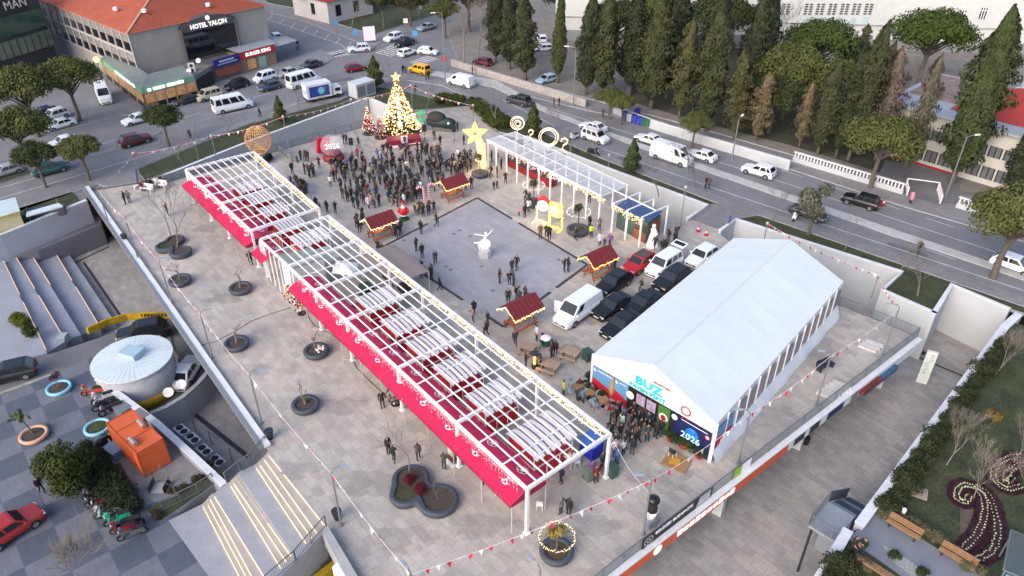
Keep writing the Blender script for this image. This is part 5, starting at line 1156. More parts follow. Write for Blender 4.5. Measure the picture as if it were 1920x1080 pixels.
for i,(b_,ty,ar,lab)in enumerate([((835,155),25,(-1,-.3),'tall street lamp at the junction corner left of the cypresses'),((1075,200),90,(-1,.2),'street lamp in front of the stone wall, by the slim cypress'),((1372,300),225,(.5,.8),'street lamp on the pavement below the brown conifers'),((1772,372),258,(1,.3),'street lamp beside the school gate, before the tallest cypress'),((1283,355),295,(-.4,.8),'short pole on the lawn right of the big white van'),((452,110),45,(.6,-.5),'street lamp in front of the hotel, by the burger shop')]):street_lamp(lab,b_,ty,ar)
flr = M('flag_red',lin('b81d3c'),.7,.08);flw = M('flag_white',lin('d9d4d6'),.7,.05)
b = MB();b.poly([(-.15,0,0),(.15,0,0),(.02,.04,-.34)]);b.poly([(-.15,.004,0),(.02,.044,-.34),(.15,.004,0)]);fr_m = b.mesh('flag',flr);fw_m = b.mesh('flag',flw)
def bunting(label,A,B_,sag=.35,step=.62,z=-.35):
 A,B_ = A+Vector((0,0,z)),B_+Vector((0,0,z));T = thing('bunting',label,'bunting',A,0,'strings of bunting');L = (B_-A).length;n = max(3,int(L/step));pt = lambda u:(B_-A)*u-Vector((0,0,sag*4*u*(1-u)))
 b = MB();b.path([pt(i/12)for i in range(13)],.016,4);b.build('cord',flw,T);az = math.atan2((B_-A).y,(B_-A).x);r = random.Random(n*7+int(L*10))
 for i in range(n):
  if r.random()<.06:continue
  o = inst('flag',fr_m if(i//1)%2==0 else fw_m,T,pt((i+.5)/n),az+r.uniform(-.5,.5));o.rotation_euler.x = r.uniform(-.5,.6);k = r.uniform(.85,1.2);o.scale = (k,k,k)
for i in range(5):bunting('red and white pennant string on the left plaza edge, %s span from the far end'%oth[i],LT[i],LT[i+1])
bunting('red and white pennant string crossing the front left of the plaza to the lowest lamp',LT[5],LT[6]);bunting('red and white pennant string from the tent rear lamp to the bench lamp',LR[0],LR[1]);bunting('red and white pennant string along the right side of the tent',LR[1],LR[2]);bunting('red and white pennant string from the tent corner to the figure lamp',LR[2],LR[3]);bunting('red and white pennant string passing over the front lit ring planter',LR[3],LT[6])
bunting('red and white pennant string from the far left lamp to the railing corner lamp',LT[0],GL[0],z=-.2);bunting('red and white pennant string above the lawn behind the red awning',GL[0],GL[1],z=-.2);bunting('red and white pennant string reaching the wicker balloon',GL[1],GL[2],z=-.2);bunting('pennant string along the white wall to the Christmas tree',GL[2],GL[3],z=-.2);bunting('pennant string right of the Christmas tree above the sleigh',GL[4],GL[5],z=-.2);bunting('pale pennant string behind the tent to the wall recess',GL[8],GL[9],z=-.2);bunting('pennant string from the wall recess lamp to the tent rear lamp',GL[9],LR[0],z=-.2);bunting('pennant string between the trees behind the Christmas tree',GL[3],GL[4],z=-.2)
mesh_al = M('railing_mesh',lin('7f8583'),.5,.08,4,alpha=.62);bars_m = M('railing_bars',lin('6d7378'),.5,.1,metal=.3)
def railing(name,label,pts,z,h=1.05,post=2.2,infill='bars',mat=bars_m,group='railings',inset=0):
 P = [G(*p,z)for p in pts];o = P[0].copy();T = thing(name,label,'railing',o,0,group);b = MB();bb = MB();pm_ = MB();pm_.box((0,0,h/2),(.06,.06,h));pm_ = pm_.mesh('post',mat)
 for a,c in zip(P[:-1],P[1:]):
  a,c = a-o,c-o;b.bar(a+Vector((0,0,h)),c+Vector((0,0,h)),.07,.05);b.bar(a+Vector((0,0,.12)),c+Vector((0,0,.12)),.04);L = (c-a).length;n = max(1,round(L/post))
  for i in range(n+1):inst('post',pm_,T,a.lerp(c,i/n),math.atan2((c-a).y,(c-a).x))
  if infill=='bars':
   m = int(L/.14)
   for i in range(m):q = a.lerp(c,(i+.5)/m);bb.box((q.x,q.y,q.z+h/2+.05),(.018,.018,h-.12))
  elif infill=='rails':
   for k in range(1,6):bb.bar(a+Vector((0,0,h*k/6)),c+Vector((0,0,h*k/6)),.03)
  elif infill=='mesh':bb.poly([a+Vector((0,0,.14)),c+Vector((0,0,.14)),c+Vector((0,0,h-.02)),a+Vector((0,0,h-.02))])
 b.build('handrail',mat,T)
 if bb.f:bb.build('infill',mesh_al if infill=='mesh' else mat,T)
 return T
railing('railing','grey mesh railing along the whole right edge of the plaza',[(1719,633),(1440,848),(1168,1057),(1090,1120)],0,1.1,2.2,'mesh')
railing('railing','grey railing behind the tent on the plaza edge',[(1572,573),(1718,632)],0,1.0,2.2,'rails')
railing('railing','grey railing along the far plaza edge beside the globe and balloon',[(412,317),(522,284),(600,262),(688,238)],0,1.05,2.2,'rails');railing('railing','short grey railing returning from the balloon corner',[(522,284),(548,304)],0,1.05,1.5,'mesh')
railing('railing','grey railing behind the far left benches',[(262,357),(340,335),(412,317)],0,1.05,2.2,'rails')
def glow_lamp(px,py,z,e,col=(1,.70,.36),r=.4):
 l = bpy.data.lights.new('ornament_glow','POINT');l.energy = e;l.color = col;l.shadow_soft_size = r;o = bpy.data.objects.new('ornament_glow',l);COL.objects.link(o);o.location = G(px,py)+Vector((0,0,z))
for a in[(893,322,1.6,70),(750,262,2.2,60),(1022,428,1.4,45),(712,446,1.5,28),(849,374,1.5,28),(1119,517,1.5,28),(976,614,1.5,28),(1000,345,2.4,40),(1060,380,2.4,40),(945,310,2.4,40),(1185,450,1.8,30),(1043,1046,2.2,16),(1000,697,1.2,20)]:glow_lamp(*a)
#  lower square at the left: checker paving, lit steps, ramp, courts
checkz = [(-140,800),(0,742),(100,702),(172,668),(186,708),(300,793),(425,906),(402,906),(372,928),(316,976),(393,1080),(440,1160),(-260,1220)]
b = MB();b.prism(gp(checkz,ZC),ZL,ZC,0,1);struct('checker_square',b,[concrete,checkp])
slab('planted_bed',[(270,955),(300,978),(372,928),(402,905),(425,898),(395,876),(330,930)],ZC-.1,ZC+.06,concrete,grass)
sheet('container_yard',[(190,800),(225,870),(262,950),(330,930),(395,876),(300,795),(270,775)],ZC+.012,walkpave)
sheet('bed_soil',[(205,870),(180,935),(262,952),(268,945),(226,868)],ZC+.02,soil)
T = thing('lit_steps','broad concrete steps with glowing LED edges rising from the square to the plaza','steps',G(480,960,ZC))
so_ = T.location.copy();stp = M('step_stone',lin('94959c'),.8,.12,.6,world=True,fine=.06);led = M('led_warm',(1,0.66,0.38),.5,0,emit=0.95)
LN = [((316,976),(404,1098)),((379,945),(458,1098)),((386,938),(471,1098)),((392,931),(482,1098)),((400,926),(506,1098)),((429,904),(530,1070)),((434,899),(540,1057)),((440,893),(549,1046)),((446,887),(558,1053)),((477,871),(580,1027)),((484,866),(590,1016)),((493,857),(600,1007)),((501,849),(612,988)),((505,846),(616,984))]
nz_ = len(LN)-2
for k in range(len(LN)-1):
 z = ZC+.02+(0-ZC)*(k)/nz_-(.03 if k else 0)
 (a0,a1),(b0,b1) = LN[k],LN[k+1]
 q = [Vector(G2(a0,z)),Vector(G2(a1,z)),Vector(G2(b1,z)),Vector(G2(b0,z))]
 dirv = (q[3]-q[0]).normalized()*.35
 m = MB();m.prism([tuple(q[0]-so_.xy),tuple(q[1]-so_.xy),tuple(q[2]+dirv-so_.xy),tuple(q[3]+dirv-so_.xy)],ZC-.6-so_.z+.01*k,z-so_.z);m.build('step',stp if k in(0,4,8,12)else M('step_led_lit_beige',lin('a39b95'),.8,.12,.6,world=True),T)  # beige on the steps between landings: LED light painted into the stone colour
 if k not in(0,8):
  e = (q[1]-q[0]).normalized();L = (q[1]-q[0]).length;f = random.Random(k).uniform(0,.04);p0 = q[0]+e*L*(.02+f)-so_.xy-dirv*.06;p1 = q[1]-e*L*.03-so_.xy-dirv*.06
  if k==7:p0 = p0.lerp(p1,.6)
  m = MB();m.bar((*p0,z-so_.z-.05),(*p1,z-so_.z-.05),.045,.05);m.build('led_strip',led,T)
railing('railing','grey barred railing stepping up from the grass bed beside the lit steps',[(306,958),(373,925),(402,905)],ZC+.1,1.0,1.6,'bars');railing('railing','grey railing between the air-conditioner court and the lit steps',[(425,905),(450,884),(470,870),(500,836)],-.5,1.0,1.6,'bars');railing('railing','barred railing on the front side of the lit steps above the underpass',[(612,986),(555,1052),(500,1100)],0,1.0,1.6,'bars')
b = MB();b.prism(gp([(614,985),(672,1082),(700,1120),(690,1135),(655,1092),(604,998)],.5),-.9,.5);o = b.build('underpass_parapet',concrete);tag(o,'grey concrete parapet of the underpass beside the lit steps','wall',kind='thing')
b = MB();b.prism(gp([(607,1000),(500,1105),(493,1100),(598,996)],-.02),-2.5,-.02);tag(b.build('underpass_beam',concrete),'light concrete beam over the dark underpass mouth','beam',kind='thing')
b = MB();b.prism(gp([(600,1075),(640,1020),(700,1130),(560,1130)],-3.2),-3.3,-3.2);struct('underpass_road',b,asphalt2)
b = MB();b.prism(gp([(560,1100),(650,1030),(655,1040),(565,1112)],-2.4),-3.3,-2.4);tag(b.build('yellow_barrier',M('yellow_paint',lin('b08d12'),.7,.25,1.5)),'yellow painted barrier inside the underpass mouth','barrier',kind='thing')
b = MB();b.box((0,0,.5),(1.2,.5,1.0));tag(b.build('white_cabinet',emb,loc=G(645,1085,-.9),rz=-.6),'small white cabinet at the underpass mouth','cabinet',kind='thing')
wall_run('court_wall','white-topped wall between motorbike square and the ramp and court',[(186,706),(235,742),(300,791),(360,845),(425,905)],ZL,ZC+.75,.42,M('wall_grey2',lin('98989c'),.8,.1,.6,world=True),side=-1)
wall_run('court_wall','curved grey wall between the ramp and the air-conditioner court',[(283,776),(312,764),(345,744),(374,718),(396,692),(412,664),(420,640)],ZL,-2.5,.3,M('wall_grey3',lin('a3a3a9'),.85,.1,.5,world=True),copmat=concrete,side=1)
RS = [((-90,712),(-90,772),-2.0),((0,688),(0,741),-2.03),((100,662),(112,700),-2.2),((178,636),(200,675),-2.5),((238,612),(262,645),-2.9),((312,588),(322,645),-3.2),((392,596),(334,668),-3.4),((425,650),(332,702),-3.5),((386,722),(312,738),-3.7),((285,782),(255,745),-3.9),((225,748),(200,720),-4.1)]
b = MB()
for(l0,r0,z0),(l1,r1,z1)in zip(RS[:-1],RS[1:]):b.poly([G(*l0,z0),G(*r0,z0),G(*r1,z1),G(*l1,z1)])
struct('ramp_road',b,asphalt2)
b = MB();b.poly([G(-60,716,-2.01),G(-60,722,-2.01),G(180,655,-2.49),G(180,651,-2.49)]);b.poly([G(0,735,-2.0),G(0,740,-2.0),G(112,699,-2.18),G(110,695,-2.18)]);struct('ramp_marking',b,M('faded_paint',lin('96968e'),.8,.3,1))
yel_p = _mats['yellow_paint']
T = thing('kerb_barrier','curved yellow barrier with black chevrons along the ramp','barrier',G(240,600,-3.0));o = T.location.copy();Yp = [(166,625,-2.5),(205,608,-2.75),(240,599,-3.0),(280,596,-3.1),(325,596,-3.25)]
b = MB()
for p,q in zip(Yp[:-1],Yp[1:]):b.bar(G(*p)-o+Vector((0,0,.3)),G(*q)-o+Vector((0,0,.3)),.22,.7)
b.build('barrier',yel_p,T);b = MB()
for i in range(9):p = G(262+i*6.5,597-i*.1,-3.1)-o;b.box((p.x,p.y-.14,.35),(.12,.05,.4),0,tilt=Matrix.Rotation(.5,3,'Y'))
b.build('chevrons',black,T)['kind'] = 'stuff'
p = G(247.5,671,-.3);R = 3.15;T = thing('drum_building','round drum building with pale blue white metal roof and yellow base band','building',(p.x,p.y,ZL));hz = -.3-ZL
b = MB();b.lathe([(R,0),(R,hz-.15)],48);b.build('wall',M('drum_wall',lin('9a9aa0'),.75,.16,.7,fine=.08),T,smooth=True)
b = MB();b.lathe([(R+.06,1.3),(R+.06,2.35)],48);b.build('yellow_band',yel_p,T,smooth=True)
b = MB();n = 40
for i in range(n):
 a0,a1 = 2*pi*i/n,2*pi*(i+1)/n;b.poly([(0,0,hz+.14),((R+.12)*cos(a0),(R+.12)*sin(a0),hz),((R+.12)*cos(a1),(R+.12)*sin(a1),hz)])
 b.bar((.6*cos(a0),.6*sin(a0),hz+.125),((R+.12)*cos(a0),(R+.12)*sin(a0),hz+.008),.025,.012)
b.lathe([(R+.12,hz-.12),(R+.12,hz)],n,close=False);b.build('roof',M('drum_roof',lin('c2ccd0'),.5,.07,1),T)
b = MB();b.box((0,.2,hz+.42),(1.7,1.3,.5),-.35);b.build('roof_hatch',M('drum_hatch',lin('9bb2c0'),.5,.1,1.5),T)
for i,(px,py)in enumerate([(318,742),(342,727)]):
 T = thing('satellite_dish',('white round dish on the ramp wall, lower one','white round dish on the ramp wall, upper one beside the car')[i],'satellite dish',G(px,py,-2.4),.4,'dishes on the ramp wall');b = MB();b.lathe([(.02,.0),(.3,.06),(.42,.15),(.40,.16),(.02,.05)],16)
 for k,v in enumerate(b.v):b.v[k] = tuple(Matrix.Rotation(.7,3,'X')@Vector(v)+Vector((0,0,.35)))
 b.build('dish',emb,T);b = MB();b.path([(0,0,-.1),(0,0,.35)],.03,5);b.build('bracket',metal_g,T)
b = MB()
for a_,c_,w_ in[((322,800),(366,776),.4),((363,775),(466,857),.4)]:
 A,Bq = Vector(G2(a_,ZL)),Vector(G2(c_,ZL));d = (Bq-A).normalized();n = Vector((-d.y,d.x))*w_/2;b.poly([(*v,ZL+.005+.002*(w_>.3))for v in(A-n,Bq-n,Bq+n,A+n)])
for a_,c_ in[((120,495+8),(205,462)),((157,492),(234,604)),((1568,640),(1600,655)),((1700,661),(1805,705))]:
 A,Bq = Vector(G2(a_,ZL)),Vector(G2(c_,ZL));d = (Bq-A).normalized();n = Vector((-d.y,d.x))*.14;b.poly([(*v,ZL+.011)for v in(A-n,Bq-n,Bq+n,A+n)])
struct('dark_drain_line',b,dark_line)
for i,(px,py)in enumerate([(349,822),(369,838),(391,860),(415,880)]):
 T = thing('air_conditioner','white twin-fan air conditioner in the sunken court, %s from the ramp wall'%oth[i],'air conditioner',G(px,py+8,ZL),heading((349,822),(415,880),ZL),'air conditioners in the court');b = MB();b.box((0,0,.75),(.8,1.35,1.5));b.build('casing',M('ac_case',lin('b9bcbf'),.5,.06),T)
 for y in(-.34,.34):b = MB();b.lathe([(.3,1.505),(.3,1.52),(.05,1.53)],16,(0,y,0));b.build('fan',black,T)
for i,(px,py)in enumerate([(368,800),(398,824),(436,856)]):b = MB();b.path([(0,0,0),(0,0,1.5)],.03,5);tag(b.build('steel_post',metal_d,loc=G(px,py+10,ZL)),'thin dark steel post in the sunken court, %s from the ramp wall'%oth[i],'post','steel posts','thing')
ter = M('terrace_stone',lin('8b8f9a'),.8,.14,.5,world=True,fine=.06);TL = [((-140,560),(-140,722)),((4,486),(88,662)),((28,480),(122,640)),((56,474),(152,628)),((100,469),(188,616)),((123,467),(217,606))];TZ = [-2.0,-2.5,-3.1,-3.8,-4.4]
T = thing('terrace_steps','wide stone terraces with warm LED edges stepping down to the lower court','steps',G(60,560,ZL));o = T.location.copy()
for k,z in enumerate(TZ):
 (a0,a1),(b0,b1) = TL[k],TL[k+1];q = [Vector(G2(v,z))-o.xy for v in(a0,a1,b1,b0)]
 m = MB();m.prism([tuple(v)for v in q],0+.01*k,z-o.z);m.build('step',ter,T)
 if k in(0,1,2,3):
  for u0,u1 in((.02,.42),(.5,.97)):
   p0,p1 = q[3].lerp(q[2],u0),q[3].lerp(q[2],u1);n = (q[3]-q[0]).normalized()*.05
   if(k+int(u0*10))%3!=1 or k==1:m = MB();m.bar((*(p0+n),z-o.z-.06),(*(p1+n),z-o.z-.06),.05,.07);m.build('led_strip',M('led_dim',(1,0.62,0.34),.5,0,emit=0.6),T)
b = MB();b.prism(gp([(-140,560),(4,486),(88,662),(0,686),(-140,724)],-2.0),ZL,-1.995);struct('terrace_walk',b,M('walk_concrete',lin('8c8f98'),.85,.1,.5,world=True,fine=.05))
for i,(px,py,lab)in enumerate([(36,600,'spiky yellow green shrub on the left terrace edge, upper one'),(46,615,'spiky yellow green shrub on the left terrace edge, middle one'),(58,630,'spiky dark green shrub on the left terrace edge, lower one')]):shrub(lab,G(px,py,-2),.9,((.09,.11,.01),(.07,.09,.012),(.03,.045,.012))[i],'terrace shrubs')
wall_run('planter_wall','pale low wall behind the paired cypress bushes in the lower court',[(-60,520),(70,478),(190,428)],ZL,-3.4,.4)
railing('railing','grey rail fence above the pale wall in the lower left court',[(-20,478),(60,452),(188,402)],-2.3,1.5,2.0,'rails')
b = MB();b.prism(gp([(-60,503),(70,470),(190,421),(188,400),(60,450),(-60,488)],-2.4),ZL,-2.4);struct('upper_terrace',b,conc_dk)
for i,(px,py,lab)in enumerate([(60,476,'paired dark cypress bushes in the court, leftmost'),(131,470,'paired dark cypress bushes in the court, second from the left'),(164,458,'paired dark cypress bushes in the court, third from the left'),(196,444,'dark cypress bush by the deck edge in the lower court')]):
 T = thing('bush_pair',lab,'shrub',G(px,py,ZL),0,'paired bushes in the court')
 for sg in(-.4,.4):inst('bush',CN[0],T,(sg,0,-.2),sg,(.42,.42,.36),(.035,.05,.022))
 inst('underplanting',HB[0],T,(0,-.1,0),0,(1,.8,.6),(.03,.035,.018))
b = MB();b.box((0,0,.4),(.8,.8,.8),taper=.9);tag(b.build('drain_cabinet',M('cabinet_pale',lin('93a39f'),.7,.1),loc=G(122,640,-3.1)),'small pale cabinet at the lower end of the terraces','cabinet',kind='thing')
T = thing('deck_fascia','white and dark grey coping along the left deck edge with red panels','fascia',G(330,600));o = T.location.copy();E_ = [G(*q,.12)-o for q in[(163,352),(300,548),(398,690),(502,838)]]
b = MB();b2 = MB()
for p,q in zip(E_[:-1],E_[1:]):
 n = Vector((-(q-p).y,(q-p).x,0)).normalized();b.bar(p+n*.0+Vector((0,0,.1)),q+Vector((0,0,.1)),.5,.22);b2.bar(p-n*.42+Vector((0,0,.12)),q-n*.42+Vector((0,0,.12)),.3,.3)
b.build('white_coping',white_cop,T);b2.build('channel',M('channel_grey',lin('73787e'),.6,.1),T)
for u0,u1 in((.13,.42),(.55,.98)):
 p,q = E_[0].lerp(E_[1],u0),E_[0].lerp(E_[1],u1);n = Vector((-(q-p).y,(q-p).x,0)).normalized();n = n if n.x<0 else-n
 b = MB();b.bar(p+n*.32+Vector((0,0,-.6)),q+n*.32+Vector((0,0,-.6)),.06,.9);b.build('red_panel',crim2,T)
orange = M('container_orange',lin('c75a2c'),.55,.1,1.5);orange2 = M('container_edge',lin('b24e26'),.55,.1)
A,Bq,Cq = G(273,896,ZC),G(217,838,ZC),G(314,860,ZC);dx,dy = (Bq-A),(Cq-A);rz = math.atan2(dx.y,dx.x)
T = thing('orange_container','bright orange container with two roof fans beside the hedge','container',A,rz);L_,W_,H_ = dx.length,2.0,2.4
b = MB();b.box((L_/2,-W_/2,H_/2+.08),(L_,W_,H_));b.build('body',orange,T);b = MB()
for x in(0,L_*.36,L_*.68,L_):b.box((x,-W_/2,H_+.1),(.06,W_+.04,.06))
for y in(0,-W_):b.box((L_/2,y,H_+.1),(L_,.06,.07));b.box((L_/2,y,.12),(L_,.06,.1))
for x in(.0,L_):b.box((x,0,H_/2),(.07,.07,H_));b.box((x,-W_,H_/2),(.07,.07,H_))
b.build('frame',orange2,T);b = MB();b.box((L_*.3,.02,1.2),(.8,.04,1.8));b.build('door',orange2,T)
for x,y in((1.1,-.35),(2.4,-1.65)):b = MB();b.path([(x-.45,y,H_+.35),(x+.45,y,H_+.35)],.17,10);b.box((x,y,H_+.18),(.7,.2,.2));b.build('roof_fan',M('fan_steel',lin('a9a49c'),.4,.2,4,metal=.6),T)
for px,py,rz,lab,mt in[(233,775,-.6,'low grey metal cover box behind the orange container',metal_g),(218,852,-.6,'blue grey metal lid box at the foot of the orange container',M('lid_blue',lin('5d7384'),.5,.1)),(266,790,-.6,'stone block behind the orange container',conc_dk)]:
 b = MB();b.box((0,0,.35),(1.3,.9,.7));b.box((0,0,.73),(1.4,1.0,.06));tag(b.build('metal_box',mt,loc=G(px,py,ZC),rz=rz),lab,'box',kind='thing')
T = thing('manhole_frame','black framed hatch on the concrete yard by the grass bed','hatch',G(300,915,ZC));b = MB();b.box((0,0,.04),(1.1,1.0,.08));b.build('slab',concrete,T)
for x in(-.55,.55):b = MB();b.box((x,0,.3),(.06,1.1,.6));b.build('bar',metal_d,T)
for px,py,col,lab,tl,r_,th in[(112,728,'7fb6cf','sky blue rimmed round planter beside the ramp road','small purple-leaved tree in the upper sky blue planter',1.0,1.5),(184,802,'86b9c9','sky blue rimmed round planter beside the orange container','thin bare sapling in the sky blue planter by the container',1.0,1.6),(65,816,'c79a80','salmon rimmed round planter on the checker paving','small palm-like plant with curved stem in the salmon planter',1.05,1.7)]:
 T = thing('rim_planter',lab,'planter',G(px,py+3,ZC),0,'coloured ring planters');T.scale = (r_,)*3;b = MB();b.lathe([(.88,0),(1.0,.15),(1.0,.32),(.92,.36),(.80,.34),(.76,.25)],26,close=False);b.build('rim',M('rim_'+col,lin(col),.6,.08),T,smooth=True);b = MB();b.lathe([(.8,.24),(.4,.3),(.02,.32)],16,close=False);b.build('soil',grass if col=='86b9c9' else soil,T)
 t = thing('planter_tree',tl,'tree',G(px,py+3,ZC)+Vector((0,0,.25)),0,'small trees of the square')
 if col=='c79a80':
  b = MB();b.path([(0,0,0),(-.15,.05,.6),(-.4,.1,1.3),(-.55,.1,1.8)],[.1,.07,.06,.05],6);b.build('trunk',bark,t);b = MB();r = random.Random(3)
  for i in range(40):leaf(b,(-.55+r.gauss(0,.3),.1+r.gauss(0,.3),1.85+r.gauss(0,.12)),(r.gauss(0,1),r.gauss(0,1),.6),.3,r)
  inst('crown',b.mesh('leaf_crown',leaf_dk),t,color=(.08,.11,.03))
 else:
  inst('branches',bare_mesh(200+px,th,.035,4,.55,.35,.2).mesh('branches',twig),t)
  if px==112:inst('crown',blob_mesh(210,[((.1,0,1.3),.3,.8),((.35,.1,1.5),.22,.8),((-.2,-.1,1.1),.25,.8)],160,.14),t,color=(.06,.03,.05))
bt = blob_mesh(220,[((rt.uniform(-1.2,1.2),rt.uniform(-1.1,1.1),1.9+rt.uniform(-1,1.3)),rt.uniform(.6,.95),.9)for _ in range(16)],7000,.14)
tree('broad_tree','bushy dark green tree on the square left of the orange container','tree',bt,cyl_trunk(.16,1.8),G(128,925,ZC),1.12,(.040,.052,.014))
for i,(px,py)in enumerate([(168,850),(178,870),(190,886),(200,902),(213,916),(226,932),(240,945),(200,930),(186,912),(172,892),(160,868),(222,950),(256,955)]):shrub('dark hedge shrub in the row beside the orange container, %s from its top'%(oth+['thirteenth'])[i],G(px,py,ZC),1.0+.12*(i%3),(.026,.036,.016),'hedge shrubs of the square')
T = bare('bare_bush','large leafless bush with pale fanning branches at the bottom left',bare_mesh(230,6.0,.05,6,.42,.14,.25,minr=.012,shrink=1.0).mesh('bare_branches',twig_w),G(150,1085,ZC),.72);
for i,(px,py)in enumerate([(325,930),(345,925),(296,975),(395,880),(372,905)]):shrub('small dry bush in the grass bed by the stepped railing, %s from the left'%oth[[1,2,0,4,3][i]],G(px,py-4,ZC),.5,(.06,.05,.025),'dry bushes')
bare('bare_tree','thin bare sapling on the concrete yard behind the orange container',BRm[2],G(335,930,ZC),.8)
b = MB();b.box((0,0,.25),(1.6,.5,.08));b.box((-.6,0,.1),(.1,.45,.22));b.box((.6,0,.1),(.1,.45,.22));tag(b.build('low_bench',wood_r,loc=G(118,912,ZC),rz=-.6),'low dark bench under the bushy tree on the square','bench',kind='thing')
T = thing('yellow_hut','pale yellow flat-roofed hut at the left edge of the photo','hut',G(10,438));b = MB();b.prism([tuple((Vector(G2(q))-T.location.xy))for q in[(-60,462),(48,428),(40,404),(-60,432)]],0,2.0);b.build('wall',M('hut_cream',lin('c9bd95'),.8,.1),T);b = MB();b.prism([tuple((Vector(G2(q))-T.location.xy))for q in[(-64,464),(51,429),(42,402),(-64,430)]],2.0,2.2,0,1);b.build('roof',[M('hut_trim',lin('b89a4a'),.7,.1),M('hut_roof_pale',lin('b3c3c6'),.7,.1)],T)
T = thing('flat_shelter','long flat white shelter roof beside the yellow hut','shelter',G(85,408));b = MB();b.prism([tuple((Vector(G2(q,1.7))-T.location.xy))for q in[(49,406),(118,387),(110,381),(50,398)]],1.6,1.75);b.build('roof',M('shelter_white',lin('bccaca'),.6,.08),T)
for px,py in((58,414),(114,396)):b = MB();q = G(px,py)-T.location;b.box((q.x,q.y,.8),(.1,.1,1.6));b.build('post',metal_g,T)
b = MB();q = G(85,405)-T.location;b.box((0,.5,.5),(4,1.0,1.0),.3);b.build('counter',M('shelter_dark',lin('4a5056'),.7,.2),T)
#  right side: fascia with sign, lower court, garden
T = thing('shop_fascia','orange and white sign fascia below the right plaza railing','fascia',G(1440,870));o = T.location.copy()
F0,F1,F2 = G(1120,1103)-o,G(1432,870)-o,G(1722,652)-o;F0.z = F1.z = F2.z = 0
F0 = G(1165,1062)-o;e0 = (G(1722,634)-G(1165,1062)).normalized();nR2 = Vector((e0.y,-e0.x,0));Ltot = (G(1722,634)-G(1165,1062)).length;base = G(1165,1062)-o+nR2*.12
F_at = lambda u,z,off = 0:base+e0*(Ltot*u)+nR2*off+Vector((0,0,z))
b = MB();b.bar(F_at(-.15,.02),F_at(1.0,.02),.5,.12);b.build('coping',white_cop,T)
b = MB();b.bar(F_at(-.15,-.62,.1),F_at(.47,-.62,.1),.1,1.0);b.build('orange_band',M('fascia_orange',lin('c4552f'),.5,.07),T)
b = MB();b.bar(F_at(.472,-.6,.1),F_at(1.0,-.6,.1),.1,.9);b.build('white_band',M('fascia_white',lin('c9ced3'),.5,.07),T)
for u0,u1,mt in((.49,.525,metal_d),(.545,.58,metal_d),(.61,.67,_mats['banner_navy']),(.70,.73,film)):b = MB();b.bar(F_at(u0,-.6,.17),F_at(u1,-.6,.17),.04,.7);b.build('sign_panel',mt,T)
b = MB();b.bar(F_at(.74,-.8,.3),F_at(.885,-.8,.3),.4,.5);b.build('awning',M('awning_print',lin('3a5a78'),.6,.5,2),T);b = MB();b.bar(F_at(.735,-.62,.3),F_at(.81,-.62,.3),.44,.4);b.build('awning',M('awning_red',lin('6a2a2a'),.6,.5,2),T)
sgn = M('sign_white',(1,0.96,0.95),.5,0,emit=0.4);b = MB();c = F_at(.083,-.62,.2)
b.poly([c+e0*.42*cos(2*pi*j/18)+Vector((0,0,.42*sin(2*pi*j/18)))for j in range(18)]);b.build('round_sign',sgn,T)
b = MB();r = random.Random(12)
for i in range(10):u = .135+.0165*i;b.bar(F_at(u,-.62+r.uniform(-.05,.05),.19),F_at(u+.0125,-.62+r.uniform(-.05,.05),.19),.05,r.choice((.34,.42,.5)))
b.build('lettering',sgn,T)
e1 = (G(1440,848)-G(1168,1057)).normalized();nr = Vector((e1.y,-e1.x,0));nr = nr if nr.x>0 else-nr;q0 = G(1168,1057);frb = frame_rot(e1,(0,0,1))
T = thing('railing_banner','long black banner with white lettering hung on the right railing','banner',q0+nr*.08);L0 = (G(1200,1032)-q0).length;L1 = (G(1330,932)-q0).length
b = MB();b.poly([e1*L0+Vector((0,0,.05)),e1*L1+Vector((0,0,.05)),e1*L1+Vector((0,0,1.12)),e1*L0+Vector((0,0,1.12))],0);b.poly([e1*(L1-1.6)+nr*.01+Vector((0,0,.15)),e1*(L1-.15)+nr*.01+Vector((0,0,.15)),e1*(L1-.15)+nr*.01+Vector((0,0,1.02)),e1*(L1-1.3)+nr*.01+Vector((0,0,1.02))],1);b.build('cloth',[M('banner_black',lin('242226'),.7,.15),M('banner_grey',lin('a9a8b0'),.7,.3,4)],T)
text_mb('GELECEK BUZAM-STE',.40,emb,'lettering',T,e1*((L0+L1)/2-.4)+nr*.02+Vector((0,0,.78)),frb,.01,sx=.95,bold=.012)
text_mb('geleceğin bilim kenti',.24,M('banner_text',lin('b9b6ba'),.7,0),'lettering',T,e1*((L0+L1)/2-.9)+nr*.02+Vector((0,0,.38)),frb,.01)if False else None
b = MB();c = e1*(L0+.6)+nr*.02+Vector((0,0,.58))
for r0,r1 in((.34,.42),(.12,.2)):
 for j in range(18):a0,a1 = 2*pi*j/18,2*pi*(j+1)/18;b.poly([c+e1*r0*cos(a0)+Vector((0,0,r0*sin(a0))),c+e1*r1*cos(a0)+Vector((0,0,r1*sin(a0))),c+e1*r1*cos(a1)+Vector((0,0,r1*sin(a1))),c+e1*r0*cos(a1)+Vector((0,0,r0*sin(a1)))])
b.build('round_emblem',M('emblem_grey',lin('b3b0b4'),.7,0),T)
T = thing('railing_banner','short white and lime green banner on the right railing','banner',q0+nr*.08);L0,L1 = (G(1372,900)-q0).length,(G(1404,876)-q0).length;b = MB();m = L0*.55+L1*.45
b.poly([e1*L0+Vector((0,0,.1)),e1*m+Vector((0,0,.1)),e1*m+Vector((0,0,1.08)),e1*L0+Vector((0,0,1.08))],0);b.poly([e1*m+Vector((0,0,.1)),e1*L1+Vector((0,0,.1)),e1*L1+Vector((0,0,1.08)),e1*m+Vector((0,0,1.08))],1);b.build('cloth',[M('lime',lin('86b232'),.7,.1),emb],T)
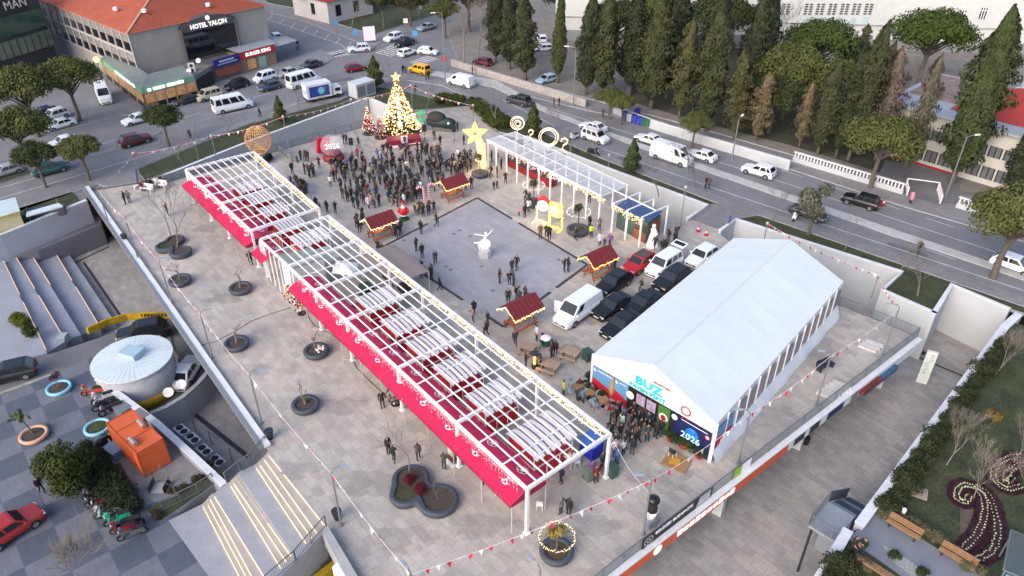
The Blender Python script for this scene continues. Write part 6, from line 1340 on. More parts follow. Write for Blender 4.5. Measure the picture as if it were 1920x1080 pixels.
for i,(px,py)in enumerate([(1360,958),(1508,835),(1660,720)]):
 b = MB();b.box((0,0,2.2),(.7,.7,4.4));tag(b.build('deck_column',M('column_white',lin('b9bfc4'),.7,.1),loc=G(px-14,py+2,ZL),rz=-.65),'pale square column under the right deck edge, %s from the front'%oth[i],'column','deck columns','thing')
for px,py,lab in[(1345,951,'dark round tub below the orange fascia sign'),(1507,825,'black and white drum on the lower court beside the deck column')]:b = MB();b.lathe([(.4,0),(.42,.6),(.36,.62)],14);tag(b.build('tub',black,loc=G(px,py+4,ZL)),lab,'tub',kind='thing')
b = MB();b.prism([(-70+70,0),(0,0),(0,1),(0,1)][:3],0,0.01)if False else None
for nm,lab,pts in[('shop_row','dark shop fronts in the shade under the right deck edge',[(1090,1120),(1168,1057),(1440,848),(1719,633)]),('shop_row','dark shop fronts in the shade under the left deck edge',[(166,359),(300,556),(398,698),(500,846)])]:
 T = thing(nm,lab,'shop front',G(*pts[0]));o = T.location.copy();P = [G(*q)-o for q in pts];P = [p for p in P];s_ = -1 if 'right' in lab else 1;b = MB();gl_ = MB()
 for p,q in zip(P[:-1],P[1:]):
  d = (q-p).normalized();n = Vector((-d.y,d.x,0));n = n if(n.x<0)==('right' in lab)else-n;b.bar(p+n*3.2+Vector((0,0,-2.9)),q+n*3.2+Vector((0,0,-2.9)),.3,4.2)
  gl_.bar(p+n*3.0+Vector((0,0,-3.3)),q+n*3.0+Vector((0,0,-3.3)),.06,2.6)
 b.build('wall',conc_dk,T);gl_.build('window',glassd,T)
T = thing('stele','tall white stele with grey marks standing in the lower court','sign',G(1727,717,ZL),-.5);b = MB();b.box((0,0,1.8),(.9,.22,3.6),taper=.97);b.build('slab',M('stele_white',lin('c3cbc9'),.6,.06),T)
b = MB();r = random.Random(4)
for i in range(9):b.lathe([(.16,-.12),(.16,.12)],10,(0,0,0))if False else b.box((r.uniform(-.2,.2),0,1.2+i*.25),(.3,.24,.12))
b.build('marks',M('stele_marks',lin('9aa3a3'),.7,.2),T)['kind'] = 'stuff'
b = MB();b.box((0,0,.1),(.5,.5,.2));tag(b.build('floor_lamp',black,loc=G(1728,662,ZL)),'small black floor box at the foot of the court wall','box',kind='thing')
ZG = .12;wr = [(1893,580),(1881,606),(1608,975)]
wall_run('garden_wall','long white garden wall above the lower court, upper stretch',[(1905,585),(1880,607),(1604,978)],ZL,.55,.55,side=1);wall_run('garden_wall','white garden wall below the gap with stairs, lower stretch',[(1583,988),(1522,1090),(1480,1160)],ZL,.55,.55,side=1)
slab('garden_lawn',[(1896,605),(1620,985),(1592,1000),(1540,1090),(1490,1180),(2300,1300),(2400,700)],ZL,ZG,concrete,grass)
sheet('garden_path',[(1616,985),(1640,955),(1760,1030),(1920,1120),(2100,1230),(1960,1300),(1800,1160),(1690,1080),(1590,1010)],ZG+.012,M('garden_path',lin('72767f'),.85,.12,.7,world=True,fine=.05))
sheet('pebble_strip',[(1655,1020),(1690,1040),(1770,1100),(1750,1110),(1672,1052)],ZG+.02,M('pebbles',lin('8f908e'),.9,.45,9,world=True,bump=.5))
for i,(pts,lab)in enumerate([([(1856,985),(1830,1000),(1800,960),(1786,935),(1788,915),(1808,905),(1838,918),(1858,945),(1868,975),(1868,1005),(1852,1035),(1822,1048),(1798,1040),(1820,1030),(1842,1010)],'a'),]):pass
def bed(name,pts,w,mat,z):
 P = [Vector(G2(q,z))for q in pts];Q = []
 for i in range(len(P)-1):
  for k in range(6):
   u = k/6;a,c = P[max(i-1,0)],P[min(i+2,len(P)-1)];Q.append(.5*((2*P[i])+(P[i+1]-a)*u+(2*a-5*P[i]+4*P[i+1]-c)*u*u+(3*P[i]-a-3*P[i+1]+c)*u**3))
 Q.append(P[-1]);return Q
def strip(Q,w,z):
 b = MB();
 for i in range(len(Q)-1):
  d0 = (Q[min(i+1,len(Q)-1)]-Q[max(i-1,0)]).normalized();d1 = (Q[min(i+2,len(Q)-1)]-Q[i]).normalized();n0,n1 = Vector((-d0.y,d0.x))*w,Vector((-d1.y,d1.x))*w
  b.poly([(*(Q[i]-n0),z+.001*(i%2)),(*(Q[i+1]-n1),z+.001*(i%2)),(*(Q[i+1]+n1),z+.001*(i%2)),(*(Q[i]+n0),z+.001*(i%2))])
 return b
maroon = M('maroon_planting',(.035,.012,.02),.95,.5,5,world=True,bump=.6);pansy = M('pansy_cream',lin('aeb08a'),.85,.2,8);bedsoil = M('bed_brown',lin('5a4a40'),.95,.3,2,world=True)
C1 = [(1818,930),(1808,942),(1795,935),(1795,918),(1812,910),(1835,922),(1845,945),(1843,975),(1830,1005),(1806,1030)];C2 = [(1826,912),(1850,928),(1864,960),(1870,1000),(1862,1030),(1840,1046),(1815,1052)]
D1 = [(1900,895),(1885,905),(1888,890),(1912,872),(1945,870)];D2 = [(1945,855),(1905,856),(1878,866),(1862,885),(1868,905),(1890,918),(1915,912)]
sheet('bare_soil',[(1800,950),(1845,945),(1850,990),(1815,1030),(1790,1040),(1800,1000)],ZG+.014,bedsoil)
T = thing('flower_bed','S-shaped flower bed of maroon plants edged with cream pansies, lower one','flower bed',(0,0,0));T2 = thing('flower_bed','curled flower bed of maroon plants and cream pansies at the right edge','flower bed',(0,0,0))
for TT,cs_,w_ in((T,[C1,C2],.62),(T2,[D1,D2],.55)):
 first_ = True
 for ci,c_ in enumerate(cs_):
  Q = bed('',c_,.5,None,ZG)
  if first_:TT.location = (Q[0].x,Q[0].y,0);first_ = False;o = TT.location.copy()
  Q = [q-o.xy for q in Q];strip(Q,w_,ZG+.03+.01*ci).build('maroon_plants',maroon,TT)
  b = MB();r = random.Random(ci);L = sum((Q[i+1]-Q[i]).length for i in range(len(Q)-1))
  for i in range(len(Q)-1):
   k = max(1,int((Q[i+1]-Q[i]).length/.22));d = (Q[i+1]-Q[i]).normalized();n = Vector((-d.y,d.x))
   for j in range(k):
    for off in(-.16,.16):
     p = Q[i].lerp(Q[i+1],(j+.5)/k)+n*(off+r.gauss(0,.03));b.ball((p.x,p.y,ZG+.09),r.uniform(.045,.075),6,3,sc=(1,1,.7))
  b.build('pansies',pansy,TT)['kind'] = 'stuff'
  b = MB()
  for i in range(0,len(Q)-1):
   for j in range(14):
    d = (Q[i+1]-Q[i]).normalized();n = Vector((-d.y,d.x));p = Q[i].lerp(Q[i+1],r.random())+n*r.choice((-1,1))*r.uniform(.3,w_);leaf(b,(p.x,p.y,ZG+.1),(0,0,1),.13,r)
  inst('maroon_leaves',b.mesh('maroon_leaves',leaf_dk),TT,color=(.035,.012,.02))['kind'] = 'stuff'
T = thing('garden_bench','wooden slatted bench on the garden path, upper one by the white light post','bench',G(1690,1000,ZG),heading((1667,985),(1712,1012),ZG)+pi/2,'wooden garden benches')
for y,z,tl in((0,.45,0),(.38,.62,.5)):
 b = MB()
 for k in range(3):b.box((0,y-.14+.14*k,z+(.05*k if tl else 0)),(2.1,.125,.05))
 b.build('backrest' if tl else 'seat',wood,T)
for x in(-.8,.8):b = MB();b.box((x,.1,.22),(.08,.5,.44));b.build('leg',metal_d,T)
dup(T,G(1790,1055,ZG),T.rotation_euler.z,'wooden slatted bench on the garden path, right of the low round bushes');dup(T,G(1640,1072,ZG),T.rotation_euler.z+pi,'wooden slatted bench at the bottom edge, facing the path from the hedge side')
for i,(px,py,lab)in enumerate([(1677,1043,'small round bush in the pebble strip of the path, upper one'),(1727,1074,'small round bush in the pebble strip of the path, lower one')]):shrub(lab,G(px,py,ZG),.5,(.03,.045,.015),'round path bushes')
shrub('golden bush alone on the garden lawn',G(1857,787,ZG),.75,(.16,.11,.03),'lawn bushes')
b = MB();b.lathe([(.12,0),(.12,.7),(.14,.72),(.14,.8)],12);tag(b.build('bollard_light',emb,loc=G(1690,970,ZG)),'short white bollard light on the garden lawn','bollard light',kind='thing')
b = MB();b.box((0,0,.06),(1.7,1.0,.12));tag(b.build('concrete_cover',M('cover_pink',lin('8f7f76'),.9,.2,2),loc=G(1713,921,ZG),rz=-.5),'rectangular pinkish concrete cover slab in the garden lawn','cover slab',kind='thing')
hg = [(1868,650),(1850,672),(1832,695),(1815,718),(1797,742),(1780,766),(1762,790),(1745,815),(1728,838),(1712,862),(1696,885),(1680,905),(1664,928),(1652,945),(1560,1062),(1552,1074),(1545,1088)]
for i,(px,py)in enumerate(hg):shrub('dark hedge shrub along the white garden wall, %s from the top'%(oth+['thirteenth','fourteenth','fifteenth','sixteenth','seventeenth','eighteenth','nineteenth'])[i],G(px+11,py+8,ZG),.95+.12*(i%3),(.034,.042,.018),'garden hedge shrubs');shrub('low hedge shrub filling the garden hedge, %s gap from the top'%(oth+['thirteenth','fourteenth','fifteenth','sixteenth','seventeenth','eighteenth','nineteenth'])[i],G(px+18,py-2,ZG),.8,(.04,.045,.02),'garden hedge shrubs')
for i,(px,py)in enumerate([(1655,968),(1672,975),(1700,982),(1722,995),(1738,1003),(1752,1012),(1765,1020),(1815,1065),(1830,1072),(1612,1062),(1625,1070)]):shrub('greyish low bush edging the garden path, %s from the wall'%oth[i],G(px,py,ZG),.55+.1*(i%2),(.10,.10,.055),'path edging bushes')
for px,py,h,k,lab in[(1775,872,3.6,0,'pale bare tree on the lawn above the flower beds'),(1826,935,3.8,1,'pale bare tree rising from the S-shaped flower bed'),(1864,705,3.6,1,'pale bare tree beside the white wall corner in the garden'),(1900,868,3.2,0,'pale bare tree behind the curled flower bed at the right edge'),(1925,950,3.4,0,'pale bare tree cut by the right edge beside the curled bed')]:bare('bare_tree',lab,BRw[k],G(px,py,ZG),h/4.4,'garden trees')
T = thing('garden_stairs','grey stairs with mesh railing descending from the garden gap along the wall','stairs',G(1596,990,0));o = T.location.copy();wv = (G(1880,607)-G(1604,978)).xy.normalized();nv = Vector((-wv.y,wv.x));nv = nv if nv.x<0 else-nv
def quad2(u0,u1,v0,v1):return[tuple(wv*u0+nv*v0),tuple(wv*u1+nv*v0),tuple(wv*u1+nv*v1),tuple(wv*u0+nv*v1)]
b = MB();b.prism(quad2(-1.6,1.2,.25,2.1),-.35,-.15);b.build('landing',M('stair_slate',lin('858b93'),.7,.1),T)
for k in range(12):
 b = MB();b.prism(quad2(1.2+.42*k,1.2+.42*(k+1),.3,2.0),ZL,-.15-.3*(k+1));b.build('step',M('stair_slate',(.2,.2,.2))if k%6<2 else M('stair_slate_dark',lin('3b4757'),.5,.1),T)
b = MB();P = lambda u,v,z:(*(wv*u+nv*v),z)
for q in([(-1.6,.25),(-1.6,2.1)],[(-1.6,2.1),(1.2,2.1)]):
 (u0,v0),(u1,v1) = q;b.bar(P(u0,v0,.85),P(u1,v1,.85),.06)
 for k in range(13):b.bar(P(u0+(u1-u0)*k/12,v0+(v1-v0)*k/12,-.15),P(u0+(u1-u0)*k/12,v0+(v1-v0)*k/12,.85),.03)
b.bar(P(1.2,2.1,.85),P(6.2,2.1,-2.9),.06);b.poly([P(1.2,2.1,.8),P(6.2,2.1,-2.9),P(6.2,2.1,-3.9),P(1.2,2.1,-.2)]);b.build('side_railing',bars_m,T)
b = MB();b.bar(P(-1.4,1.9,-5),P(-1.4,1.9,-.3),.12);b.build('support',metal_d,T)
T = thing('bus_shelter','glass roofed shelter with blue screen at the bottom right corner','shelter',G(1890,1090,ZG),.95);b = MB()
for x in(-1.6,1.6):
 for y in(-.7,.7):b.box((x,y,1.2),(.08,.08,2.4))
b.bar((-1.7,-.8,2.4),(1.7,-.8,2.4),.1);b.bar((-1.7,.8,2.4),(1.7,.8,2.4),.1);b.bar((-1.7,-.8,2.4),(-1.7,.8,2.4),.1);b.bar((1.7,-.8,2.4),(1.7,.8,2.4),.1);b.build('frame',metal_g,T);b = MB();b.box((0,0,2.45),(3.4,1.6,.03));b.build('glass_roof',M('shelter_glass',lin('5d6464'),.1,.1,alpha=.6),T);b = MB();b.box((-1.75,0,1.3),(.12,1.2,1.8));b.build('screen',M('screen_blue',lin('7fb0e6'),.3,.5,1.5,emit=0.25),T)
#  buildings
terra = None
def roof_tiles(name,c1,c2,rot,row=.35):
 m = paving(name,c1,c2,tuple(x*.5 for x in c1),row,rot,.22,None,.5,.05,.85);return m
 #  hotel
HE = 9.0;E0,E1,E2 = [Vector(G2(p,HE))for p in((240,62),(95,5),(495,10))]
E1 = E0+(E1-E0)*1.35;a1,a2 = (E1-E0).normalized(),(E2-E0).normalized();L1,L2 = (E1-E0).length,(E2-E0).length
T = thing('hotel_building','grey hotel with hipped terracotta roof, dark arched glass front and window bands','building',(*E0,ZS));H3 = lambda u,v,z:(a1.x*u+a2.x*v,a1.y*u+a2.y*v,z-ZS)
hw = paving('hotel_cladding',lin('918b88'),lin('88827f'),lin('77726f'),.5,0,.1,None,.5,.02,.8)
b = MB();b.prism([H3(0,0,0)[:2],H3(L1,0,0)[:2],H3(L1,L2,0)[:2],H3(0,L2,0)[:2]],0,HE-ZS);b.build('wall',M('hotel_grey',lin('98928e'),.85,.1,.4,fine=.06),T)
rt1 = M('terracotta',lin('a8563f'),.85,.16,.35,bump=.3,fine=.18);b = MB();ov = .5;zr = HE+3.6;rd = L2/2+ov
C_ = [H3(-ov,-ov,HE),H3(L1+ov,-ov,HE),H3(L1+ov,L2+ov,HE),H3(-ov,L2+ov,HE)];R0,R1 = H3(rd-ov,L2/2,zr),H3(L1-rd+ov,L2/2,zr)
b.poly([C_[0],R0,C_[3]]);b.poly([C_[0],C_[1],R1,R0]);b.poly([C_[1],C_[2],R1]);b.poly([C_[2],C_[3],R0,R1]);rf = b.build('roof',rt1,T)
b = MB();r_ = 36
for i in range(r_):
 u = (i+1)/(r_+1);p = Vector(C_[0]).lerp(Vector(R0),u);q = Vector(C_[3]).lerp(Vector(R0),u);s_ = Vector(C_[1]).lerp(Vector(R1),u);k = Vector((0,0,.03));b.bar(p+k,q+k,.10,.05);b.bar(p+k,s_+k,.10,.05)
b.build('tile_course',M('terracotta_dark',lin('934a38'),.85,.15),rf)
b = MB();b.bar(Vector(C_[0])+Vector((0,0,.06)),Vector(R0)+Vector((0,0,.06)),.3,.1);b.build('hip_cap',M('hip_tile',lin('b08a78'),.85,.1),rf)
for u,v in((4,5),(10,3),(2.2,15)):
 b = MB();b.box((0,0,.25),(.6,.6,.5));o_ = b.build('roof_light',emb,rf);p = H3(u,v,HE+.5+min(u,v)*.27);o_.location = p
b = MB()
for z in(HE-.15,HE-3.15,HE-6.2):b.bar(H3(0,-.08,z),H3(L1,-.08,z),.16,.3)
for i in range(15):b.bar(H3(L1*i/14,-.08,HE-6.2),H3(L1*i/14,-.08,HE),.16,.2)
b.build('white_frame',M('frame_pale',lin('aaa5a2'),.8,.08),T)
for k in range(14):
 for z in(HE-3.0,HE-6.05):
  u0,u1 = L1*(k+.08)/14,L1*(k+.92)/14;m = MB();m.poly([H3(u0,-.03,z),H3(u1,-.03,z),H3(u1,-.03,z+1.35),H3(u0,-.03,z+1.35)],0);m.poly([H3(u0,-.03,z+1.38),H3(u1,-.03,z+1.38),H3(u1,-.03,z+2.75),H3(u0,-.03,z+2.75)],1);m.build('window',[glassd,M('blind_grey',lin('807d7c'),.5,.15)],T)
v0,v1 = L2*.335,L2*.74;b = MB();b.prism([H3(-.5,v0,0)[:2],H3(.1,v0,0)[:2],H3(.1,v1,0)[:2],H3(-.5,v1,0)[:2]],3.2,HE-ZS-.6);b.build('glass_front',M('front_glass',(.010,.011,.014),.06,.3,.5,spec=.8),T)
b = MB();n = 14;top = [H3(-.62,v0+(v1-v0)*i/n,HE-.75+1.15*sin(pi*i/n)**.6)for i in range(n+1)];bot = [H3(-.62,v0+(v1-v0)*i/n,HE-1.6)for i in range(n+1)]
for i in range(n):
 b.poly([bot[i],bot[i+1],top[i+1],top[i]]);t2 = [Vector(top[i])+Vector((a1.x,a1.y,0))*1.6,Vector(top[i+1])+Vector((a1.x,a1.y,0))*1.6];b.poly([top[i],top[i+1],t2[1],t2[0]])
b.build('arch_fascia',M('arch_grey',lin('4c4b4d'),.7,.1),T);b = MB()
for v in(v0,v1):b.bar(H3(-.55,v,3),H3(-.55,v,HE-1.0),.35,.3)
b.build('arch_post',M('arch_grey',lin('4c4b4d')),T)
fr = frame_rot((a2.x,a2.y,0),(0,0,1));wl_ = M('sign_lit',(1,0.97,0.93),.5,0,emit=0.45);text_mb('HOTEL YALÇIN',1.0,wl_,'lettering',T,H3(-.72,(v0+v1)/2,HE-.95),fr,.04,sx=.95,bold=.03);b = MB();b.ball(H3(-.7,(v0+v1)/2,HE+.05),.38,10,6);b.build('round_emblem',wl_,T)
#  green corner shop at the hotel foot
S0,S1,S2 = [Vector(G2(p,ZS))for p in((276,206),(200,146),(372,180))];s1,s2 = (S1-S0),(S2-S0);T = thing('corner_shop','glazed corner shop with green fascia and glowing interior below the hotel','shop',(*S0,ZS));K3 = lambda u,v,z,off = 0:(s1.x*u+s2.x*v,s1.y*u+s2.y*v,z);hs = 3.3
b = MB();b.prism([K3(.02,.02,0)[:2],K3(1,.02,0)[:2],K3(1,.3,0)[:2],K3(.3,.3,0)[:2],K3(.3,1,0)[:2],K3(.02,1,0)[:2]],0,hs-.05);b.build('inner_wall',M('shop_interior',lin('7a4a30'),.7,.5,1.2,emit=0.12),T)
gf = M('fascia_green',lin('6f9a80'),.6,.08);b = MB();b.bar(K3(0,0,hs-.4),K3(1,0,hs-.4),.25,.95);b.bar(K3(0,0,hs-.4),K3(0,1,hs-.4),.25,.95);b.build('fascia',gf,T)
b = MB();b.poly([K3(0,0,hs+.08),K3(1,0,hs+.08),K3(1,.32,hs+.5),K3(.22,.32,hs+.5)]);b.poly([K3(0,0,hs+.08),K3(.22,.32,hs+.5),K3(.22,1,hs+.5),K3(0,1,hs+.08)]);b.build('glass_roof',M('roof_glass_grey',lin('77807e'),.3,.15,1),T)
b = MB()
for k in range(6):b.bar(K3(k/5,0,0),K3(k/5,0,hs-.8),.16);b.bar(K3(0,k/5,0),K3(0,k/5,hs-.8),.16)
b.build('mullion',M('mullion_pale',lin('b9b49c'),.6,.08,emit=0.05),T)
for k in range(5):
 for side in(0,1):
  f = (lambda u,z:K3(u,-.004,z))if side==0 else(lambda u,z:K3(-.004,u,z));u0,u1 = (k+.08)/5,(k+.92)/5;m = MB();m.poly([f(u0,.1),f(u1,.1),f(u1,.85),f(u0,.85)],0);m.poly([f(u0,.9),f(u1,.9),f(u1,hs-.95),f(u0,hs-.95)],1);m.build('window',[M('shop_dark',lin('23262a'),.3,.1),M('shop_lit',(.5,.27,.13),.3,.95,1.3,emit=0.22)],T)
for side,ss in((0,((.15,.22),(.25,.33),(.36,.48),(.50,.62))),(1,((.10,.16),(.2,.42),(.46,.62),(.64,.78)))):
 m = MB()
 for u0,u1 in ss:p,q = Vector(K3(u0 if side==0 else-.01,-.01 if side==0 else u0,hs-.38)),Vector(K3(u1 if side==0 else-.01,-.01 if side==0 else u1,hs-.38));n = ((Vector(K3(0,0,0))-Vector(K3(.3,.3,0))).normalized())*.16;m.bar(p+n,q+n,.06,.42)
 m.build('lettering',M('sign_lit2',(1,1,0.94),.5,0,emit=0.9),T)
T = thing('entrance_lamp','warm glowing lantern group at the far end of the corner shop','lamp',G(192,150));b = MB();b.path([(0,0,0),(0,0,3.2)],.06,6);b.build('pole',metal_d,T);b = MB();b.ball((0,0,3.4),.5,10,6);b.build('lamp_head',M('lantern',(1,0.5,0.2),.5,0,emit=1.4),T)
#  low burger shop and blue shop
def box_shop(name,label,q0,q1,depth,h,wallmat,cat='shop'):
 A,Bv = Vector(G2(q0,ZS)),Vector(G2(q1,ZS));d = (Bv-A).normalized();n = Vector((-d.y,d.x));n = n if n.y>0 else-n;T = thing(name,label,cat,(*A,ZS));L = (Bv-A).length;P = lambda x,y,z:(d.x*x+n.x*y,d.y*x+n.y*y,z);b = MB();b.prism([P(0,0,0)[:2],P(L,0,0)[:2],P(L,depth,0)[:2],P(0,depth,0)[:2]],0,h);b.build('wall',wallmat,T);return T,P,L,d,n
T,P,L,d,n = box_shop('burger_shop','low shop with lit red burger sign and grey roof beside the hotel',(455,138),(520,120),7,3.0,M('shop_beige',lin('8a6f5f'),.7,.3,1.5));fr = frame_rot((d.x,d.y,0),(0,0,1));b = MB();b.box(P(L/2,-.15,2.95),(L*.98,.25,1.1),math.atan2(d.y,d.x));b.build('sign_band',M('burger_red',lin('c22a3a'),.5,.05,emit=0.12),T)
text_mb('BURGER KING',.82,wl_,'lettering',T,P(L/2,-.32,2.95),fr,.03,sx=.95,bold=.03);b = MB();b.poly([P(-.2,-.2,3.55),P(L+.2,-.2,3.55),P(L+2.5,7,3.7),P(-.2,7,3.7)]);b.build('roof',M('shop_roof',lin('8d939a'),.6,.1),T);b = MB();b.box(P(L*.3,-.06,1.2),(1.6,.1,1.6),math.atan2(d.y,d.x));b.build('window',M('shop_lit',(.75,.42,.2)),T);b = MB();b.box(P(L*.6,-.06,1.1),(1.4,.1,1.9),math.atan2(d.y,d.x));b.build('door',M('door_pale',lin('8fa79a'),.5,.1),T)
b = MB();b.poly([P(L,-.2,3.0),P(L+6,1.5,2.6),P(L+6,5,2.8),P(L,6,3.4)]);b.build('awning',M('awning_grey',lin('9a9a98'),.6,.15),T)
T,P,L,d,n = box_shop('blue_shop','low shop with dark blue sign beside the burger shop',(405,155),(456,139),6,2.8,M('shop_grey',lin('5e5a58'),.8,.2));fr = frame_rot((d.x,d.y,0),(0,0,1));b = MB();b.box(P(L/2,-.2,3.0),(L*.95,.25,1.3),math.atan2(d.y,d.x));b.build('sign_band',M('sign_blue',lin('1f2a70'),.5,.06),T);b = MB()
for i in range(6):b.box(P(L*(.25+.09*i),-.34,3.2),(L*.07,.04,.28),math.atan2(d.y,d.x))
b.box(P(L/2,-.34,2.75),(L*.7,.04,.12),math.atan2(d.y,d.x));b.build('lettering',M('pale_letter',lin('b9bfd6'),.5,0),T);b = MB();b.box(P(L/2,-.1,1.3),(L*.9,.15,1.2),math.atan2(d.y,d.x));b.build('red_panel',M('shop_redpat',lin('8a4a40'),.6,.4,4),T)
T,P,L,d,n = box_shop('open_arcade','dark open shop bay between the green corner shop and the blue sign',(372,178),(404,156),6,3.0,M('arcade_grey',lin('6f6a68'),.85,.15));b = MB();b.box(P(L/2,-.05,1.2),(L*.9,.1,2.2),math.atan2(d.y,d.x));b.build('opening',M('opening_dark',(.02,.018,.016),.8,0),T)
for i,(x,y,lab)in enumerate([(.6,1.0,'white round dish on the shop roof, nearest the corner shop'),(6.0,2.2,'white round dish on the shop roof, above the blue sign')]):
 D_ = thing('satellite_dish',lab,'satellite dish',Vector(P(x,y,3.0+ZS))+T.location*1,0,'roof dishes');b = MB();b.lathe([(.02,.1),(.34,.17),(.42,.27)],16,close=False);b.lathe([(.02,.08),(.34,.15),(.42,.25)],16,close=False)
 for k,v in enumerate(b.v):b.v[k] = tuple(Matrix.Rotation(.9,3,'X')@Vector(v)+Vector((0,0,.6)))
 b.build('dish',emb,D_);b = MB();b.path([(0,0,0),(0,0,.7)],.04,5);b.build('bracket',metal_g,D_)
A_ = thing('air_conditioner','white twin-fan air conditioner on the shop roof beside the hotel','air conditioner',Vector(P(2.4,1.5,3.0+ZS))+T.location,.3);b = MB();b.box((0,0,.7),(1.0,.5,1.4));b.build('casing',_mats['ac_case'],A_)
for z in(.35,1.05):b = MB();b.path([(0,-.26,z),(0,-.28,z)],.26,14);b.build('fan',metal_d,A_)
#  dark green glass building at the left edge
T,P,L,d,n = box_shop('glass_building','dark building with green glass bands and white lettering, top left corner',(-60,175),(112,118),22,13.5,M('bld_dark',lin('34383a'),.7,.1));az = math.atan2(d.y,d.x);fr = frame_rot((d.x,d.y,0),(0,0,1))
gg1 = M('green_glass',lin('2d4a40'),.15,.25,.5,spec=.7);gg2 = M('pale_glass',lin('5d6a5c'),.2,.25,.6,spec=.7);b = MB();b.box(P(L/2,-.1,8.0),(L,.2,3.0),az);b.build('window_band',gg1,T);b = MB();b.box(P(L/2,-.25,4.6),(L,.5,2.6),az);b.build('window_band',gg2,T);b = MB()
for i in range(14):b.bar(P(L*i/13,-.56,3.3),P(L*i/13,-.56,5.9),.09)
b.build('mullion',metal_d,T);b = MB();b.box(P(L*.66,-.18,11.0),(L*.40,.16,2.4),az);b.build('sign_board',M('sign_black',lin('1f1f20'),.6,.1),T);text_mb('MAN',1.9,M('steel_letter',lin('c9c6c0'),.4,.05),'lettering',T,P(L*.735,-.32,11.0),fr,.06,sx=1.0)
#  church house, school and its annex
T,P,L,d,n = box_shop('white_house','white house with red pitched roof among the dark trees at the top',(618,46),(700,26),12,4.6,M('house_white',lin('b9b3b2'),.8,.1,.5));b = MB();b.poly([P(-.6,-.6,4.5),P(L+.6,-.6,4.5),P(L+.6,6,8.0),P(-.6,6,8.0)]);b.poly([P(-.6,12.6,4.5),P(L+.6,12.6,4.5),P(L+.6,6,8.0),P(-.6,6,8.0)]);b.poly([P(-.5,0,4.5),P(-.5,12,4.5),P(-.5,6,7.9)]);b.build('roof',M('house_red',lin('8a3338'),.8,.15,.6,fine=.1),T)
for x in(.22,.62):b = MB();b.box(P(L*x,-.05,2.4),(1.3,.12,2.2),math.atan2(d.y,d.x));b.build('window',glassd,T)
b = MB();b.box(P(-.05,5,2.4),(.12,1.2,2.2),math.atan2(d.y,d.x));b.build('window',glassd,T)
scw = M('school_white',lin('c3c4c2'),.8,.06,.15,fine=.04);T,P,L,d,n = box_shop('school_building','long white school building with columns of small panes, top right',(1040,76),(1935,104),16,13.5,scw);az = math.atan2(d.y,d.x);o = T.location
def xz(px,py):
 D_ = _r*((px-960)/FOC)+_u*((540-py)/FOC)+_f;nn = Vector((n.x,n.y,0));t = (nn.dot(Vector((o.x,o.y,0))))/nn.dot(D_);q = Vector((0,0,CAMH))+D_*t-o;return q.x*d.x+q.y*d.y,q.z
for px in(1518,1540,1563,1586,1608,1631,1475,1380,1330,1120):
 x,z = xz(px,6);x2,z2 = xz(px-5,28);m = MB()
 for r in range(5):
  for c in(-.42,.42):m.box(P(x+c,-.03,z+(z2-z)*(r+.5)/5),(.55,.1,abs(z2-z)/5*.55),az)
 m.build('window',M('pane_dark',lin('3f4448'),.3,.3,1),T)
 m = MB();x3,z3 = xz(px-7,40);m.box(P(x,-.02,z3),(1.0,.06,1.4),az);m.build('pale_panel',M('panel_mint',lin('a9bfc0'),.6,.1),T)
for px,py,w_,h_,nb_ in((1803,30,1.3,1.9,3),(1843,25,1.3,1.9,3),(1825,74,2.6,2.0,5),(1648,76,1.6,1.2,3),(1700,30,1.3,1.9,3)):
 x,z = xz(px,py);m = MB();m.box(P(x,-.03,z),(w_,.1,h_),az);w0 = m.build('window',M('pane_dark',lin('3f4448')),T);m = MB()
 for k in range(nb_+1):m.box(P(x-w_/2+w_*k/nb_,-.1,z),(.13,.08,h_+.1),az)
 m.box(P(x,-.1,z+h_*.28),(w_,.08,.14),az);m.build('frame',emb,w0)
b = MB();x,z = xz(1600,46);b.box(P(L/2,-.1,z),(L,.2,.14),az);x,z = xz(1600,72);b.box(P(L/2,-.05,z/2),(L,.1,z),az,1);b.build('plinth',[concrete,M('plinth_school',lin('85868a'),.85,.1)],T)
ha = 6.7;A0,A1 = Vector(G2((1640,284))),Vector(G2((1930,372)));d = (A1-A0).normalized();n = Vector((-d.y,d.x));n = n if n.y>0 else-n;L = (A1-A0).length;T = thing('school_annex','white two-storey annex with grey flat eaves and red hipped roof, behind the tallest cypress','building',(*A0,0));P = lambda x,y,z:(d.x*x+n.x*y,d.y*x+n.y*y,z);az = math.atan2(d.y,d.x)
b = MB();b.prism([P(0,0,0)[:2],P(L,0,0)[:2],P(L,16,0)[:2],P(0,16,0)[:2]],0,ha);b.build('wall',M('annex_white',lin('b8b5b0'),.8,.08,.4),T);b = MB();b.prism([P(-.5,-.6,0)[:2],P(L+.5,-.6,0)[:2],P(L+.5,16.5,0)[:2],P(-.5,16.5,0)[:2]],ha,ha+.25);b.build('flat_roof',M('annex_roof_grey',lin('9a9fa9'),.7,.1,.5),T)
b = MB();q = [P(6.5,2.6,ha+.3),P(L-1,2.6,ha+.3),P(L-1,14,ha+.3),P(6.5,14,ha+.3)];R0,R1 = P(12,8.3,ha+3.0),P(L-6,8.3,ha+3.0);b.poly([q[0],q[1],R1,R0]);b.poly([q[1],q[2],R1]);b.poly([q[2],q[3],R0,R1]);b.poly([q[3],q[0],R0]);b.build('red_roof',M('annex_red',lin('97322f'),.8,.12,.5,fine=.15),T)
b = MB();b.prism([P(.5,5,0)[:2],P(8,5,0)[:2],P(8,15,0)[:2],P(.5,15,0)[:2]],ha+.26,ha+.55);b.build('old_roof',M('annex_patchy',lin('7d6a66'),.9,.5,1.2,fine=.2),T)
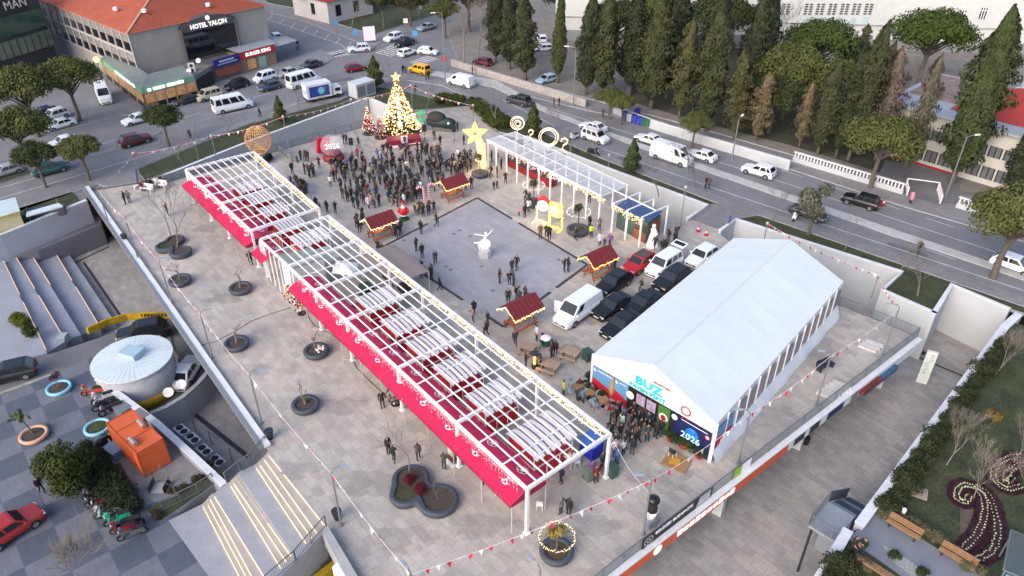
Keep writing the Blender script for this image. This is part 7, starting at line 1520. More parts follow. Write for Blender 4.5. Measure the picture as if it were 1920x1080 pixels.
for z,h_ in((4.2,1.3),(1.5,1.5)):
 for k in range(10):
  x = 1+k*(L-2)/10;m = MB();m.box(P(x+.9,-.03,z),((L-2)/10*.78,.12,h_),az);w0 = m.build('window',M('annex_pane',lin('62676a'),.25,.2,1),T);m = MB()
  for u in(0,.5,1):m.bar(P(x+.9+(u-.5)*(L-2)/10*.78,-.1,z-h_/2),P(x+.9+(u-.5)*(L-2)/10*.78,-.1,z+h_/2),.09)
  m.build('frame',metal_d,w0)
b = MB();b.box(P(L*.33,-.05,.15),(L*.4,.12,.3),az);b.build('red_base',M('base_red',lin('8a2230'),.8,.1),T)
T = thing('white_tower','white tapering tower with pale blue base at the right edge behind the cypress','tower',G(1905,285));b = MB();b.lathe([(2.6,0),(2.6,7),(2.9,7.2),(2.9,8)],20);b.build('base',M('tower_blue',lin('b3c3c6'),.7,.08),T);b = MB();b.lathe([(2.3,8),(1.6,14),(1.0,18)],20);b.build('shaft',M('tower_white',lin('c9c9c9'),.7,.05),T);b = MB();b.lathe([(1.3,18),(.1,21)],16);b.build('cap',M('tower_cap',lin('9a3a35'),.8,.1),T)
for i,(x,y,w_,dd,h_,c_,rf_)in enumerate([(-100,205,24,16,8,'b0aaa4',0),(-65,215,16,14,9,'a8a09a',1),(-30,225,18,14,8,'b5b0aa',1),(20,235,24,16,11,'b0aca8',1)]):
 T = thing('town_house','distant town block behind the hotel, %s from the left'%oth[i],'building',(x,y,ZS),.2,'distant town blocks');b = MB();b.box((0,0,h_/2),(w_,dd,h_));b.build('wall',M('town_'+c_,lin(c_),.85,.1,.3),T);b = MB();b.box((0,0,h_+.6),(w_+.6,dd+.6,1.2),taper=.6);b.build('roof',M('terracotta','a8563f')if rf_ else conc_dk,T)
 for k in range(6):
  for z in(2,5):b = MB();b.box((-w_/2+w_*(k+.5)/6,-dd/2-.03,z),(1.3,.1,1.5));b.build('window',glassd,T)
T = thing('utility_box','pale grey utility container on the lawn above the white wall','container',G(602,232)if False else G(680,178),heading((660,184),(700,172))+pi/2);b = MB();b.box((0,0,1.1),(3.6,2.2,2.2));b.build('body',M('utility_grey',lin('a9b0b5'),.6,.06),T);b = MB();b.box((0,0,2.23),(3.7,2.3,.08));b.build('roof',M('utility_roof',lin('b9c0c5'),.6,.06),T)
for x in(-.9,.9):b = MB();b.box((x,-1.11,1.1),(1.5,.05,1.6));b.build('louvre',metal_g,T)
stone = paving('rubble_stone',lin('a19a95'),lin('8a827c'),lin('b0aba6'),.35,.4,.3,None,.5,.05,.9)
wall_run('stone_wall','light rubble stone wall in front of the left cypress row',[(845,112),(960,146),(1098,188)],-.2,1.1,.4,M('rubble',lin('98928d'),.9,.3,2.2,world=True,bump=.6),copmat=M('rubble_top',lin('aaa49f'),.9,.25,2,world=True))
wall_run('park_wall','smooth white park wall behind the waste bins and the trees',[(1150,198),(1225,226),(1330,258),(1482,302)],-.2,1.2,.3)
def balustrade(label,p0,p1):
 A,Bv = G(*p0),G(*p1);T = thing('balustrade',label,'balustrade',A,0,'white balustrades');d = (Bv-A);L = d.length;d.normalize();az = math.atan2(d.y,d.x);b = MB();b.box(tuple(d*L/2+Vector((0,0,.3))),(L,.3,.6),az);b.build('plinth',white_wall,T);b = MB();b.box(tuple(d*L/2+Vector((0,0,1.3))),(L,.34,.14),az);b.build('rail',white_cop,T);bm_ = MB();bm_.lathe([(.09,.6),(.13,.8),(.08,1.1),(.1,1.23)],8);bm_ = bm_.mesh('baluster',white_cop);m = min(80,int(L/.42))
 for i in range(m):inst('baluster',bm_,T,tuple(d*(L*(i+.5)/m)))
balustrade('long white balustrade wall before the pines, left of the school gate',(1486,302),(1692,364));balustrade('white balustrade wall right of the school gate, below the cypress',(1792,388),(1925,428))
T = thing('school_gate','white framed sliding gate of the school driveway','gate',G(1700,366));o = T.location.copy();b = MB()
for p,q in[((1700,366),(1700,366)),]:pass
P0,P1,P2,P3 = [G(*q)-o for q in((1700,366),(1698,350),(1757,358),(1762,382))];up = Vector((0,0,1.1))
for p,q in((P1,P2),(P2,P3)):b.bar(p+up,q+up,.1);
for p in(P0,P1,P2,P3):b.bar(p,p+up,.12)
b.build('frame',emb,T);b = MB()
for k in range(9):p = P0.lerp(P1,k/8);b.bar(p,p+Vector((0,0,1.0)),.05);p = P2.lerp(P3,k/8);b.bar(p,p+Vector((0,0,1.0)),.05)
b.build('bars',emb,T)
for i,(px,py)in enumerate([(888,203),(896,209),(905,214),(912,221),(919,228),(927,234),(934,240),(900,204),(910,211),(921,219),(932,228),(942,236),(850,196),(838,194),(862,196),(826,194)]):shrub('green hedge shrub along the plaza corner right of the sleigh, %s from the tree'%(oth+['thirteenth','fourteenth','fifteenth','sixteenth'])[[4,5,6,8,10,12,14,7,9,11,13,15,2,1,3,0][i]],G(px,py),1.5,(.05,.065,.016),'plaza corner hedge')
for px,py,col,lab,h_ in[(632,66,'3a7fb5','blue direction sign on a post at the churchyard corner, left one',3.0),(668,84,'3a7fb5','blue direction sign on a post at the churchyard corner, right one',2.8),(780,90,'3a8fc5','blue and yellow round road sign on the junction island',3.2),(834,133,'a03a4a','red and blue road sign at the end of the stone wall',2.6),(762,58,'c9c9c4','small white sign in the churchyard',2.5),(787,50,'cfd0cb','white banner flag on a post by the parking',5.5)]:
 T = thing('road_sign',lab,'road sign',G(px,py),0,'road signs');b = MB();b.path([(0,0,0),(0,0,h_)],.05,6);b.build('pole',metal_g,T);b = MB();b.box((0,-.06,h_-.5),(.9 if h_<5 else 1.3,.06,.9 if h_<5 else 3),0);b.build('sign_plate',M('sp_'+col,lin(col),.5,.1),T)
T = thing('advert_board','tall white panel sign on the churchyard corner','sign',G(694,80),.3);b = MB();b.box((0,0,1.7),(2.2,.2,2.6));b.build('panel',emb,T);b = MB();b.box((-.8,0,.2),(.12,.12,.5));b.box((.8,0,.2),(.12,.12,.5));b.build('post',metal_d,T)
#  vehicles
paint = M('car_paint',rough=.28,var=0,objcol=True,spec=.6);trim = M('car_trim',(.015,.015,.017),.6,0);rimm = M('wheel_rim',lin('8f9296'),.35,0,metal=.6)
headl = M('headlamp',lin('c9ced3'),.15,0);taill = M('tail_lamp',(.30,.006,.006),.3,0);tail_on = M('tail_lamp_lit',(.9,.02,.02),.3,0,emit=0.8);platem = M('number_plate',lin('c9c9c4'),.5,0)
KIND = dict(sedan=(4.5,1.8,1.45,.93,.74,.85,.25,-1.05,-1.75,.98,[(.06,.47),(.51,.93)],.32),hatch=(4.15,1.78,1.5,.95,.76,.95,.35,-1.45,-1.95,.95,[(.06,.46),(.5,.92)],.32),suv=(4.5,1.86,1.68,1.05,.92,.95,.3,-1.65,-2.12,1.05,[(.05,.40),(.43,.74),(.77,.95)],.36),mpv=(4.4,1.82,1.8,1.08,.90,1.25,.65,-1.9,-2.12,1.08,[(.07,.38),(.42,.70),(.73,.95)],.33),van=(5.3,1.95,2.05,1.2,.98,1.75,1.0,-2.4,-2.6,1.2,[(.06,.27)],.35),bigvan=(6.2,2.05,2.55,1.35,1.1,2.2,1.5,-2.95,-3.05,1.35,[(.05,.20)],.36),bus=(6.4,2.05,2.6,1.35,1.1,2.3,1.6,-3.05,-3.15,1.35,[(.05,.2),(.22,.48),(.50,.74),(.76,.95)],.36),pickup=(5.1,1.86,1.75,1.1,.98,1.0,.45,-.75,-.95,1.0,[(.08,.48),(.52,.94)],.38))
def car_proto(kind):
 L,W,H,bt,ns,cw,rf,rr,rb,tl,panes,wr = KIND[kind];h = L/2;w = W/2;T = thing(kind,'x','car');b = MB()
 ys = [h,h-.1,h-.45,cw,(cw+rb)/2,rb,-h+.35,-h+.08,-h];wf = [.78,.90,.98,1,1,1,.98,.93,.86];zt = [ns*.82,ns,ns+.05,bt,bt,max(tl,bt*.98),tl,tl*.97,tl*.8];k0 = len(b.v)
 for y,f,z in zip(ys,wf,zt):
  for x,zz in((-.9,.22),(-1,.45),(-1,z-.2),(-.86,z),(.86,z),(1,z-.2),(1,.45),(.9,.22)):b.v.append((x*w*f,y,zz))
 for i in range(8):
  for j in range(8):q = (j+1)%8;b.f.append((k0+i*8+j,k0+i*8+8+j,k0+i*8+8+q,k0+i*8+q));b.m.append(1 if j==7 else 0)
 b.f.append(tuple(k0+j for j in range(8)));b.m.append(0);b.f.append(tuple(k0+64+7-j for j in range(8)));b.m.append(0)
 wb,wt = w*.93,w*(.78 if H<1.9 else.86);B0 = [(-wb,cw,bt-.02),(wb,cw,bt-.02),(wb,rb,bt-.02),(-wb,rb,bt-.02)];R0 = [(-wt,rf,H-.05),(wt,rf,H-.05),(wt,rr,H-.05),(-wt,rr,H-.05)];R1 = [(-wt*.86,rf-.18,H),(wt*.86,rf-.18,H),(wt*.86,rr+.15,H),(-wt*.86,rr+.15,H)]
 for i in range(4):j = (i+1)%4;b.poly([B0[i],R0[i],R0[j],B0[j]][::-1]);b.poly([R0[i],R1[i],R1[j],R0[j]][::-1])
 b.poly(R1[::-1])
 if kind=='pickup':b.box((0,(rb-h)/2-.05,tl+.005),(W*.8,(rb+h)*.9,.02),0,1)
 ya,yr = h-(.85 if L<5 else 1.0),-h+(.85 if L<5 else 1.15)
 for s in(-1,1):
  for y in(ya,yr):b.poly([(s*(w+.006),y+(wr+.06)*cos(a),wr+(wr+.06)*sin(a))for a in[pi*i/9 for i in range(10)]],1)
  b.box((s*(w+.09),cw-.25,bt+.05),(.2,.1,.15))
  b.box((s*(w+.004),0,.36),(.02,L*.62,.09),0,1)
 b.box((0,h-.005,.42),(W*.62,.05,.16),0,1);b.box((0,-h+.005,.40),(W*.7,.05,.14),0,1)
 smooth_by_angle(b.build('body',[paint,trim],T),38)
 def pane(q,n,name='window'):
  q = [Vector(p)+Vector(n)*.012 for p in q];m = MB();m.poly(q);m.poly([p-Vector(n)*.004 for p in q][::-1]);m.build(name,glassd,T)
 def bl(A,Bq,Cq,Dq,u,v):return Vector(A).lerp(Vector(Bq),u).lerp(Vector(Dq).lerp(Vector(Cq),u),v)
 pane([bl(B0[0],B0[1],R0[1],R0[0],u,v)for u,v in((.05,.06),(.95,.06),(.93,.93),(.07,.93))],(0,.6,.8),'windscreen')
 if kind not in('van',):pane([bl(B0[2],B0[3],R0[3],R0[2],u,v)for u,v in((.08,.12),(.92,.12),(.9,.88),(.1,.88))],(0,-.8,.6),'rear_window')
 for s in(-1,1):
  f,g,rF,rR = (B0[1],B0[2],R0[1],R0[2])if s>0 else(B0[0],B0[3],R0[0],R0[3])
  for u0,u1 in panes:pane([bl(f,g,rR,rF,u,v)for u,v in((u0,.1),(u1,.1),(u1-.01,.86),(u0+.035,.86))],(s*.97,0,.25))
  for y in(ya,yr):
   m = MB();m.path([(s*(w-.21),y,wr),(s*(w+.012),y,wr)],wr,16);m.path([(s*(w+.012),y,wr),(s*(w+.02),y,wr)],wr*.62,12,1);m.build('wheel',[black,rimm],T)
  m = MB();m.box((s*w*.66,h-.09,ns*.86),(w*.42,.12,.13));m.build('headlight',headl,T);m = MB();m.box((s*w*.74,-h+.05,tl*.84),(w*.28,.12,.2));m.build('taillight',taill,T)
 for y in(h+.03,-h-.03):m = MB();m.box((0,y,.5),(.52,.02,.12));m.build('number_plate',platem,T)
 return T
PROT = {k:car_proto(k)for k in KIND}
for t in PROT.values():t.location = (0,-60,-30)
def park(kind,c,d,col,label,z=ZS,cat=None,scale=None,group='cars'):
 p = G(*c,z);rz = heading(c,(c[0]+d[0],c[1]+d[1]),z);r = dup(PROT[kind],p,rz,label,scale or(.92 if c[1]<420 and z==ZS else 1),lin(col)if isinstance(col,str)else col,group);r['category'] = cat or{'van':'van','bigvan':'van','bus':'minibus','pickup':'pickup'}.get(kind,'car');r.name = {'bigvan':'panel_van','van':'panel_van','bus':'minibus','mpv':'family_car','suv':'suv','pickup':'pickup'}.get(kind,'parked_car')
 for o in r.children:o.color = (*(lin(col)if isinstance(col,str)else col),1)
 return r
WH,BK,SV,DG = 'dcdfe3','17191d','9a9da2','3a3d42'
cars_pl = [('van',(1083,592),(-60,43),WH,'white panel van parked between the slate square and the black cars'),('hatch',(1150,539),(-45,28),BK,'black hatchback behind the white panel van, nearest the right hut'),('sedan',(1147,584),(-45,28),BK,'black sedan right of the white panel van'),('sedan',(1164,619),(-45,30),BK,'black car half hidden by the tent, lowest in the row'),('sedan',(1203,578),(-45,30),BK,'black car half hidden by the tent, second from the bottom of its row'),('suv',(1258,534),(-45,28),BK,'black car behind the open white minivan, partly under the tent edge'),('mpv',(1243,506),(-45,30),WH,'white minivan with its tailgate open beside the red car'),('hatch',(1198,502),(-38,24),'b31a28','small red car with dark roof between black hatchback and minivan'),('hatch',(1315,489),(-45,30),WH,'white hatchback by the left rear corner of the tent')]
for k,c,d,col,lab in cars_pl:
 r = park(k,c,d,col,lab,0,group='cars beside the tent')
 if 'tailgate' in lab:
  m = MB();m.box((0,-2.55,1.95),(1.45,.95,.06),tilt=Matrix.Rotation(-.18,3,'X'));o = m.build('tailgate',paint,r);o.color = (*lin(WH),1);m = MB();m.box((0,-2.6,1.99),(1.2,.5,.03),tilt=Matrix.Rotation(-.18,3,'X'));m.build('window',glassd,r)
 if k=='van':m = MB();m.box((1.35,1.25,1.05),(.75,.08,1.2),.3);o = m.build('door',paint,r);o.color = (*lin(WH),1)
 if 'small red' in lab:m = MB();m.box((0,-.45,1.51),(1.2,1.5,.03));m.build('soft_top',M('soft_top',lin('4a4644'),.8,.1),r)
for k,c,d,col,lab in[('van',(864,160),(-50,-12),WH,'white panel van driving on the far carriageway left of the cypresses'),('suv',(973,195),(-50,-14),DG,'dark grey estate car on the far carriageway before the stone wall'),('sedan',(1112,245),(-45,-14),WH,'white sedan with dark rear window beside the white taxi'),('mpv',(1116,264),(48,17),WH,'white people carrier in front of the white sedan, by the glowing rings'),('sedan',(1216,268),(-45,-14),WH,'white car with headlight on, left behind the big white van'),('bigvan',(1258,302),(62,20),WH,'big white panel van on the near carriageway below the waste bins'),('sedan',(1314,298),(-45,-14),WH,'white sedan right of the big white van'),('suv',(1421,328),(-48,-14),WH,'white crossover with black roof and red tail lamps before the balustrade'),('suv',(1612,385),(-48,-14),BK,'black SUV on the far carriageway before the school gate'),('sedan',(1514,407),(48,17),DG,'dark grey car hidden behind the olive tree'),('hatch',(1898,505),(48,17),WH,'white car at the right edge under the leaning pine'),('suv',(738,76),(-45,14),WH,'white SUV parked first in the side street by the churchyard'),('pickup',(760,86),(-45,14),BK,'black pickup parked beside the white SUV in the side street'),('sedan',(800,56),(-45,12),'7d8a96','blue grey sedan coming down the side street'),('hatch',(764,104),(45,-14),WH,'white hatchback crossing into the side street'),('hatch',(803,102),(30,3),WH,'white hatchback with red tail waiting beside the island'),('mpv',(787,137),(-50,-12),'e0a30e','yellow taxi people carrier entering the main road'),('suv',(674,97),(-50,4),'c5c8cc','silver coupe SUV turning at the zebra crossing'),('hatch',(668,133),(50,-8),'6b1420','maroon hatchback left of the bushy green tree'),('sedan',(583,127),(-50,14),DG,'dark sedan parked by the rounded corner, before the burger shop'),('sedan',(540,142),(-45,13),SV,'silver sedan parked behind the dark sedan'),('mpv',(497,152),(-45,14),WH,'white small van parked behind the silver sedan'),('hatch',(507,168),(-45,12),'39465a','slate blue hatchback on the road beside the small white van'),('bus',(571,160),(50,-14),WH,'white minibus with red lower stripe behind the advertising truck'),('bus',(438,206),(50,-11),WH,'white minibus with dark side windows in front of the corner shop'),('mpv',(392,186),(-45,12),'b0a898','beige small van parked by the shop row'),('suv',(445,166),(-45,13),BK,'black SUV parked in the shop row right of the beige van'),('sedan',(352,194),(-45,12),'23262e','dark navy car parked in front of the corner shop'),('hatch',(296,211),(45,-9),'43322c','brown hatchback with lit tail lamp at the shop corner'),('sedan',(258,230),(-48,13),WH,'white sedan driving past the corner shop'),('bigvan',(197,187),(12,28),WH,'white delivery van parked facing down beside the corner shop'),('suv',(104,224),(-45,14),'c9cbd0','pale grey SUV parked under the umbrella pines'),('sedan',(115,240),(-45,13),WH,'white car parked in front of the pale grey SUV'),('sedan',(84,217),(-48,14),'2c2a66','dark purple blue car behind the pale grey SUV'),('sedan',(121,273),(-48,13),WH,'white sedan parked by the median, left of the small umbrella pine'),('hatch',(60,293),(-48,14),'8f1426','red car under the left pine crown'),('suv',(256,270),(48,-13),'4d1422','maroon SUV moving along the near left road'),('suv',(96,324),(48,-13),'2f5a5c','teal estate car at the left end of the road'),('sedan',(12,328),(-48,14),SV,'silver car cut by the left edge'),('hatch',(518,74),(-20,-14),WH,'white car beside the far corner of the hotel'),('hatch',(1025,155),(-40,10),'8fa3b8','light blue car parked behind the stone wall by the slim cypress'),('hatch',(1016,78),(-8,-14),WH,'white car parked deep between the left cypresses, upper one'),('hatch',(1019,96),(-40,2),WH,'white car parked deep between the left cypresses, lower one'),('hatch',(905,122),(-40,-10),'5a1622','dark red car behind the stone wall among the tree trunks'),('suv',(1247,158),(10,-20),WH,'white car in the park behind the cypress trunks'),('sedan',(1215,20),(40,8),SV,'grey car deep in the park at the top')]:
 park(k,c,d,col,lab)
park('suv',(270,632),(-60,12),BK,'black SUV with red tail lamps on the ramp behind the drum building',-3.1,group='cars on the ramp');park('sedan',(352,706),(36,-60),WH,'white sedan on the ramp beside the drum building, half under the deck',-3.6,group='cars on the ramp');park('hatch',(22,708),(-60,14),'1c2026','dark hatchback at the left edge of the ramp road',-2.05,group='cars on the ramp');park('hatch',(24,1000),(56,-36),'a02a2a','red hatchback parked on the checker paving at the left edge',ZC,group='cars on the ramp')
T = thing('advertising_truck','white box truck with blue firework screen on its side','truck',G(605,186,ZS),heading((605,186),(655,176),ZS));b = MB();b.box((0,-.7,1.75),(2.1,4.0,2.2));b.box((0,.2,.55),(1.9,6.0,.25),0,1);b.build('box_body',[M('truck_white',lin('c9ccd0'),.4,.05),trim],T);b = MB();b.box((1.07,-.7,1.75),(.06,3.2,1.6));b.box((0,0,0),(.01,.01,.01))if False else None;b.build('screen',M('screen_fire',lin('2a3f8a'),.3,.8,1.4,emit=0.25),T)
b = MB();b.ball((1.11,-.4,1.8),.55,10,6,sc=(.06,1,1));b.build('burst',M('burst_cyan',lin('5fc0d8'),.4,.3,3,emit=0.25),T);b = MB();b.box((0,2.2,1.15),(1.9,1.6,1.4),taper=.86);b.build('cab',M('truck_white',(.6,.6,.6)),T);b = MB();b.box((0,2.93,1.45),(1.5,.1,.6));b.build('windscreen',glassd,T)
for s in(-1,1):
 b = MB();b.box((s*.92,2.3,1.45),(.06,.8,.5));b.build('window',glassd,T)
 for y in(2.2,-1.6):b = MB();b.path([(s*.8,y,.4),(s*1.04,y,.4)],.4,14);b.build('wheel',black,T)
def bike_proto(sc):
 T = thing('motor_scooter' if sc else 'motorbike','x','motorbike');r = .24 if sc else.31;b = MB()
 if sc:b.box((0,-.35,.5),(.34,.9,.32),taper=.8);b.box((0,.1,.28),(.3,.6,.1));b.box((0,.48,.62),(.36,.14,.62),tilt=Matrix.Rotation(.25,3,'X'),taper=.8);b.box((0,.55,1.0),(.2,.2,.16))
 else:b.box((0,.1,.72),(.3,.62,.28),taper=.75);b.box((0,-.1,.45),(.26,.5,.3));b.box((0,-.62,.75),(.2,.4,.12));b.path([(0,.3,.8),(0,.62,.35)],.05,5)
 b.build('body',paint,T);b = MB();b.box((0,-.4,.72 if sc else.85),(.3,.75,.1),taper=.85);b.build('seat',black,T);b = MB();b.path([(-.34,.38,1.02),(0,.5,1.0),(.34,.38,1.02)],.022,5);b.path([(-.3,.38,1.02),(-.36,.42,1.25)],.012,4);b.path([(.3,.38,1.02),(.36,.42,1.25)],.012,4);b.build('handlebar',metal_d,T)
 for y in(.66,-.66):b = MB();b.path([(-.06,y,r),(.06,y,r)],r,14);b.path([(-.065,y,r),(.065,y,r)],r*.5,10,1);b.build('wheel',[black,rimm],T)
 b = MB();b.box((0,.66,.82),(.16,.08,.14));b.build('headlight',headl,T);return T
BKp = [bike_proto(True),bike_proto(False)]
for t in BKp:t.location = (0,-60,-30)
def bike(k,c,d,col,lab,z=ZC):
 r = dup(BKp[k],G(*c,z),heading(c,(c[0]+d[0],c[1]+d[1]),z),lab,1.08,lin(col),'motorbikes on the square' if z==ZC else 'street motorbikes')
for a in[(0,(177,740),(-26,4),'b0482a','orange scooter in the upper row, top one'),(0,(196,752),(-24,8),'c9c9cc','white and black scooter in the upper row under the orange one'),(1,(200,766),(-26,8),'1a1a1d','black motorbike in the upper row, second from its lower end'),(1,(212,775),(-24,8),'2a1418','dark maroon motorbike at the lower end of the upper row'),(0,(184,930),(-26,8),'8a8884','silver beige scooter at the top of the lower row'),(0,(188,944),(-26,8),'1a1c22','black scooter second in the lower row'),(1,(200,952),(-26,8),'5a1a26','dark red motorbike third in the lower row'),(0,(206,966),(-26,8),'b9bcc0','white scooter in the middle of the lower row'),(0,(224,978),(-26,10),'2fae84','mint green scooter in the lower row'),(1,(244,990),(-28,8),'16181c','black motorbike beside the mint green scooter'),(0,(250,1006),(-28,10),'5c5e62','grey scooter at the bottom of the lower row'),(0,(236,996),(-26,6),'8a1f30','black and red scooter near the bottom of the lower row'),(1,(200,836),(10,-8),'22242a','dark bicycle-like motorbike between planter and orange container')]:bike(*a)
bike(1,(558,92),(10,30),'a3202c','red motorbike with rider crossing the junction',ZS);bike(0,(1490,412),(-10,14),'d0d2d4','white scooter parked beside the dark car at the olive tree',ZS);bike(0,(1076,262),(-20,8),'c5c7c9','white scooter behind the people carrier near the glowing rings',ZS);bike(1,(1262,247),(20,6),'2a2c30','dark motorbike on the pavement at the white park wall',ZS);bike(0,(1004,172),(-20,-4),'9a9a98','grey scooter on the pavement before the stone wall',ZS);bike(0,(1112,291),(20,6),'222428','dark scooter lying by the lawn edge below the people carrier',ZS)
for i,(px,py)in enumerate([(1309,434),(1324,441),(1656,384)]):
 T = thing('traffic_cone',('red and white cone at the plaza entrance, left one','red and white cone at the plaza entrance, right one','red cone on the street behind the black SUV')[i],'traffic cone',G(px,py),0,'traffic cones');b = MB();b.box((0,0,.03),(.42,.42,.06));b.lathe([(.17,.06),(.12,.3)],10);b.lathe([(.085,.5),(.04,.72)],10);b.build('body',redb,T);b = MB();b.lathe([(.12,.3),(.085,.5)],10);b.build('white_band',emb,T)
for t in list(PROT.values())+BKp:
 for c in list(t.children):bpy.data.objects.remove(c)
 bpy.data.objects.remove(t)
 #  people
coat = M('coat_cloth',rough=.85,var=.12,scale=4,objcol=True);skinm = M('skin',lin('a0765f'),.6,.05);hairm = M('hair',(.018,.013,.010),.6,.2,8);shoem = M('shoe',(.03,.028,.027),.7,0);shoew = M('shoe_white',lin('c9c9c9'),.7,0)
trs = [M('trousers_%d'%i,c,.85,.12,4)for i,c in enumerate([(.018,.019,.024),(.03,.035,.055),(.06,.055,.05),(.012,.012,.013)])]
def person_mesh(pose,tr,shoe,hair_len=0,coat_len=0,hood=False):
 V = {};R_ = {};E = []
 def v(n,p,r):V[n] = Vector(p);R_[n] = r
 def e(*ns):E.extend(zip(ns[:-1],ns[1:]))
 v('pel',(0,0,.95),.155);v('bel',(0,.01,1.10),.16);v('che',(0,0,1.30),.185);v('nk0',(0,-.01,1.46),.09);v('nk',(0,0,1.53),.058);v('hd',(0,.02,1.63),.098);v('tp',(0,.01,1.73),.07);e('pel','bel','che','nk0','nk','hd','tp');v('nose',(0,.125,1.625),.016);e('hd','nose')
 for s,n in((-1,'l'),(1,'r')):
  P = pose.get(n+'leg',((.10,.01,.52),(.11,-.02,.09),(.12,.13,.045)));A = pose.get(n+'arm',((.24,-.02,1.17),(.25,.07,.92)))
  m = lambda q:(q[0]*s,q[1],q[2])
  v(n+'hip',(s*.09,0,.88),.10);v(n+'kn',m(P[0]),.066);v(n+'an',m(P[1]),.048);v(n+'to',m(P[2]),.042);e('pel',n+'hip',n+'kn',n+'an',n+'to')
  v(n+'sh',(s*.19,-.01,1.41),.078);v(n+'el',m(A[0]),.058);v(n+'wr',m(A[1]),.042);e('nk0',n+'sh',n+'el',n+'wr');d = (V[n+'wr']-V[n+'el']).normalized();x = Vector((0,1,0))if abs(d.z)>.6 else Vector((0,0,1));x = (x-d*x.dot(d)).normalized();pm = V[n+'wr']+d*.07;v(n+'pm',pm,.036);e(n+'wr',n+'pm')
  for f in range(4):q = pm+d*(.05+.008*(f in(1,2)))+x*(.033-.022*f);v('%sf%d'%(n,f),q,.011);v('%sg%d'%(n,f),q+d*.035-Vector((0,0,.008)),.009);e(n+'pm','%sf%d'%(n,f),'%sg%d'%(n,f))
  v(n+'th',pm+x*.055+d*.01,.012);e(n+'pm',n+'th')
 names = list(V);me = bpy.data.meshes.new('person');me.from_pydata([tuple(V[k])for k in names],[(names.index(a),names.index(b))for a,b in E],[]);o = bpy.data.objects.new('person',me);COL.objects.link(o);o.modifiers.new('s','SKIN');
 for i,k in enumerate(names):sv = me.skin_vertices[0].data[i];r = R_[k];sv.radius = (r*1.0,r*(.78 if k in('pel','bel','che')else 1));sv.use_root = k=='pel'
 o.modifiers.new('u','SUBSURF').levels = 1;dg = bpy.context.evaluated_depsgraph_get();me2 = bpy.data.meshes.new_from_object(o.evaluated_get(dg));bpy.data.objects.remove(o)
 for m in(coat,tr,skinm,hairm,shoe):me2.materials.append(m)
 for p in me2.polygons:
  c = p.center;p.use_smooth = True
  if c.z>1.50:
   p.material_index = 3 if(c.z>1.665 or c.y<.03-.04*(c.z<1.58))else 2
   if hood and p.material_index==3:p.material_index = 0
  elif c.z<.12 and abs(c.x)<.5 and c.z<.115:p.material_index = 4
  elif c.z<.93-coat_len and min((c-V['lwr']).length,(c-V['rwr']).length)>.2:p.material_index = 1
  else:p.material_index = 2 if min((c-V['lpm']).length,(c-V['rpm']).length)<.095 else 0
 for vt in me2.vertices:
  if coat_len and.93-coat_len<vt.co.z<.98 and abs(vt.co.x)<.2:vt.co.x*=1.18;vt.co.y*=1.35
  if hair_len and 1.42<vt.co.z<1.6 and vt.co.y<-.02:vt.co.y-=.035
 return me2
WK1 = dict(lleg=((.09,.22,.56),(.09,.10,.12),(.09,.25,.06)),rleg=((.09,.02,.52),(.09,-.28,.18),(.09,-.17,.06)),larm=((.23,-.16,1.17),(.24,-.06,.95)),rarm=((.23,.12,1.18),(.23,.28,1.0)))
WK2 = dict(rleg=((.09,.20,.55),(.09,.12,.11),(.09,.27,.06)),lleg=((.09,.0,.52),(.09,-.22,.15),(.09,-.10,.05)),larm=((.22,.06,1.16),(.10,.26,1.12)),rarm=((.23,-.1,1.17),(.24,.0,.94)))
PH = dict(larm=((.23,.06,1.18),(.10,.30,1.32)),rarm=((.23,.06,1.18),(.10,.30,1.30)));PK = dict(larm=((.27,-.06,1.16),(.17,.12,1.0)),rarm=((.27,-.06,1.16),(.17,.12,1.0)));UPA = dict(larm=((.25,.12,1.42),(.12,.25,1.66)),rarm=((.25,.0,1.17),(.24,.1,.95)))
SIT = dict(lleg=((.11,.44,.90),(.11,.46,.48),(.11,.60,.44)),rleg=((.11,.44,.90),(.12,.42,.48),(.12,.57,.44)),larm=((.23,.05,1.17),(.12,.28,1.02)),rarm=((.23,.05,1.17),(.12,.28,1.02)))
PM = [person_mesh({},trs[0],shoem),person_mesh(PK,trs[3],shoem,1,.32),person_mesh(PH,trs[1],shoew),person_mesh(WK1,trs[0],shoem),person_mesh(WK2,trs[3],shoew,1,.2),person_mesh(UPA,trs[2],shoem),person_mesh(PK,trs[1],shoem,0,.1,True),person_mesh({},trs[3],shoem,1,.42)]
PSIT = person_mesh(SIT,trs[0],shoem)
rp = random.Random(17)
CC = dict(black=(.014,.014,.016),charcoal=(.035,.036,.04),navy=(.018,.024,.055),grey=(.14,.14,.15),white=(.55,.54,.53),beige=(.33,.26,.18),maroon=(.11,.015,.025),brown=(.075,.05,.035),olive=(.055,.06,.035),red=(.42,.03,.05),blue=(.06,.10,.32),pink=(.62,.22,.30),yellow=(.55,.58,.06),purple=(.14,.06,.20))
used_labels = set()
def person(px,py,col,label,m=None,rz=None,z=0,sc=None,up=0,group=None):
 m = rp.randrange(8)if m is None else m;assert label not in used_labels,label;used_labels.add(label)
 c = tuple(x*rp.uniform(.85,1.2)for x in CC[col]);o = inst('person',PSIT if m=='sit' else PM[m],None,G(px,py,z)+Vector((0,0,up)),rp.uniform(0,6.28)if rz is None else rz,(sc or rp.uniform(.96,1.04))*1.02,c);tag(o,label,'person',group,'thing');return o
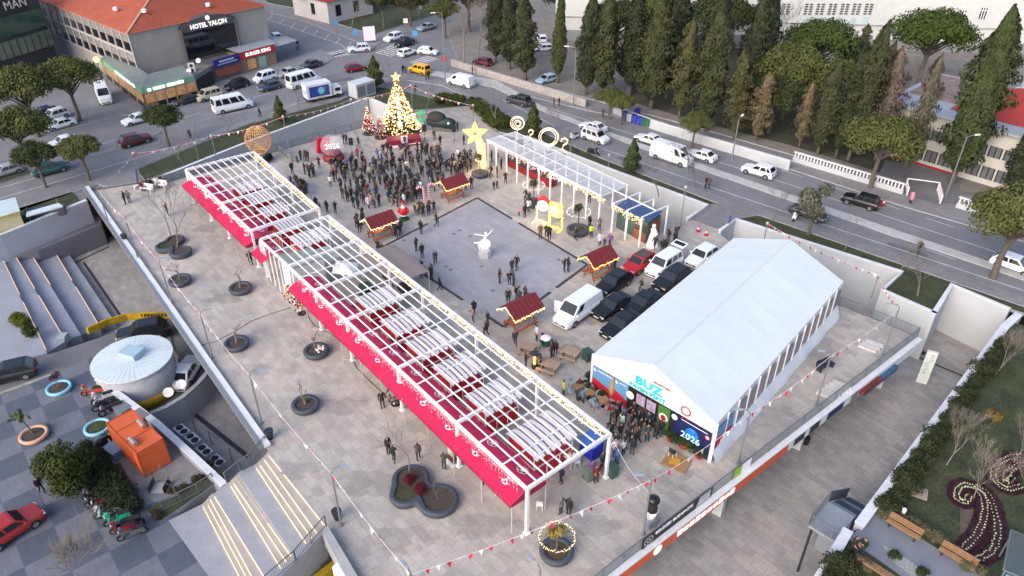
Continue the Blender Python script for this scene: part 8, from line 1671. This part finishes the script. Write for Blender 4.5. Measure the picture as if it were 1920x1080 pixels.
SINGLE = [(236,383,'black',1,'person in long black coat, left one of the pair at the far left'),(244,381,'grey',0,'person with white headscarf and grey coat beside the black coat at far left'),(316,405,'charcoal',2,'person half hidden behind the tall slim bare tree'),(472,498,'black',1,'person in long black coat by the far pergola post near the trellis'),(718,765,'black',0,'person in black looking at the plush rack under the awning'),(729,850,'black',7,'person in black with white boots left of the menu board group'),(739,866,'black',3,'person in black striding above the three-lobed planter'),(785,862,'brown',4,'person in brown jacket walking toward the menu board'),(833,881,'olive',2,'person in olive coat standing at the menu board'),(909,908,'black',0,'person in black under the awning front near the end'),(922,904,'charcoal',1,'person in the awning shade behind the one in black'),(1051,964,'grey',6,'person in grey jacket, left one of the pair above the lit planter'),(1066,966,'black',7,'person in black coat, right one of the pair above the lit planter'),(1052,906,'navy',0,'person in navy jacket under the end beam of the pergola'),(1032,876,'charcoal',3,'person walking inside the near pergola by the blue booth'),(1117,904,'maroon',1,'person in maroon coat beside the grey green bin'),(1110,894,'purple',4,'person in purple jacket behind the maroon coat'),(1168,855,'white',2,'person in white jacket right of the near pergola post'),(790,439,'black',0,'person in black at the left border of the slate square'),(819,425,'black',3,'person walking onto the slate square at its upper left border'),(792,484,'black',0,'tall person in black coat on the slate square by the taupe canopy'),(781,471,'charcoal',6,'person crouching behind the tall one at the taupe canopy'),(817,497,'navy',4,'person with white hood and backpack on the slate square'),(825,545,'black',3,'person in black at the right corner of the taupe canopy'),(889,592,'black',4,'person at the front left border line of the slate square'),(915,612,'black',0,'person standing on the front border line of the slate square'),(969,506,'black',3,'person striding right of the dancer statue, upper one of the two'),(960,512,'charcoal',0,'person right of the dancer statue, lower one of the two'),(937,531,'brown',1,'person in brown coat below the dancer statue'),(955,536,'black',2,'person in black, left one of the pair below the dancer statue'),(963,538,'charcoal',0,'person in charcoal, right one of the pair below the dancer statue'),(953,570,'black',7,'person in long black coat behind the front hut'),(969,564,'black',5,'person with raised phone behind the front hut'),(974,572,'charcoal',2,'person close behind the roof of the front hut'),(985,565,'charcoal',1,'person behind the right end of the front hut roof'),(1058,511,'black',2,'person in black, left one of the two at the right part of the square'),(1065,510,'black',6,'person in black, right one of the two at the right part of the square'),(912,630,'black',4,'person in black by the pergola lights near the square corner'),(887,605,'beige',2,'person in light jacket by the pergola lights left of the square corner'),(966,648,'charcoal',3,'person walking below the front hut'),(1006,638,'white',0,'person in white jacket between front hut and drink stand'),(986,690,'black',2,'person in black left of the patio heater'),(1010,690,'charcoal',1,'person in charcoal right behind the patio heater'),(1034,670,'maroon',0,'person in dark maroon beside the picnic table'),(1041,668,'black',4,'person in black close to the dark maroon one at the picnic table'),(1056,742,'yellow',0,'person in yellow hi-vis vest left of the cafe tables'),(1082,757,'charcoal','sit','person sitting at the cafe table nearest the pergola'),(1086,732,'maroon','sit','person in maroon sitting behind the cafe table nearest the pergola'),(1110,742,'brown','sit','person sitting at the middle cafe table'),(1139,775,'red','sit','person in red sitting at the cafe table nearest the crowd'),(1228,822,'black',0,'person in black, left one of the pair at the green tent panel'),(1236,820,'black',2,'person in black, right one of the pair at the green tent panel'),(1201,549,'black',3,'person in black walking between the parked cars'),(1146,510,'brown',2,'person in brown leaning behind the right hut'),(1152,506,'black',0,'person in black behind the right hut, beside the brown jacket'),(1124,462,'white',4,'person in white jacket above the right hut roof'),(1133,464,'charcoal',0,'short person beside the white jacket above the right hut'),(1143,464,'purple',3,'person in violet blue jacket above the right hut'),(1227,468,'black',3,'person walking right of the glowing robed statue'),(1240,475,'black',0,'person in black behind the red car, nearest the statue'),(1247,473,'charcoal',1,'person leaning over behind the open white minivan'),(1252,455,'black',5,'person in black by the corner post of the wooden hut'),(1264,460,'black',7,'person crouched in black behind the open minivan'),(1267,448,'charcoal',3,'person with white bag behind the open minivan, farthest one'),(1366,424,'blue',0,'person in blue uniform at the plaza entrance'),(984,408,'black',0,'person photographing the glowing light frames'),(973,406,'pink',2,'child in pink left of the photographer at the light frames'),(991,398,'white',4,'person in pale jacket before the dark planter by the frames'),(986,378,'black',3,'person in black beside the lit ring behind the frames'),(992,384,'charcoal',6,'person near the lit ring planter behind the frames'),(1013,448,'brown',1,'person in brown long coat below the light frames'),(1024,446,'black',2,'person in black second from the left below the light frames'),(1030,450,'black',7,'person in black third from the left below the light frames'),(1079,452,'charcoal',4,'person in front of the large planter by the bear frame'),(1108,446,'yellow',0,'person in yellow hi-vis jacket by the large planter'),(1105,428,'black',7,'person in black beside the tyre-shaped ornament under the canopy'),(1123,434,'grey',2,'person in grey between the canopy post and the hut'),(1105,380,'maroon',0,'person under the right end of the glazed canopy'),(921,333,'black',3,'person in black walking right of the star planter, left one'),(932,333,'black',0,'person in black walking right of the star planter, right one'),(926,356,'black',0,'adult in black walking with a child below the canopy'),(932,354,'charcoal',2,'child in dark clothes beside the adult below the canopy'),(948,346,'black',2,'person in black alone below the canopy front posts'),(922,304,'black',1,'person in black at the far canopy post'),(932,306,'charcoal',0,'person in charcoal under the far end of the canopy'),(940,318,'black',7,'person in black at the second canopy post'),(951,312,'black',4,'person in black at the red counter under the canopy'),(884,354,'black',0,'person in black right of the star planter base, near the hut'),(873,356,'red',6,'person in red at the right end of the candy cane hut'),(549,327,'black',0,'person standing alone below the balloon railing'),(565,302,'black',2,'person with a dark dog by the far railing'),(572,302,'grey',0,'person in grey beside the dog owner at the railing'),(578,304,'black',1,'person in black beside the pale gift panel'),(599,316,'maroon',2,'person in maroon just left of the globe ornament'),(645,270,'black',0,'person in black behind the globe ornament, left one'),(650,271,'charcoal',1,'person behind the globe ornament, right one'),(673,276,'black',3,'person in black walking toward the stage'),(671,298,'red',6,'person in bright red jacket at the front of the crowd by the loudspeaker'),(760,277,'navy',3,'person in navy walking in front of the stage block'),(815,263,'charcoal',5,'person at the equipment by the loudspeaker tripod'),(858,247,'charcoal',0,'person standing right of the dark sleigh'),(826,274,'black',0,'person in black standing before the sleigh'),(870,272,'black',1,'person in black left of the glowing star'),(505,325,'purple',2,'person in lilac jacket at the far pergola corner'),(81,925,'black',3,'person with pale trousers walking on the checker paving'),(141,1035,'charcoal',3,'person behind the leafless bush at the bottom left'),(1596,1038,'black',1,'person in black at the garden gap, left one'),(1612,1042,'black',2,'person in black with red phone at the garden gap, right one'),(1720,477,'black',3,'person in black walking on the street pavement by the wide bare tree'),(1322,354,'maroon',0,'person in maroon on the pavement below the white sedan, left one'),(1328,356,'brown',2,'person in brown on the pavement below the white sedan, right one'),(1706,382,'pink',7,'person in long pink coat at the school gate'),(1038,202,'black',0,'person in black before the stone wall, left one of the couple'),(1048,202,'charcoal',2,'person in charcoal before the stone wall, right one of the couple'),(1130,222,'charcoal',3,'person walking at the gate gap of the stone wall'),(756,138,'black',1,'person at the median start behind the Christmas tree top, left one'),(761,140,'charcoal',2,'person at the median start behind the Christmas tree top, right one'),(799,150,'black',0,'person on the median right below the yellow taxi, left one'),(804,149,'black',4,'person on the median right below the yellow taxi, right one'),(779,176,'black',3,'person with bicycle on the near road behind the Christmas tree'),(833,190,'black',0,'person on the pavement behind the hedge'),(886,140,'black',1,'person in dark coat by the stone wall above the white van'),(488,220,'black',3,'person walking with a pushchair on the pavement above the balloon'),(358,262,'charcoal',2,'person beside the small two-part pine'),(559,90,'black','sit','rider in black on the red motorbike at the junction')]
for px,py,col,m,lab in SINGLE:
 z = ZC if(px<160 and py>900)else ZG if px>1590 and py>1000 else 0;child = 'child' in lab or 'short' in lab
 person(px,py,col,lab,m,None,z,.68 if child else(.93 if py<300 else None),-.02 if m!='sit' else(-.42 if py>700 else-.12))
for i,(px,py,col)in enumerate([(268,356,'maroon'),(276,354,'charcoal'),(284,352,'black'),(296,350,'white'),(304,346,'black'),(310,345,'grey')]):person(px,py,col,'person in %s sitting on the far left benches, %s from the left'%(col,oth[i]),'sit',heading((px,py),(px+6,py+10)),up=-.42)
dog = MB();dog.path([(-.28,0,.42),(0,0,.43),(.24,0,.45),(.36,0,.58),(.48,0,.60),(.58,0,.57)],[.09,.10,.12,.09,.08,.04],8);dog.path([(-.28,0,.45),(-.42,0,.55),(-.5,0,.68)],[.03,.025,.015],5)
for x,s in((.2,1),(.2,-1),(-.24,1),(-.24,-1)):dog.path([(x,s*.07,.42),(x-(.05 if x<0 else 0),s*.07,.22),(x,s*.07,0)],[.06,.035,.03],6)
for s in(-1,1):dog.path([(.42,s*.06,.64),(.40,s*.09,.56)],[.03,.015],4)
tag(dog.build('dog',M('dog_fur',(.03,.026,.022),.9,.2),smooth=True,loc=G(558,304),rz=2),'dark dog on a lead beside the person at the far railing','dog',kind='thing')
LMK = [((626,300),'the globe ornament'),((757,272),'the stage block'),((715,258),'the smallest Christmas tree'),((798,384),'the candy canes'),((849,368),'the candy cane hut'),((900,322),'the glowing star'),((714,440),'the left hut'),((758,411),'the red-suited figure'),((661,292),'the globe loudspeaker'),((797,266),'the stage loudspeaker'),((852,267),'the star loudspeaker'),((540,350),'the balloon-side pergola lights')]
placed = [G(a[0],a[1])for a in SINGLE];crowd = []
def inside(p,P):
 c = False
 for i in range(len(P)):
  a,b_ = P[i-1],P[i]
  if(a[1]>p[1])!=(b_[1]>p[1])and p[0]<(b_[0]-a[0])*(p[1]-a[1])/(b_[1]-a[1])+a[0]:c = not c
 return c
def fill(P,n,dmin,zone,pal):
 xs,ys = [p[0]for p in P],[p[1]for p in P];k = 0;t = 0
 while k<n and t<9000:
  t+=1;q = (rp.uniform(min(xs),max(xs)),rp.uniform(min(ys),max(ys)))
  if not inside(q,P):continue
  g = G(*q)
  if any((g-o).length<dmin for o in placed):continue
  placed.append(g);k+=1;crowd.append((q,g,rp.choice(pal),zone))
DK = ['black']*14+['charcoal']*6+['navy']*2+['grey','brown','maroon','olive','white','beige','blue']
fill([(618,335),(650,318),(668,304),(690,300),(722,286),(770,288),(778,318),(785,345),(770,366),(740,362),(712,352),(690,360),(650,345),(620,352)],78,.58,'crowd',DK);fill([(640,352),(700,358),(722,380),(712,398),(680,400),(655,385),(636,372)],24,.62,'crowd',DK)
fill([(780,285),(815,288),(835,296),(826,332),(808,342),(790,336)],30,.55,'crowd',DK);fill([(835,318),(862,300),(884,298),(886,318),(868,330),(846,336)],28,.5,'crowd',DK);fill([(722,345),(785,345),(796,372),(770,384),(742,392),(726,378)],32,.58,'crowd',DK);fill([(800,345),(830,338),(838,352),(818,362)],8,.6,'crowd',DK)
fill([(540,350),(562,344),(578,362),(574,374),(556,366)],13,.55,'crowd',DK);fill([(592,392),(632,400),(630,404),(592,398)],6,.6,'crowd',DK);fill([(572,328),(592,326),(592,336),(574,338)],5,.5,'crowd',['maroon','black','charcoal']);fill([(665,418),(690,408),(680,440),(668,436)],6,.6,'crowd',DK);fill([(735,440),(756,436),(756,446),(738,446)],4,.5,'crowd',['black','charcoal']);fill([(778,398),(812,396),(820,404),(790,410)],8,.55,'crowd',DK)
fill([(618,312),(650,318),(656,334),(622,338)],9,.5,'crowd',DK)
LT2 = [((1240,828),'the red bush pot'),((1146,892),'the near right pergola post'),((1131,762),'the last cafe table'),((1180,790),'the dark tent doors')]
def ordw(n):
 T_ = ['twentieth','thirtieth','fortieth','fiftieth','sixtieth'];B_ = ['twenty','thirty','forty','fifty','sixty'];F_ = oth+['thirteenth','fourteenth','fifteenth','sixteenth','seventeenth','eighteenth','nineteenth']
 return F_[n]if n<19 else T_[(n+1)//10-2]if(n+1)%10==0 else B_[(n+1)//10-2]+'-'+oth[(n+1)%10-1]
n0 = len(crowd);fill([(1140,800),(1160,778),(1196,782),(1218,800),(1224,824),(1204,832),(1184,856),(1158,874),(1146,850)],36,.62,'queue',DK+['red','maroon'])
fill([(1120,868),(1136,860),(1138,880),(1124,884)],5,.5,'queue',DK);fill([(700,470),(716,476),(760,520),(744,520)],6,.6,'canopy',['black','charcoal']);fill([(790,512),(812,516),(812,524),(790,522)],5,.5,'canopy',['black','charcoal'])
for i,s in enumerate((.2,.45,.66)):
 for Q in(QA,QB):
  p = bil(Q,s+rp.uniform(-.03,.03),rp.uniform(.40,.5),0);crowd.append(((0,0),p,rp.choice(['black','charcoal','navy','white','red']),'pergola A' if Q is QA else 'pergola B'))
crowd.sort(key=lambda c:(c[1]-Vector((0,0,CAMH))).length)
KEEP = 298-sum(1 for o in bpy.data.objects if o.name.split('.')[0]=='person');far,crowd = crowd[KEEP:],crowd[:KEEP]
if far:
 fv,ff,fm,mats,mi = [],[],[],[],{}
 def slot(m):
  if m.name not in mi:mi[m.name] = len(mats);mats.append(m)
  return mi[m.name]
 for q,g,col,zone in far:
  me = PM[rp.randrange(8)];Mx = Matrix.Translation(g)@Matrix.Rotation(rp.uniform(0,6.28),4,'Z')@Matrix.Scale(rp.uniform(.95,1.06),4);k = len(fv);fv+=[tuple(Mx@v.co)for v in me.vertices]
  sl_ = [slot(M('coat_'+col,CC[col],.85,.12,4)if m.name=='coat_cloth' else m)for m in me.materials]
  for p in me.polygons:ff.append(tuple(k+i for i in p.vertices));fm.append(sl_[p.material_index])
 me = bpy.data.meshes.new('crowd');me.from_pydata(fv,[],ff);[me.materials.append(m)for m in mats];me.polygons.foreach_set('material_index',fm);me.polygons.foreach_set('use_smooth',[True]*len(ff))
 o = bpy.data.objects.new('crowd',me);COL.objects.link(o);tag(o,'far rows of the dense plaza crowd, people packed before stage and star','crowd',kind='stuff')
groups = {}
for q,g,col,zone in crowd:
 if zone=='crowd':lm = min(LMK,key=lambda l:(G(*l[0])-g).length)
 elif zone=='queue':lm = min(LT2,key=lambda l:(G(*l[0])-g).length)
 elif zone=='canopy':lm = ((752,500),'the taupe canopy')
 else:lm = ((None,'the far pergola end')if zone=='pergola A' else(None,'the service box'))
 groups.setdefault((zone,lm[1],col),[]).append((((G(*lm[0])if lm[0]else bil(QA if zone=='pergola A' else QB,0 if zone=='pergola A' else.1,.45,0))-g).length,g,q))
for(zone,lm,col),L in groups.items():
 L.sort(key=lambda a:a[0])
 for i,(dd,g,q)in enumerate(L):
  lab = 'person in %s in the %s, %s to %s'%(col,{'crowd':'plaza crowd','queue':'tent queue','canopy':'shade'}.get(zone,'market aisle'),'nearest' if i==0 else ordw(i)+' nearest',lm)
  assert lab not in used_labels;used_labels.add(lab);c = tuple(x*rp.uniform(.8,1.25)for x in CC[col]);tgt = math.atan2(g.x-G(757,272).x,G(757,272).y-g.y)if zone=='crowd' and rp.random()<.6 else rp.uniform(0,6.28)
  tag(inst('person',PM[rp.randrange(8)],None,g+Vector((0,0,-.02)),tgt+rp.gauss(0,.4),rp.uniform(.93,1.05)*(.7 if rp.random()<.07 else 1),c),lab,'person',{'crowd':'crowd on the plaza','queue':'queue before the tent','canopy':'people under the taupe canopy'}.get(zone,'visitors in the market aisle'),'thing')
